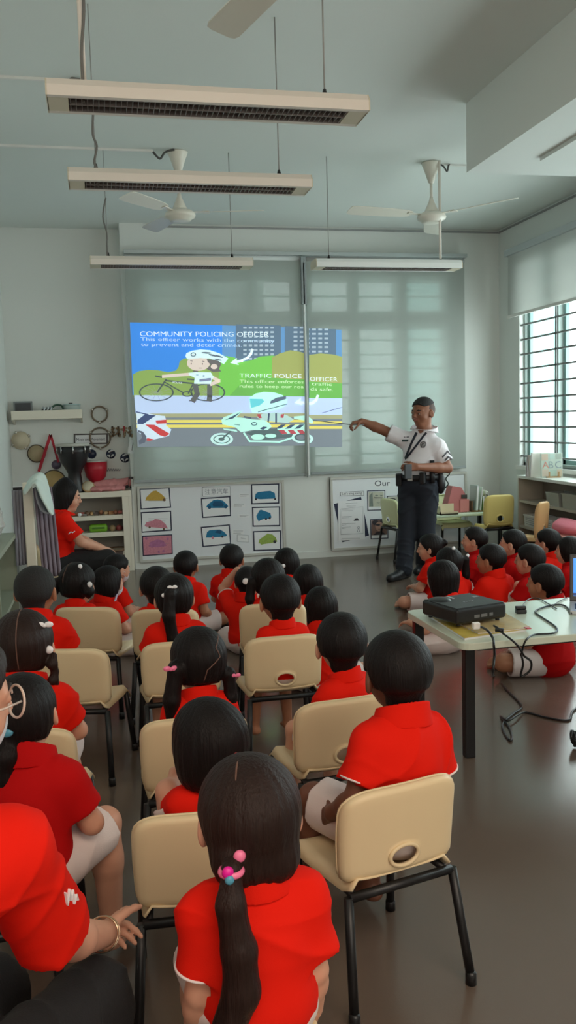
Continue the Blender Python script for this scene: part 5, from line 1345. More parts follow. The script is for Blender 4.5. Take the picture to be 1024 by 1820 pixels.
# ------------------------------------------------------------------ chairs
SHELL = M('chair_plastic', (226, 204, 164), .42, var=(6, .03), spec=.4)
SHELLY = M('chair_plastic_yellow', (226, 208, 130), .42, spec=.4)
def chair_meshes(shell_mat, hole=True):
    """moulded shell chair: back with a round hole, seat, black steel legs; origin at the floor under the seat's middle"""
    W0, W1, zb, zt = .172, .165, .325, .575
    N = 72
    # outline of the back in (x, z), walked from the bottom middle round
    def outline(a):
        # rounded rectangle by angle
        c, s_ = math.cos(a), math.sin(a); hx, hz = (.170 if s_ > 0 else .170 + .006 * s_), (zt - zb) / 2; n = 5.5 if s_ > 0 else 9.0
        k = (abs(c / hx) ** n + abs(s_ / hz) ** n) ** (-1 / n)
        return k * c, (zb + zt) / 2 + k * s_
    hc = (0, zb + .062); hr = (.040, .027) if hole else (.001, .001)
    def yb(x, z):   # shape of the sheet: leans back, wraps forward at the sides
        u = (z - zb) / (zt - zb)
        return -.165 - .030 * u + .9 * (abs(x)) ** 2.2 * .9 + (.05 * max(0, (abs(x) - .145) / .025) ** 2) * .3 + .035 * max(0, (.12 - u) / .12) ** 2
    TS = (0, .03, .10, .25, .45, .65, .82, .92, .965, .985, 1.0); rings = len(TS); vs = []; fs = []
    for k in range(rings):
        t_ = TS[k]
        for j in range(N):
            a = 2 * PI * j / N; ox, oz = outline(a)
            hx, hz = hc[0] + hr[0] * math.cos(a), hc[1] + hr[1] * math.sin(a)
            x = hx + (ox - hx) * t_; z = hz + (oz - hz) * t_
            y = yb(x, z)
            if k == 0 and hole: y -= .006
            y += (0, .0015, .006, .020)[max(0, k - rings + 4)] if k >= rings - 3 else 0     # rolled edge
            vs.append((x, y, z))
    for k in range(rings - 1):
        for j in range(N): fs.append((k * N + j, k * N + (j + 1) % N, (k + 1) * N + (j + 1) % N, (k + 1) * N + j))
    back = MB().raw(vs, fs, True)
    # seat sheet
    n, k = 16, 16; vs = []; fs = []
    for i in range(k + 1):
        u = i / k; y = -.165 + .345 * u
        for j in range(n + 1):
            v = j / n * 2 - 1; x = v * (.150 + .022 * min(1, u * 1.6))
            z = .322 - .012 * math.sin(PI * min(1, u * 1.1)) * (1 - v * v) - .045 * max(0, (u - .82) / .18) ** 2 + .020 * max(0, (.12 - u) / .12) + .010 * v ** 4
            z -= .03 * max(0, abs(v) - .88) / .12
            vs.append((x, y, z))
    for i in range(k):
        for j in range(n): fs.append((i * (n + 1) + j, i * (n + 1) + j + 1, (i + 1) * (n + 1) + j + 1, (i + 1) * (n + 1) + j))
    seat = MB().raw(vs, fs, True)
    rim = MB(); pts = []
    for j in range(40):
        a = 2 * PI * j / 40; x, z = hc[0] + (hr[0] + .002) * math.cos(a), hc[1] + (hr[1] + .002) * math.sin(a); pts.append((x, yb(x, z) - .006, z))
    rim.tube(pts + [pts[0], pts[1]], .0055, 8, False)
    top = MB(); pts = []
    for j in range(N + 1):
        a = 2 * PI * j / N - PI / 2; ox, oz = outline(a)
        if oz > zb + .02: pts.append((ox, yb(ox, oz) + .019, oz))
    top.tube(pts, .0045, 8)
    frame = MB(); legs = []
    for e in (-1, 1): frame.tube([(e * .135, .150, .302), (e * .14, -.155, .302)], .010, 8)
    frame.tube([(-.155, -.162, .302), (.155, -.162, .302)], .0125, 8); frame.tube([(-.14, .145, .302), (.14, .145, .302)], .010, 8)
    for e in (-1, 1):
        for (y0, y1) in ((-.162, -.215), (.145, .185)):
            legs.append(MB().tube([(e * .158, y0, .305), (e * .168, y0 + (y1 - y0) * .5, .16), (e * .178, y1, .018)], .0125, 10))
    return back, seat, rim, top, frame, legs
def make_chair(label, group, mat=SHELL, hole=True):
    t = thing('school_chair', label, 'chair', (0, 0, 0), 0, group)
    back, seat, rim, top, frame, legs = chair_meshes(mat, hole)
    for mb, nm in ((back, 'backrest'), (seat, 'seat')):
        o = mb.build(nm, mat, t); m = o.modifiers.new('thickness', 'SOLIDIFY'); m.thickness = .006; m.offset = 0
        if nm == 'backrest':
            if hole: rim.build('hole_rim', mat, o)
            top.build('rolled_edge', mat, o)
    frame.build('seat_rail', BLACKM, t)
    for l in legs:
        lo = l.build('leg', BLACKM, t)
        p = Vector(l.v[-1]); 
    for e in (-1, 1):
        for y in (-.215, .185): MB().lathe([(.004, 0), (.015, 0), (.015, .03), (.010, .036)], (e * .178, y, 0), 14).build('foot_cap', BLACK, t)
    return t
CG = 'cream plastic school chairs set out in rows'
chair0 = {}
def chair(label, mx, my, rz, group=CG, sc=(1, 1, 1), top_offset=.187, hole=True):
    """mx, my: middle of the back's top edge"""
    a = R_(rz); loc = (mx - math.sin(a) * top_offset * sc[1], my + math.cos(a) * top_offset * sc[1], 0)
    if hole not in chair0: t = chair0[hole] = make_chair(label, group, SHELL, hole); t.location = loc; t.rotation_euler = (0, 0, a)
    else: t = copy_tree(chair0[hole], loc, a, label); t['group'] = group
    t.scale = sc
    return t
CH = {}
for k, lab, x, y, rz in (('c11', 'cream chair nearest the camera with its round hole and right legs in clear view', .722, 2.01, 13),
    ('c10', 'cream chair the reaching hand of the woman touches', .205, 1.985, -4), ('c12', 'cream chair at the lower left, mostly behind the woman with the bracelet', -.315, 2.03, 6),
    ('c9', 'cream chair under the boy seated beside the table leg, second of the right column', .77, 2.70, 6), ('c8', 'cream chair under the girl with pink pigtail clips', .26, 2.665, -2), ('c7', 'cream chair under the girl with a centre parting and braids', -.285, 2.71, -8),
    ('c6', 'cream chair whose round hole shows red shirt through it', .755, 3.60, 0), ('c5', 'cream chair under the girl with the long high ponytail', .315, 3.655, 0), ('c4', 'cream chair under the crop-haired boy at the far left', -.168, 3.68, -16),
    ('c3', 'cream chair in the last row, under the girl with white clip beside the boy', .84, 4.275, -8), ('c2', 'cream chair in the last row, left of the long ponytail', .29, 4.335, -12), ('c1', 'cream chair in the last row, under the girl with three white clips', -.10, 4.53, -18)):
    CH[k] = chair(lab, x, y, rz, hole=k not in ('c1', 'c4', 'c2', 'c5', 'c10'))
yc = 7.93; yx = at(890, 893, yc).x
t = chair('yellow chair with a round hole at the small table by the right wall', yx, yc, -2, 'pale chairs around the small back table', (.92, .95, 1.24))
def recolour(t, m):
    for o in t.children_recursive:
        if o.data and o.data.materials and o.data.materials[0].name.startswith('chair_plastic'):
            o.data = o.data.copy(); o.data.materials[0] = m
recolour(t, SHELLY)
t = chair('pale chair behind the small back table, its hole just below the tabletop', at(797, 925, 8.95).x, 9.05, 180, 'pale chairs around the small back table', (1.05, 1, 1.12)); recolour(t, M('chair_plastic_pale', (224, 226, 180), .42))
t = chair('pale chair by the right pin board, half hidden behind the officer', at(697, 890, 8.5).x, 8.66, -78, 'pale chairs around the small back table', (1, 1, 1.15)); recolour(t, bpy.data.materials['chair_plastic_pale'])
t = chair('small beige chair standing before the low bookshelf on the right', at(974, 908, 6.9).x, 6.95, 30, 'pale chairs around the small back table', (.55, .8, 1.27)); recolour(t, M('chair_plastic_beige', (214, 176, 124), .42))

# ------------------------------------------------------------------ small table at the back
TOPM = M('table_top', (206, 214, 196), .28, var=(4, .03), spec=.5)
bx0, by0 = at(772, 918, 8.25).x - .13, 8.30; zt_ = .505
t = thing('small_table', 'low pale green table with books against the back wall', 'table', (bx0 + .475, by0 + .31, 0))
MB().box((0, 0, zt_ - .015), (.95, .62, .03)).build('tabletop', M('table_top_mint', (206, 226, 200), .3), t, .008, 3)
for ex in (-1, 1):
    for ey in (-1, 1): MB().box((ex * .43, ey * .25, (zt_ - .03) / 2), (.035, .035, zt_ - .03)).build('leg', BLACKM, t)
def bt(px, py, Y): return at(px, py, Y).x
# pink magazine box
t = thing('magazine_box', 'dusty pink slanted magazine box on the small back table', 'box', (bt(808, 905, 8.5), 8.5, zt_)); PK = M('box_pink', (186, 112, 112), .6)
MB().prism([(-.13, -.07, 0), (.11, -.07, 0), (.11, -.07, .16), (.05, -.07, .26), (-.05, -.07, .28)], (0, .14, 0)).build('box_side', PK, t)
MB().box((.08, -.075, .07), (.10, .012, .13)).build('front_panel', M('box_pink_pale', (202, 130, 126), .6), t); MB().box((.078, -.0745, .165), (.06, .012, .04)).build('opening_shade', DARK, t)  # solid dark block, the shade of an opening put into its colour
t = thing('paper_tray', 'cream open cardboard tray on the small back table beside the officer', 'tray', (bt(795, 900, 8.35), 8.36, zt_))
mb = MB(); mb.box((0, 0, .005), (.20, .13, .01)); mb.box((-.095, 0, .045), (.01, .13, .09)); mb.box((0, .06, .05), (.20, .01, .10)); mb.box((0, -.06, .015), (.20, .01, .03)); mb.build('tray_body', M('card_cream', (206, 196, 164), .7), t)
# wooden book rack with books
rx = bt(856, 905, 8.45)
t = thing('book_rack', 'small wooden book rack on the small back table', 'book rack', (rx, 8.46, zt_))
MB().box((0, 0, .008), (.26, .12, .016)).build('rack_base', WOOD, t); MB().box((-.125, 0, .06), (.012, .12, .11)).build('rack_end', WOODD, t)
for i, (dx, wd, ht, tl, cc, lab) in enumerate(((-.085, .025, .26, .05, (176, 196, 190), 'grey-green tall picture book at the left of the book rack'), (-.045, .012, .24, .10, (236, 240, 226), 'white-spined book leaning beside the tall picture book'), (-.01, .02, .15, 0, (120, 160, 80), 'short green book in the middle of the book rack'), (.02, .018, .17, 0, (214, 214, 186), 'short cream book in the middle of the book rack'), (.055, .012, .21, -.22, (226, 232, 214), 'white leaning book toward the right of the book rack'), (.085, .012, .20, -.26, (216, 226, 206), 'rightmost leaning white book of the book rack'))):
    b_ = thing('picture_book', lab, 'book', (rx + dx, 8.46, zt_ + .017 + abs(math.sin(tl)) * wd * .5), 0, 'books in the small wooden rack'); m = Matrix.Rotation(tl, 3, 'Y')
    MB().box(m @ Vector((0, 0, ht / 2)), (wd, .17, ht), m).build('cover', M('book_%d_%d_%d' % cc, cc, .5), b_, .002); MB().box(m @ Vector((0, -.002, ht / 2)), (wd * .7, .172, ht * .97), m).build('pages', PAPER, b_)

# ------------------------------------------------------------------ low bookshelf under the right windows
a0 = R_(-3.4)
fc = Vector((4.215, 8.2, 0)); SH = .885; DP = .27; LN = 1.75
t = thing('low_bookshelf', 'low open bookshelf with pale top under the right windows', 'shelf unit', (fc.x, fc.y, 0), a0)
SHW = M('bookshelf_laminate', (176, 166, 152), .5, var=(4, .05)); SHT = M('bookshelf_top', (222, 226, 218), .35)
MB().box((DP / 2, -LN / 2, SH - .015), (DP + .01, LN + .02, .03)).build('top_board', SHT, t, .003)
for z in (.05, .36, .62): MB().box((DP / 2, -LN / 2, z), (DP - .02, LN - .04, .025)).build('shelf_board', SHW, t)
for y in (0, -LN): MB().box((DP / 2, y - .012 if y == 0 else y + .012, (SH - .03) / 2), (DP, .024, SH - .03)).build('side_panel', SHW, t)
MB().box((DP - .006, -LN / 2, (SH - .03) / 2), (.01, LN - .05, SH - .05)).build('back_panel', M('bookshelf_back', (128, 116, 106), .6), t)
mt4 = Matrix.Translation((fc.x, fc.y, 0)) @ Matrix.Rotation(a0, 4, 'Z')
def onshelf(x, y, z): return mt4 @ Vector((x, y, z))
def basket(label, y, z, col, n, ln=.30, h=.11, holes=True):
    t = thing('storage_basket', label, 'basket', onshelf(.12, y, z), a0, 'storage baskets in the low bookshelf')
    mb = MB(); x0, x1 = -.09, .09
    mb.box((0, 0, .004), (.17, ln - .02, .008))
    for e in (-1, 1): mb.box((e * .088, 0, h / 2), (.006, ln, h), (0, e * .08, 0)); mb.box((0, e * (ln / 2 - .003), h / 2), (.176, .006, h))
    mb.build('basket_body', col, t); mb = MB()
    for e in (-1, 1): mb.box((e * .094, 0, h), (.016, ln + .01, .012)); mb.box((0, e * ln / 2, h), (.19, .016, .012))
    mb.build('basket_rim', col, t)
    if holes:
        mb = MB()
        for i in range(4): mb.box((-.0925 - .004 * (i - 1.5) * .4, 0, .025 + .02 * i), (.004, ln * .7, .006), (0, -.08, 0))
        mb.build('slot_rows', GREYP, t)
    return t
WB = M('basket_white', (216, 214, 210), .5); PB = M('basket_pink', (214, 150, 140), .5); CB_ = M('box_clear', (170, 172, 166), .25, alpha=.8)
basket('white slotted basket at the far end of the low bookshelf', -.24, .373, WB, 4); basket('white basket second from the far end of the low bookshelf', -.58, .373, WB, 4)
basket('pink basket on the middle shelf, behind the beige chair', -.95, .373, PB, 4); basket('pink basket on the middle shelf at the picture edge', -1.32, .373, PB, 4)
basket('cloudy clear box alone on the upper bookshelf tier', -.72, .633, CB_, 0, .26, .12, False); basket('cloudy clear box near the picture edge on the upper tier', -1.06, .633, CB_, 0, .28, .13, False)
basket('dark pink basket on the bottom bookshelf tier', -.45, .063, M('basket_rose', (150, 96, 100), .5), 0, .3, .14, False)
# books on top
BKS = [(-.27, .016, .20, (110, 92, 92), 'thin dark book leaning behind the alphabet book'), (-.30, .02, .215, (176, 150, 130), 'brown picture book leaning behind the alphabet book'), (-.335, .016, .22, (206, 206, 196), 'pale picture book leaning, third behind the alphabet book'), (-.37, .02, .24, (214, 214, 206), 'tall pale book directly behind the alphabet book')]
for (y, wd, ht, cc, lab) in BKS:
    b_ = thing('picture_book', lab, 'book', onshelf(.06, y, SH), a0 + .1, 'books standing on the low bookshelf'); m = Matrix.Rotation(.10, 3, 'X')
    MB().box(m @ Vector((0, 0, ht / 2)), (.20, wd, ht), m).build('cover', M('book_%d_%d_%d' % cc, cc, .5), b_, .002); MB().box(m @ Vector((-.002, 0, ht / 2)), (.20, wd * .7, ht * .98), m).build('pages', PAPER, b_)
bc = at(981, 838, 7.70); b_ = thing('alphabet_book', 'pale alphabet picture book with large ABC letters on the low bookshelf', 'book', (bc.x, 7.70, SH + .001), R_(-14))
hh = .235; wd = .205; m = Matrix.Rotation(-.12, 3, 'X')
def bm_(x, z, d=0): return m @ Vector((x, -.012 - d, z))
MB().box(m @ Vector((0, 0, hh / 2)), (wd, .022, hh), m).build('cover', M('abc_cover', (198, 214, 204), .4), b_, .002); MB().box(m @ Vector((.002, .0, hh / 2)), (wd, .016, hh - .006), m).build('pages', PAPER, b_)
for (x0, z0, x1, z1, cc) in ((-.095, .165, -.035, .228, (206, 190, 172)), (-.02, .175, .03, .225, (190, 214, 206)), (.04, .175, .098, .228, (176, 190, 180)), (-.095, .01, -.03, .08, (210, 200, 184)), (-.02, .01, .04, .07, (180, 206, 194)), (.05, .01, .098, .075, (212, 200, 178))):
    MB().prism([bm_(x0, z0), bm_(x1, z0), bm_(x1, z1), bm_(x0, z1)], m @ Vector((0, -.001, 0))).build('cover_panel', M('panel_%d_%d_%d' % cc, cc, .5), b_)
for i, ch in enumerate('ABC'):
    mb = MB(); vs, fs = text_mesh(ch); x0 = min(v.x for v in vs); s1 = .07 / .73
    mb.raw([bm_(-.092 + .062 * i + (v.x - x0) * s1, .088 + v.y * s1, .002) for v in vs], fs); mb.build('cover_letter', M('abc_letter_%d' % i, [(214, 150, 136), (150, 170, 176), (150, 166, 176)][i], .5), b_)
t = thing('book_stand', 'small wooden stand holding the alphabet book upright', 'stand', (bc.x, 7.665, SH), R_(-14))
MB().box((0, .03, .006), (.13, .10, .010)).build('stand_base', WOOD, t)
for e in (-1, 1): MB().box((e * .045, -.016, .03), (.012, .012, .06)).build('stand_peg', WOOD, t)
s_ = Solid(); s_.ell((0, 0, .05), (.12, .20, .06), None, .03).ell((.03, .12, .06), (.09, .09, .05), None, .03).plane((0, 0, .001), (0, 0, -1))
pk = at(1012, 945, 6.65); 
t = thing('seat_box', 'rose storage box below the low bookshelf at the picture edge', 'box', (pk.x + .03, 6.7, 0)); MB().box((0, 0, pk.z / 2 - .02), (.30, .44, pk.z - .04)).build('box_body', M('box_rose', (150, 100, 100), .6), t, .01); MB().box((0, 0, pk.z - .03), (.31, .45, .02)).build('box_lid', PB, t, .004)
t = thing('pink_blanket', 'folded pink blanket at the right edge in front of the low bookshelf', 'blanket', (pk.x + .03, 6.7, pk.z - .019)); organic('blanket_folds', s_, .008, M('blanket_pink', (232, 134, 150), .95, bump=(200, .4)), t, folds(.006, 12))

# ------------------------------------------------------------------ projector table
TX0, TX1, TY0, TY1, TZ = 1.459, 2.85, 3.335, 4.03, .55
t = thing('activity_table', 'white topped table with black legs that carries the projector', 'table', ((TX0 + TX1) / 2, (TY0 + TY1) / 2, 0))
tw, td = TX1 - TX0, TY1 - TY0
def rrect(w, h, r, n=8):
    out = []
    for (cx, cy, a0_) in ((w / 2 - r, h / 2 - r, 0), (-w / 2 + r, h / 2 - r, 90), (-w / 2 + r, -h / 2 + r, 180), (w / 2 - r, -h / 2 + r, 270)):
        for i in range(n + 1): a = R_(a0_ + 90 * i / n); out.append((cx + r * math.cos(a), cy + r * math.sin(a)))
    return out
MB().prism([(x, y, TZ - .032) for x, y in rrect(tw, td, .05)], (0, 0, .032)).build('tabletop', TOPM, t, .004, 3)
for (lx0, ly0) in ((-tw / 2 + .087, -td / 2 + .135), (-tw / 2 + .035, td / 2 - .09), (tw / 2 - .09, -td / 2 + .12), (tw / 2 - .09, td / 2 - .12)):
    MB().box((lx0, ly0, (TZ - .032) / 2), (.045, .045, TZ - .032)).build('leg', BLACKM, t, .004)
mb = MB()
for ey in (-1, 1): mb.box((0, ey * (td / 2 - .12), TZ - .05), (tw - .24, .02, .035))
for ex in (-1, 1): mb.box((ex * (tw / 2 - .095), 0, TZ - .05), (.02, td - .28, .035))
mb.build('apron', BLACKM, t)
def tb(px, py, z=TZ): return at_z(px, py, z)
# two board books under the projector
def flat_book(label, quad, z, th, cover, name='activity_book'):
    p = [tb(x, y, z) for x, y in quad]; c = sum(p, Vector()) / 4; t = thing(name, label, 'book', (c.x, c.y, z))
    MB().prism([q - c for q in p], (0, 0, th)).build('pages', PAPER, t)
    k = [(q - c) * 1.015 for q in p]; MB().prism([q + Vector((0, 0, th)) for q in k], (0, 0, .0015)).build('cover', cover, t)
    return t, c
YEL = M('cover_yellow', (206, 178, 84), .35, var=(9, .35))
flat_book('yellow activity book under the projector, sticking out toward the table corner', [(758, 1094), (826, 1138), (936, 1122), (868, 1078)], TZ + .0005, .010, YEL)
t, c = flat_book('clear folder with a colourful sheet between the yellow book and the projector', [(790, 1096), (850, 1127), (942, 1117), (880, 1082)], TZ + .0125, .005, M('folder_sheet', (196, 170, 120), .2, var=(16, .5)), 'plastic_folder')
MB().box(tb(938, 1116, TZ + .02) - c - Vector((0, 0, .0)) + Vector((0, 0, 0)), (.02, .03, .004)).build('red_corner', M('sticker_red', (190, 40, 60), .4), t)
# projector
pz = TZ + .0195
pc = (tb(770, 1078, pz) + tb(897, 1098, pz)) / 2
A_, B_ = tb(812, 1116, pz), tb(899, 1102, pz)
ang = math.atan2(B_.y - A_.y, B_.x - A_.x)
t = thing('projector', 'black projector on books at the corner of the table', 'projector', ((A_.x + B_.x) / 2 - math.sin(ang) * .13, (A_.y + B_.y) / 2 + math.cos(ang) * .13, pz), ang)
pw, pd, ph = (B_ - A_).length + .005, .27, .082
MB().box((0, 0, ph / 2 + .006), (pw, pd, ph - .012)).build('case', M('projector_case', (26, 27, 30), .33, bump=(300, .06)), t, .014, 4)
MB().box((0, 0, ph + .0005), (pw * .94, pd * .92, .004)).build('top_cover', M('projector_top', (34, 36, 40), .38), t, .004)
MB().lathe([(.002, -.02), (.036, -.02), (.040, 0), (.036, .012), (.028, .012), (.026, 0), (.002, -.002)], (-pw * .28, pd / 2 + .002, ph * .52), 28, Matrix.Rotation(-PI / 2, 3, 'X')).build('lens', BLACK, t)
s_ = Solid(); s_.ell((-pw * .28, pd / 2 - .06, ph - .004), (.055, .06, .018)); organic('lens_hood', s_, .004, BLACK, t)
MB().box((-pw * .28 + .06, pd / 2 - .06, ph + .005), (.014, .05, .006)).build('focus_slider', M('silver_trim', (176, 180, 184), .3, metal=.6), t, .002)
mb = MB()
for i in range(4): mb.box((-.02 + .016 * i, -.03, ph + .003), (.009, .006, .003))
mb.build('buttons', M('button_grey', (150, 154, 158), .4), t)
mb = MB(); mb.box((.10, .04, ph + .003), (.03, .02, .001)); mb.build('logo_patch', M('button_grey', (150, 154, 158), .4), t)
mb = MB()
for (x, w_) in ((-.03, .03), (.01, .035), (.05, .02)): mb.box((x, -pd / 2 + .0005, .040), (w_, .004, .014))
mb.build('port_row', M('port_silver', (130, 134, 140), .3, metal=.6), t)
mb = MB()
for i in range(9): mb.box((pw / 2 + .0005, -.06 + .014 * i, .045), (.003, .006, .04))
mb.build('vent_slots', BLACK, t)
for ex in (-1, 1):
    for ey in (-1, 1): MB().cyl((ex * (pw / 2 - .03), ey * (pd / 2 - .03), 0), (ex * (pw / 2 - .03), ey * (pd / 2 - .03), .008), .010, 10).build('foot', BLACK, t)
# laptop
lp = tb(1030, 1092)
t = thing('laptop', 'dark laptop with a blue desktop at the right edge of the table', 'laptop', (lp.x + .17, lp.y + .02, TZ), R_(-30))
MB().box((0, .0, .010), (.36, .24, .018)).build('base', M('laptop_silver', (190, 192, 194), .35), t, .004)
MB().box((0, -.01, .0200), (.31, .11, .002)).build('keyboard', BLACK, t)
m = Matrix.Rotation(-.28, 3, 'X'); LC = M('laptop_lid', (52, 50, 52), .35)
MB().box(Vector((0, .115, .02)) + m @ Vector((0, 0, .115)), (.36, .010, .235), m).build('lid', LC, t, .004)
MB().box(Vector((0, .115, .02)) + m @ Vector((0, -.0062, .118)), (.325, .002, .19), m).build('screen', M('desktop_blue', (60, 140, 230), .3, emit=.7), t)
MB().box(Vector((0, .115, .02)) + m @ Vector((0, -.0078, .032)), (.325, .001, .014), m).build('taskbar', M('taskbar', (30, 60, 110), .3, emit=.5), t)
# webcam-like remote
c = tb(926, 1090); t = thing('usb_receiver', 'small black clip-on device standing on the table right of the projector', 'device', (c.x, c.y, TZ), -.2)
MB().box((0, 0, .010), (.050, .035, .020)).build('device_body', BLACK, t, .005, 3); MB().box((0, .004, .027), (.052, .022, .016)).build('device_head', BLACK, t, .005, 3); MB().cyl((.0, -.006, .027), (.0, -.010, .027), .006, 12).build('device_lens', M('lens_glass', (50, 54, 60), .1), t)
def cable_thing(label, pts, r, mat=BLACK, name='cable', grp=None):
    c = Vector(pts[0]); o = MB().tube([p - c for p in cable_on(None, pts)], r, 8).build(name, mat); o.location = c; return tag(o, label, 'cable', grp)
z1 = TZ + .005
dz = Vector((0, 0, 1))
cable_thing('thin black cable curving from the small device back across the table', [tb(927, 1080, TZ + .03), tb(938, 1066, TZ + .006), tb(955, 1063, z1), tb(975, 1073, z1), tb(990, 1082, z1)], .0028)
cable_thing('black cable looping from the laptop over the near edge of the table', [tb(1016, 1090, z1 + .004), tb(1003, 1076, z1), tb(978, 1076, z1), tb(952, 1086, z1), tb(962, 1096, z1), tb(988, 1114, z1), tb(985, 1125, z1), tb(950, 1128, z1), tb(935, 1138, z1 + .001), at(928, 1158, 3.325), at(928, 1170, 3.32)], .0042)
cable_thing('thin cable lying at the back of the table beside the laptop', [tb(1010, 1062, z1), tb(995, 1068, z1), tb(984, 1076, z1)], .0028)
pp = pz + .03
cable_thing('black power cable with white plug trailing from the projector to the floor', [tb(852, 1113, pp), tb(866, 1120, pp), tb(876, 1134, TZ + .024), tb(878, 1148, TZ + .006), at(879, 1165, 3.31), at(876, 1200, 3.36), at_z(877, 1200, .012), at_z(900, 1225, .006), at_z(927, 1254, .006), at_z(913, 1268, .006), at_z(893, 1288, .006), at_z(904, 1314, .006), at_z(910, 1312, .006), at_z(905, 1292, .007), at_z(890, 1274, .008), at_z(903, 1281, .016), at_z(918, 1272, .018), at_z(935, 1266, .006), at_z(970, 1275, .006), at_z(1010, 1280, .006), at_z(1018, 1264, .006), at_z(1040, 1250, .006)], .0055)
c = tb(846, 1112, pp + .008); o = MB().box((0, 0, 0), (.032, .026, .030)).build('white_plug', M('plug_white', (236, 232, 226), .4), None, .006, 3); o.location = c; tag(o, 'white plug at the back of the projector', 'plug')
cable_thing('black adapter cable hanging from the projector past the table edge', [tb(878, 1112, pp), tb(886, 1117, pp - .004), tb(892, 1124, TZ + .022), tb(915, 1142, TZ + .006), at(926, 1156, 3.32), at(932, 1166, 3.33), at(944, 1176, 3.36), at(942, 1192, 3.37), at(926, 1202, 3.38), at(930, 1180, 3.36), at(926, 1162, 3.335)], .0048)
o = MB().tube([Vector(p) for p in ((-.014, .01, 0), (.014, -.01, 0))], [.009, .010], 10).build('cable_adapter', BLACK); o.location = tb(888, 1120, pp - .006) ; tag(o, 'thick black adapter block on the cable over the folder', 'adapter')
c = at_z(1018, 1330, 0); t = thing('cable_bundle', 'bunched black cable end on the floor at the right edge', 'cable', (c.x + .01, c.y, 0))
mb = MB()
for i in range(5): mb.torus((.012 * (i % 2), .006 * i - .01, .03 + .004 * i), .026, .0075, Euler((.5 * i, .9 + .3 * i, .3 * i)).to_matrix(), 22, 8)
mb.build('coils', BLACK, t)
# ------------------------------------------------------------------ children on the chairs
def seat_xy(k, dx=0, dy=0):
    c = CH[k]; a = c.rotation_euler.z; lx_, ly_ = dx, dy - .055
    return (c.location.x + lx_ * math.cos(a) - ly_ * math.sin(a), c.location.y + lx_ * math.sin(a) + ly_ * math.cos(a))
SEAT = .322
def raised_knee(J, b, h):
    P = J['P']
    J['KL'] = P + V3(-.135, .13, .225) * b; J['AL'] = P + V3(-.10, .19, .03) * b; J['TL'] = J['AL'] + V3(-.02, .09, -.02) * b
    J['EL'] = J['SL'] + V3(-.02, .13, -.05) * b; J['WL'] = J['KL'] + V3(.03, .05, .03); J['handL'] = (V3(.6, .5, -.3), V3(-.3, -.3, -.9), V3(.2, .8, .2), .5)
def both_down(J, b, h):
    for a, e in (('L', -1), ('R', 1)):
        J['E' + a] = J['S' + a] + V3(e * .020, .0, -.165) * b; J['W' + a] = J['E' + a] + V3(e * .012, .05, -.125) * b; J['hand' + a] = (V3(0, .4, -.9), V3(-e, .1, 0), V3(0, .9, .3), .4)
def left_down(J, b, h):
    J['EL'] = J['SL'] + V3(-.055, -.01, -.155) * b; J['WL'] = J['EL'] + V3(-.035, .045, -.125) * b; J['handL'] = (V3(-.05, .35, -.9), V3(1, .1, 0), V3(.1, .9, .3), .4)
PIG = lambda x, z, n, r=.02, out=.01: ([(x * .82, -.045, z + .005), (x, -.055, z), (x + math.copysign(out, x), -.055, z - n * .5), (x + math.copysign(out * .6, x), -.045, z - n)], [r * .7, r, r * 1.05, r * .4])
def BRAID(x, z, n, y=-.045, r=.012):
    m = 8; return ([(x + .003 * (-1) ** i, y - .004 * (i % 2), z - n * i / m) for i in range(m + 1)], [r * (1.15 if i % 2 else .8) for i in range(m)] + [r * .5])
kid('girl with long dark low ponytail and pink clip, nearest the camera', (.25, 1.535), 3, .585, b=.90, skin='light', hairmat='brown', style='pony', seat=.318, lean=2, arms='side', h=1.10, vox=.0042, fix=both_down,
    tail=[([(-.03, -.05, -.05), (.03, -.05, -.05)], [.046, .046]), ([(-.040, -.075, -.020), (-.050, -.108, -.036), (-.056, -.122, -.085), (-.046, -.128, -.16), (-.044, -.126, -.23), (-.080, -.116, -.33), (-.130, -.098, -.43)], [.014, .015, .023, .028, .030, .026, .010], None)],
    clips=[((-.042, -.118, -.018), .0105, 'pink', 'clip'), ((-.056, -.118, -.028), .0100, 'magenta', 'clip'), ((-.052, -.118, -.036), .008, 'blue', 'clip'), ((-.051, -.108, -.036), .016, 'pink', 'band')], parting=[[(-.03, -.06, .09), (-.018, -.02, .10)]], hy=-2, piping=True, wide=1.04, amp=.005, hem=.02)
t = thing('low_stool', 'low cream stool under the girl with the long low ponytail', 'stool', (.262, 1.52, 0))
MB().box((0, 0, .30), (.22, .20, .03)).build('seat', SHELL, t, .008)
for ex in (-1, 1):
    for ey in (-1, 1): MB().cyl((ex * .085, ey * .075, 0), (ex * .085, ey * .075, .286), .011, 10).build('leg', BLACKM, t)
kid('boy with very short black hair seated on the chair nearest the camera', seat_xy('c11', .062), 20, .615, tilt=7,  z=0, seat=SEAT, skin='deep', style='boy', lean=5, hy=-16, arms='side', h=1.10, vox=.0045, piping=True, amp=.008, hem=.05, legs=.3)
kid('boy with neat black hair and pale ears, second row of chairs on the right', seat_xy('c9', .07, .02), 30, .515, seat=SEAT, skin='light', style='boy', lean=6, hy=-38, h=1.08, vox=.005, arms='lap', legs=.4)
kid('boy with rounded black hair before the last row, white sleeve edge showing', seat_xy('c6', .025), 10, .51, seat=SEAT, skin='tan', style='boy', lean=6, hy=-8, arms='side', h=1.10, vox=.005, piping=True)
kid('girl with one side ponytail and white clip, on the last-row chair beside the boy', seat_xy('c3', -.01), -6, .475, seat=SEAT, style='pony', lean=10, h=1.06, tail=[PIG(-.088, .0, .16, .022)], clips=[((-.088, -.05, .006), .016, 'white', 'clip')])
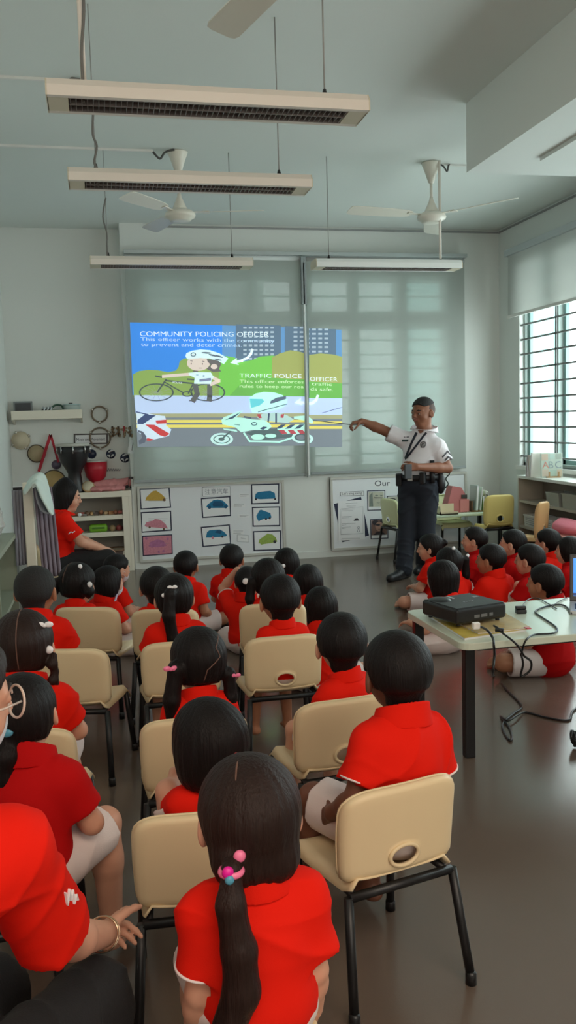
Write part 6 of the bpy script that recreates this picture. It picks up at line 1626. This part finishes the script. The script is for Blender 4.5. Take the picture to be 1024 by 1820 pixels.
kid('girl with small red hair tie hugging a raised bare knee, behind the nearest girl', seat_xy('c10', .03, .03), 8, .49, seat=SEAT, style='bob', long=.095, lean=4, hy=22, hp=-10, h=1.08, vox=.005, hairmat='black', fix=raised_knee, clips=[((-.004, -.108, .018), .008, 'red', 'clip')])
kid('girl with low pigtails and pink clips, zigzag parting, middle of the left rows', seat_xy('c8', .03), 8, .52, seat=SEAT, style='pony', lean=5, hr=5, h=1.08, vox=.005, fix=left_down, tail=[PIG(-.085, -.005, .19, .024), PIG(.084, -.03, .15, .019)], clips=[((-.083, -.062, .0), .015, 'pink', 'bow'), ((.080, -.062, -.026), .011, 'pink', 'bow')], hy=4, parting=[[(.045, -.04, .085), (.02, -.085, .055), (.035, -.095, .035), (-.005, -.11, .0), (-.01, -.10, -.04)]])
kid('girl with one long high ponytail and white bands, third row of chairs', seat_xy('c5', -.01), 0, .535, seat=SEAT, style='pony', lean=5, h=1.02, vox=.005, tail=[([(.0, -.085, .05), (-.025, -.115, .04), (-.035, -.125, -.05), (-.02, -.115, -.15), (-.005, -.10, -.22)], [.018, .024, .027, .024, .009])], clips=[((-.012, -.10, .058), .014, 'white', 'bow'), ((-.040, -.09, .028), .009, 'white', 'clip')])
kid('child half hidden behind the long ponytail, seated in the last row', seat_xy('c2', -.05), -5, .46, seat=SEAT, style='boy', lean=8, h=1.04)
kid('girl with three white clips in parted hair, last row on the left', seat_xy('c1', -.10), -8, .475, seat=SEAT, style='pony', lean=8, hy=-24, hp=8, h=1.08, vox=.005, tail=[PIG(-.088, .005, .05, .026), PIG(.086, -.005, .05, .026)], clips=[((-.090, -.045, .012), .014, 'white', 'clip'), ((.040, -.05, .082), .012, 'white', 'clip'), ((.086, -.058, .005), .014, 'white', 'clip')], parting=[[(-.02, -.02, .10), (-.01, -.08, .06), (-.015, -.11, .01)]])
kid('crop-haired boy with pale ears in the third row at the far left', seat_xy('c4', -.175), -10, .60, seat=SEAT, skin='tan', style='crop', lean=5, hy=-6, h=1.08, vox=.005)
kid('girl with a straight centre parting and thin braids, far left', seat_xy('c7', .0), -6, .61, seat=SEAT, style='pony', hairmat='brown', lean=5, h=1.12, vox=.005, tail=[BRAID(.088, -.02, .19), BRAID(-.088, -.02, .19)], clips=[((.060, -.045, .06), .016, 'white', 'bow'), ((.083, -.055, .0), .012, 'white', 'clip')], parting=[[(.0, .0, .10), (.0, -.07, .07), (.0, -.11, .02), (.0, -.10, -.05)]])
kid('girl in a crimson polo with a long side-swept tail, blue bow and pink band', seat_xy('c12', .105, .02), -22, .575, b=.98, seat=SEAT, style='pony', lean=10, hy=8, hr=-8, h=.98, vox=.005, shirt=CRIM, arms='lap', legs=.6,
    tail=[([(-.02, -.06, -.04), (-.035, -.090, -.075), (-.048, -.095, -.13), (-.052, -.090, -.19), (-.050, -.085, -.26)], [.030, .034, .027, .021, .010])], clips=[((-.024, -.095, -.012), .020, 'blue', 'bow'), ((-.052, -.090, -.185), .021, 'magenta', 'band')])

# ------------------------------------------------------------------ children on the floor, middle and left
def fk(label, x, y, rz, S_=.60, **kw):
    kw.setdefault('pose', 'floor'); kw.setdefault('vox', .0062)
    return kid(label, (x, y), rz, S_, 0, **kw)
fk('boy on the floor in front of the car pictures, back of a round black head', .57, 6.20, -30, .605, style='boy', skin='tan', hy=10, arms='side', h=1.06)
fk('tall boy on the floor under the lower blue van picture', .93, 6.36, -32, .61, style='boy', hy=12, h=1.08, pose='kneesup', arms='knees')
fk('child on the floor with both hands clasped on top of the head', .895, 5.50, -28, .58, style='boy', arms='head', hp=14, h=1.0, piping=True)
fk('girl on the floor with a tall dark hairdo and white heart clip', 1.30, 6.06, -12, .60, style='bob', long=.12, h=1.04, clips=[((-.02, -.10, .0), .015, 'white', 'clip')])
fk('child on the floor with a plain dark bob, between heart clip and long black hair', 1.23, 5.12, -10, .63, style='bob', long=.105, h=1.05)
fk('girl on the floor with very long straight black hair, nearest the aisle', 1.16, 4.54, -14, .60, style='long', long=.27, h=1.05, vox=.0055, clips=[((-.075, -.03, -.06), .009, 'white', 'clip')])
fk('masked child on the floor at the seated woman’s hands', .045, 6.30, -62, .60, style='boy', masked=True, h=1.0, skin='light', hp=8)
fk('masked child with a pale lilac strap, on the floor behind the girl with three clips', -.01, 5.78, -58, .60, style='bob', long=.09, masked=True, h=1.04, clips=[])
st = KIDS['masked child with a pale lilac strap, on the floor behind the girl with three clips']
MB().tube(cable_on(None, [(.062, .075, .41), (.105, .03, .37), (.118, -.02, .33), (.10, -.075, .28), (.06, -.095, .23)]), .007, 8).build('shoulder_strap', M('strap_lilac', (186, 176, 200), .7), st)

# ------------------------------------------------------------------ children on the floor, right
def knees_ahead(J, b, h):
    for a, e in (('L', -1), ('R', 1)):
        J['K' + a] = V3(e * .095, .262, .07) * b; J['A' + a] = V3(e * .15, .07, .045) * b; J['T' + a] = V3(e * .19, -.03, .03) * b
def leg_out(J, b, h):
    J['KL'] = V3(-.20, .20, .07) * b; J['AL'] = V3(-.14, .34, .045) * b; J['TL'] = V3(-.16, .44, .035) * b
fk('girl with a small bun at the officer’s trouser leg', 2.56, 6.30, 38, .61, style='pony', hy=22, hp=6, h=1.02, tail=[([(.0, -.095, .03), (.0, -.115, .03)], [.026, .026])])
fk('girl with a dark side ponytail and silver clips, third from the officer', 2.40, 5.62, 18, .60, style='pony', h=1.04, tail=[([(.075, -.05, .03), (.105, -.055, .02), (.112, -.05, -.08), (.105, -.045, -.17)], [.018, .024, .027, .012])], clips=[((.0, -.05, .092), .014, 'white', 'clip'), ((.092, -.05, .035), .014, 'white', 'clip')])
fk('girl with a wide dark bob in front of the projector, bare legs to the left', 2.16, 5.13, 42, .60, style='bob', long=.125, hy=-18, h=1.08, vox=.0055, fix=leg_out, arms='knees', wide=1.05)
fk('boy in profile with glossy dark hair by the small back table', 3.0, 6.46, 44, .62, style='boy', hy=14, h=1.02, shirt=CRIM, pose='kneesup', arms='knees')
fk('boy in a bright polo seen from behind, centre of the right group', 2.72, 5.60, 22, .61, style='boy', skin='tan', hy=22, h=1.06, wide=1.03, pose='kneesup', arms='knees')
fk('boy in profile in front of the yellow chair', 3.23, 6.26, 36, .61, style='boy', hy=14, h=1.06, shirt=CRIM, pose='kneesup', arms='knees')
fk('boy with tousled black hair behind the boy nearest the laptop', 2.965, 5.49, 30, .61, style='boy', hy=10, h=1.06, shirt=CRIM, pose='kneesup', arms='knees')
fk('boy with a plain black head seated behind the laptop table, knee showing below it', 2.53, 4.50, 36, .65, lean=4, hem=.20, flare=.03, style='boy', skin='tan', hy=0, h=1.06, vox=.0055, arms='lap', shirt=CRIM)
fk('boy before the small beige chair on the right', 3.485, 6.18, 30, .61, style='boy', hy=6, h=1.04, pose='kneesup', arms='knees')
fk('long-haired girl at the right edge by the pink blanket', 3.44, 5.78, 34, .60, style='long', long=.20, hy=10, h=1.0, shirt=CRIM, pose='kneesup', arms='knees')

# ------------------------------------------------------------------ grown-ups
MALE = dict(nk=.060, sh=.070, ua=.056, el=.046, fa=.047, wr=.031, th=.098, kn=.066, cf=.062, an=.046, chest=(.178, .128, .155), belly=(.165, .140, .160), pelvis=(.168, .135, .12), cloth=.014, hand=1.0, foot=1.75)
FEM = dict(nk=.047, sh=.056, ua=.046, el=.037, fa=.037, wr=.026, th=.085, kn=.058, cf=.054, an=.036, chest=(.150, .108, .14), belly=(.138, .112, .14), pelvis=(.165, .130, .11), cloth=.014, hand=.86, foot=1.55)
NAVYC = M('uniform_trousers', (26, 32, 44), .8, bump=(260, .15), var=(6, .1)); WHITEC = M('uniform_white', (228, 222, 226), .8, bump=(320, .12), var=(6, .03)); BLKC = M('black_trousers', (20, 19, 21), .85, bump=(260, .15))
LEATH = M('black_leather', (20, 20, 24), .45, bump=(150, .2))
def shoe(root, A, toe, mat, s=1.0):
    q = Solid(); d = nrm(toe - A); q.cone(V3(A[0], A[1], .040) - d * .05, V3(toe[0], toe[1], .032), .042 * s, .036 * s, .02); q.cone(V3(*A), lerp(A, toe, .5) * V3(1, 1, 0) + V3(0, 0, .045), .048 * s, .038 * s, .02); q.plane((0, 0, .002), (0, 0, -1)); q.plane((0, 0, .115), (0, 0, 1))
    o = organic('shoe', q, .005, mat, root); return o
def surface_hit(o, px, py):
    """point and normal where a line of sight meets a mesh, in the mesh's own space"""
    bpy.context.view_layer.update(); mw = o.matrix_world.inverted()
    org = Vector((0, 0, CAMH)); d = (at(px, py, 5) - org).normalized()
    t = BVHTree.FromPolygons([v.co for v in o.data.vertices], [p.vertices for p in o.data.polygons])
    h = t.ray_cast(mw @ org, mw.to_3x3() @ d)
    return h[0], h[1]
def strip_on(o, name, pts, w, mat, root, lift=.004, n=10):
    """flat band laid on a mesh along image points"""
    P_ = []
    for (x0, y0), (x1, y1) in zip(pts, pts[1:]):
        for i in range(n): P_.append((x0 + (x1 - x0) * i / n, y0 + (y1 - y0) * i / n))
    P_.append(pts[-1]); H_ = [surface_hit(o, *p) for p in P_]; H_ = [(a + b * lift, b) for a, b in H_ if a is not None]
    if len(H_) < 2: return None
    vs = []; fs = []
    for i, (p, nn) in enumerate(H_):
        t = (H_[min(i + 1, len(H_) - 1)][0] - H_[max(i - 1, 0)][0]).normalized(); s_ = t.cross(nn).normalized() * w / 2
        vs += [p + s_ + nn * .0015, p - s_ + nn * .0015, p - s_ - nn * .003, p + s_ - nn * .003]
    for i in range(len(H_) - 1):
        for j in range(4): fs.append((4 * i + j, 4 * i + (j + 1) % 4, 4 * i + 4 + (j + 1) % 4, 4 * i + 4 + j))
    fs += [(3, 2, 1, 0), tuple(4 * (len(H_) - 1) + j for j in range(4))]
    return MB().raw(vs, fs).build(name, mat, root)
ox, oy = 2.93, 7.67; OR = V3(ox, oy, 0)
off = thing('person', 'police officer in white polo shirt and dark trousers pointing at the slide with a stick', 'person', (ox, oy, 0))
w_ = lambda v: np.array(v, float) - OR
d0 = nrm(V3(-.68, -.73, 0)); r0 = V3(d0[1], -d0[0], 0)
J = dict(P=V3(0, 0, .89), C=V3(.05, .0, 1.185), N=V3(.065, .0, 1.375), fw=d0, R=rot3(R_(116), R_(6)))
J['H'] = V3(.045, -.03, 1.548)
J['SR'] = w_(at(724, 784, 7.78)); J['SL'] = w_(at(777, 795, 7.56))
J['ER'] = w_(at(678, 763, 7.84)); J['WR'] = w_(at(643, 749, 7.86)); J['handR'] = (V3(-1, .08, -.10), V3(0, .1, -1), V3(0, -1, -.1), 1.0, 0, .3)
J['EL'] = w_(at(796, 832, 7.50)); J['WL'] = w_(at(741, 830, 7.37)); J['handL'] = (V3(-1, -.05, .02), V3(-.1, .9, -.3), V3(-.1, .1, 1), .8, 0, .3)
J['QR'] = r0 * .085 + V3(0, 0, .85); J['QL'] = -r0 * .085 + V3(0, 0, .85)
J['KR'] = w_(at(724, 950, 7.70)); J['KL'] = w_(at(757, 948, 7.62)); J['AR'] = w_(at_z(718, 1012, .09)); J['AL'] = w_(at_z(752, 1000, .09))
J['TR'] = J['AR'] + V3(-.17, -.10, -.05); J['TL'] = J['AL'] + V3(-.12, -.15, -.05)
L = figure(off, J, 1.0, 1.27, 'brown', .0065, MALE, WHITEC, 'trousers', NAVYC, 11, barefoot=False, collar=True, hem=-.045, waist=.07, amp=.005, sleeve=.72)
shirt_o = FIG['shirt']
hm = J['R']; q = Solid(); fr = (L(0, .055, .055), hm @ nrm(V3(0, .6, -.8)))
q.ell(L(0, -.008, .028), V3(.079, .094, .086) * 1.27, hm, .01, (fr, (L(0, 0, .052), hm @ nrm(V3(0, -.12, -1))))); organic('hair', q, .0045, HAIR['crop'], off)
q = Solid(); q.ell(L(0, -.014, .018), V3(.0745, .0865, .078) * 1.27, hm, .01, ((L(0, .028, 0), hm @ V3(0, 1, 0)), (L(0, 0, -.055), hm @ V3(0, 0, -1)))); 
for e in (-1, 1): q.ell(L(e * .079, .006, -.012), V3(.014, .020, .028) * 1.27, hm, .008, (), 'd')
organic('faded_hair', q, .0045, M('hair_fade', (72, 52, 44), .7), off)
for a in 'RL': shoe(off, J['A' + a], J['T' + a], LEATH, 1.1)
# belt and gear
bz = .95; mb = MB(); up3 = Matrix([list(x) for x in np.stack([r0, d0, V3(0, 0, 1)], 1)])
n = 40; vs = []; fs = []
for i in range(n):
    a = 2 * PI * i / n
    for (k, z) in ((1.0, -.028), (1.05, -.026), (1.05, .026), (1.0, .028)): vs.append(up3 @ Vector((.188 * k * math.cos(a), .158 * k * math.sin(a), z)) + Vector((.008, 0, bz)))
for i in range(n):
    for j in range(4): fs.append((4 * i + j, 4 * ((i + 1) % n) + j, 4 * ((i + 1) % n) + (j + 1) % 4, 4 * i + (j + 1) % 4))
MB().raw(vs, fs, True).build('duty_belt', LEATH, off)
def ongear(x, y, z): return up3 @ Vector((x, y, z)) + Vector((.008, 0, bz))
MB().box(ongear(.02, .170, 0), (.05, .012, .055), up3).build('belt_buckle', M('buckle_silver', (190, 186, 180), .3, metal=.8), off, .004)
MB().box(ongear(.15, .115, -.02), (.06, .05, .12), up3).build('belt_pouch', LEATH, off, .012, 3)
MB().box(ongear(-.10, .160, .0), (.055, .05, .11), up3).build('belt_pouch', LEATH, off, .012, 3)
MB().tube([ongear(-.165, .09, .16), ongear(-.165, .09, .02), ongear(-.17, .10, -.05)], [.022, .026, .022], 12).build('baton', LEATH, off)
s_ = Solid(); s_.ell(ongear(-.20, -.03, -.06), (.045, .05, .10)).cone(ongear(-.20, -.02, .02), ongear(-.21, -.02, .07), .028, .02); organic('holster', s_, .006, LEATH, off)
MB().tube(cable_on(None, [ongear(-.19, -.01, .06), ongear(-.235, -.05, .07), ongear(-.27, -.08, .03), ongear(-.24, -.06, -.02), ongear(-.26, -.07, -.07), ongear(-.22, -.05, -.12)]), .006, 8).build('coiled_cord', M('cord_green_black', (30, 50, 46), .5), off)
# lanyard, badge, stripes
LAN = M('lanyard_navy', (26, 30, 44), .6)
strip_on(shirt_o, 'lanyard', [(741, 769), (731, 790), (721, 815)], .024, LAN, off, .006)
strip_on(shirt_o, 'lanyard', [(758, 769), (742, 790), (728, 808), (721, 816)], .019, LAN, off, .006)
MB().box(Vector(J['WL'] + V3(-.10, -.045, -.035)), (.075, .018, .13), Matrix.Rotation(.25, 3, 'Z')).build('card_holder', M('card_holder_dark', (44, 46, 50), .4), off, .006)
def decal(px, py, draw, name, mat):
    p, nn = surface_hit(shirt_o, px, py)
    if p is None: return
    z = nn; x = Vector((0, 0, 1)).cross(z).normalized(); y = z.cross(x); m = Matrix((x, y, z)).transposed()
    mb = MB(); draw(mb, m, p + nn * .004); return mb.build(name, mat, off)
def crest(mb, m, p):
    mb.torus(p, .026, .0045, m, 26, 8); mb.torus(p, .014, .003, m, 20, 6)
    for a in (-.6, .6): mb.box(p + m @ Vector((a * .01, 0, 0)), (.006, .034, .003), m @ Matrix.Rotation(a, 3, 'Z'))
    mb.box(p + m @ Vector((0, -.028, 0)), (.040, .010, .003), m)
decal(752.5, 790, crest, 'chest_crest', M('crest_grey', (96, 92, 94), .6))
decal(720.5, 783, lambda mb, m, p: mb.box(p, (.060, .020, .005), m), 'name_tag', M('tag_dark_green', (24, 52, 52), .4))
decal(723, 778, lambda mb, m, p: [mb.box(p + m @ Vector((-.022 + .014 * i, .006, 0)), (.009, .010, .003), m) for i in range(4)], 'tag_letters', INK)
CHV = M('chevron_grey', (84, 82, 88), .7)
strip_on(shirt_o, 'rank_chevron', [(786.5, 813), (795.5, 802), (802, 810)], .014, CHV, off, .004); strip_on(shirt_o, 'rank_chevron', [(791, 819), (797, 812), (802.5, 816)], .014, CHV, off, .004)
# the stick in the hand
h0 = Vector(J['WR'] + OR) + Vector((-.085, .0, -.03)); e0 = at(556, 747, 8.5)
o = MB().tube([h0 - h0 + Vector((.10, -.03, 0)), Vector((0, 0, 0)), e0 - h0], [.005, .005, .003], 8).build('pointer_stick', M('pointer_grey', (120, 112, 116), .4)); o.location = h0
tag(o, 'thin grey pointing stick in the officer’s outstretched hand', 'stick')
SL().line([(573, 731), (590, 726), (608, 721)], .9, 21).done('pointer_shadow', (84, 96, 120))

# seated woman by the toy shelf
wx, wy = -.365, 7.25
t1 = thing('person', 'dark-haired woman in a red polo seated sideways beside the toy shelf', 'person', (wx, wy, 0), R_(-82))
J = dict(P=V3(0, 0, .425), C=V3(0, .045, .665), N=V3(0, .075, .81), fw=V3(0, .97, .2), R=rot3(R_(-4), R_(10)))
J['H'] = V3(0, .115, .945)
for a, e in (('L', -1), ('R', 1)):
    J['S' + a] = V3(e * .145, .06, .765); J['E' + a] = V3(e * .185, .19, .585); J['W' + a] = V3(e * .05, .375, .505)
    J['hand' + a] = (V3(-e * .25, .9, -.25), V3(-e * .2, -.2, -1), V3(-e, .2, 0), .4)
    J['Q' + a] = V3(e * .085, .04, .40); J['K' + a] = V3(e * .11, .40, .425); J['A' + a] = V3(e * .10, .40, .08); J['T' + a] = V3(e * .11, .56, .04)
J['seated'] = True
L = figure(t1, J, 1.0, 1.16, 'light', .006, FEM, RED, 'trousers', BLKC, 21, barefoot=True, hem=.08, sleeve=.74)
hair(t1, L, J['R'], 1.16, 'bob', 'black', .005, 9, 1.0, (), None, .168)
sh1 = FIG['shirt']
strip_on(sh1, 'sleeve_lettering', [(122, 949), (126, 945), (129, 947), (133, 944)], .006, PAPER, t1, .004)
CH['w'] = chair('cream chair under the woman seated beside the toy shelf', wx - .165, wy - .02, -82)

# woman reaching in at the lower left
t2 = thing('person', 'woman in a red polo with glasses and a bracelet, reaching in from the lower left', 'person', (-.40, 1.24, 0))
o2 = V3(-.40, 1.24, 0); w2 = lambda v: np.array(v, float) - o2
J = dict(P=V3(.04, .07, .415), C=w2((-.375, 1.27, .70)), N=w2((-.32, 1.36, .89)), fw=nrm(V3(.25, 1, -.1)), R=rot3(R_(-56), R_(8), R_(6)))
J['H'] = w2((-.261, 1.475, 1.062))
J['SR'] = w2(at(14, 1512, 1.40)); J['SL'] = w2((-.50, 1.34, .84))
J['ER'] = w2(at(104, 1672, 1.545)); J['WR'] = w2(at(186, 1660, 1.775)); D = nrm(np.array(at(216, 1622, 1.93) - at(186, 1660, 1.775)))
J['handR'] = (D, V3(.75, -.05, -.6), V3(-.5, .1, .8), .85, 0, 0, True)
J['EL'] = w2((-.60, 1.50, .62)); J['WL'] = w2((-.50, 1.62, .48)); J['handL'] = (V3(.4, .8, -.3), V3(0, 0, -1), V3(1, 0, 0), .4)
for a, e in (('L', -1), ('R', 1)):
    J['Q' + a] = J['P'] + V3(e * .085, .04, -.02); J['K' + a] = w2((-.065, 1.68, .355)) if a == 'R' else w2((-.27, 1.72, .38)); J['A' + a] = J['K' + a] * V3(1, 1, 0) + V3(.0, .02, .08); J['T' + a] = J['A' + a] + V3(.06, .14, -.04)
J['seated'] = True
L = figure(t2, J, 1.0, 1.14, 'light', .0045, FEM, RED, 'trousers', BLKC, 31, barefoot=True, hem=.10, sleeve=.86, masked=True, amp=.004)
hair(t2, L, J['R'], 1.14, 'pony', 'brown', .0045, 12, 1.0, [((-.02, -.085, .045), .034, 'beige', 'scrunchie')], [([(-.02, -.085, .04), (-.02, -.11, .05), (-.02, -.13, .01)], [.022, .03, .02])])
hm2 = Matrix([list(x) for x in J['R']]); GLF = M('glasses_clear_frame', (206, 184, 170), .25)
for e in (-1, 1):
    gp_ = MB(); gp_.torus(Vector(L(e * .031, .094, -.002)), .024 * 1.14, .0022, hm2 @ Matrix.Rotation(PI / 2, 3, 'X'), 28, 8); gp_.tube([Vector(L(e * .055, .088, .006)), Vector(L(e * .076, .05, .006)), Vector(L(e * .084, -.01, .0))], .0020, 6); gp_.build('spectacle_frame', GLF, t2)
MB().tube([Vector(L(-.010, .098, .004)), Vector(L(0, .102, .007)), Vector(L(.010, .098, .004))], .0018, 6).build('spectacle_bridge', GLF, t2)
wrist = Vector(J['WR']); ax = Vector(nrm(J['WR'] - J['ER'])); m = ax.to_track_quat('Z', 'Y').to_matrix()
MB().torus(wrist - ax * .018, .034, .0022, m, 36, 8).build('bracelet', M('bracelet_metal', (206, 180, 150), .2, metal=.9), t2)
MB().torus(wrist - ax * .010, .035, .0015, m @ Matrix.Rotation(.12, 3, 'X'), 36, 8).build('bracelet', M('bracelet_metal', (206, 180, 150), .2, metal=.9), t2)
sh2 = FIG['shirt']
strip_on(sh2, 'sleeve_lettering', [(114, 1586), (118, 1608), (121, 1580), (124, 1600), (127, 1582), (130, 1606), (133, 1590), (136, 1600)], .0018, PAPER, t2, .003, 6)
CH['t'] = chair('cream chair under the reaching woman, below the lower left of the view', -.46, 1.08, 0)
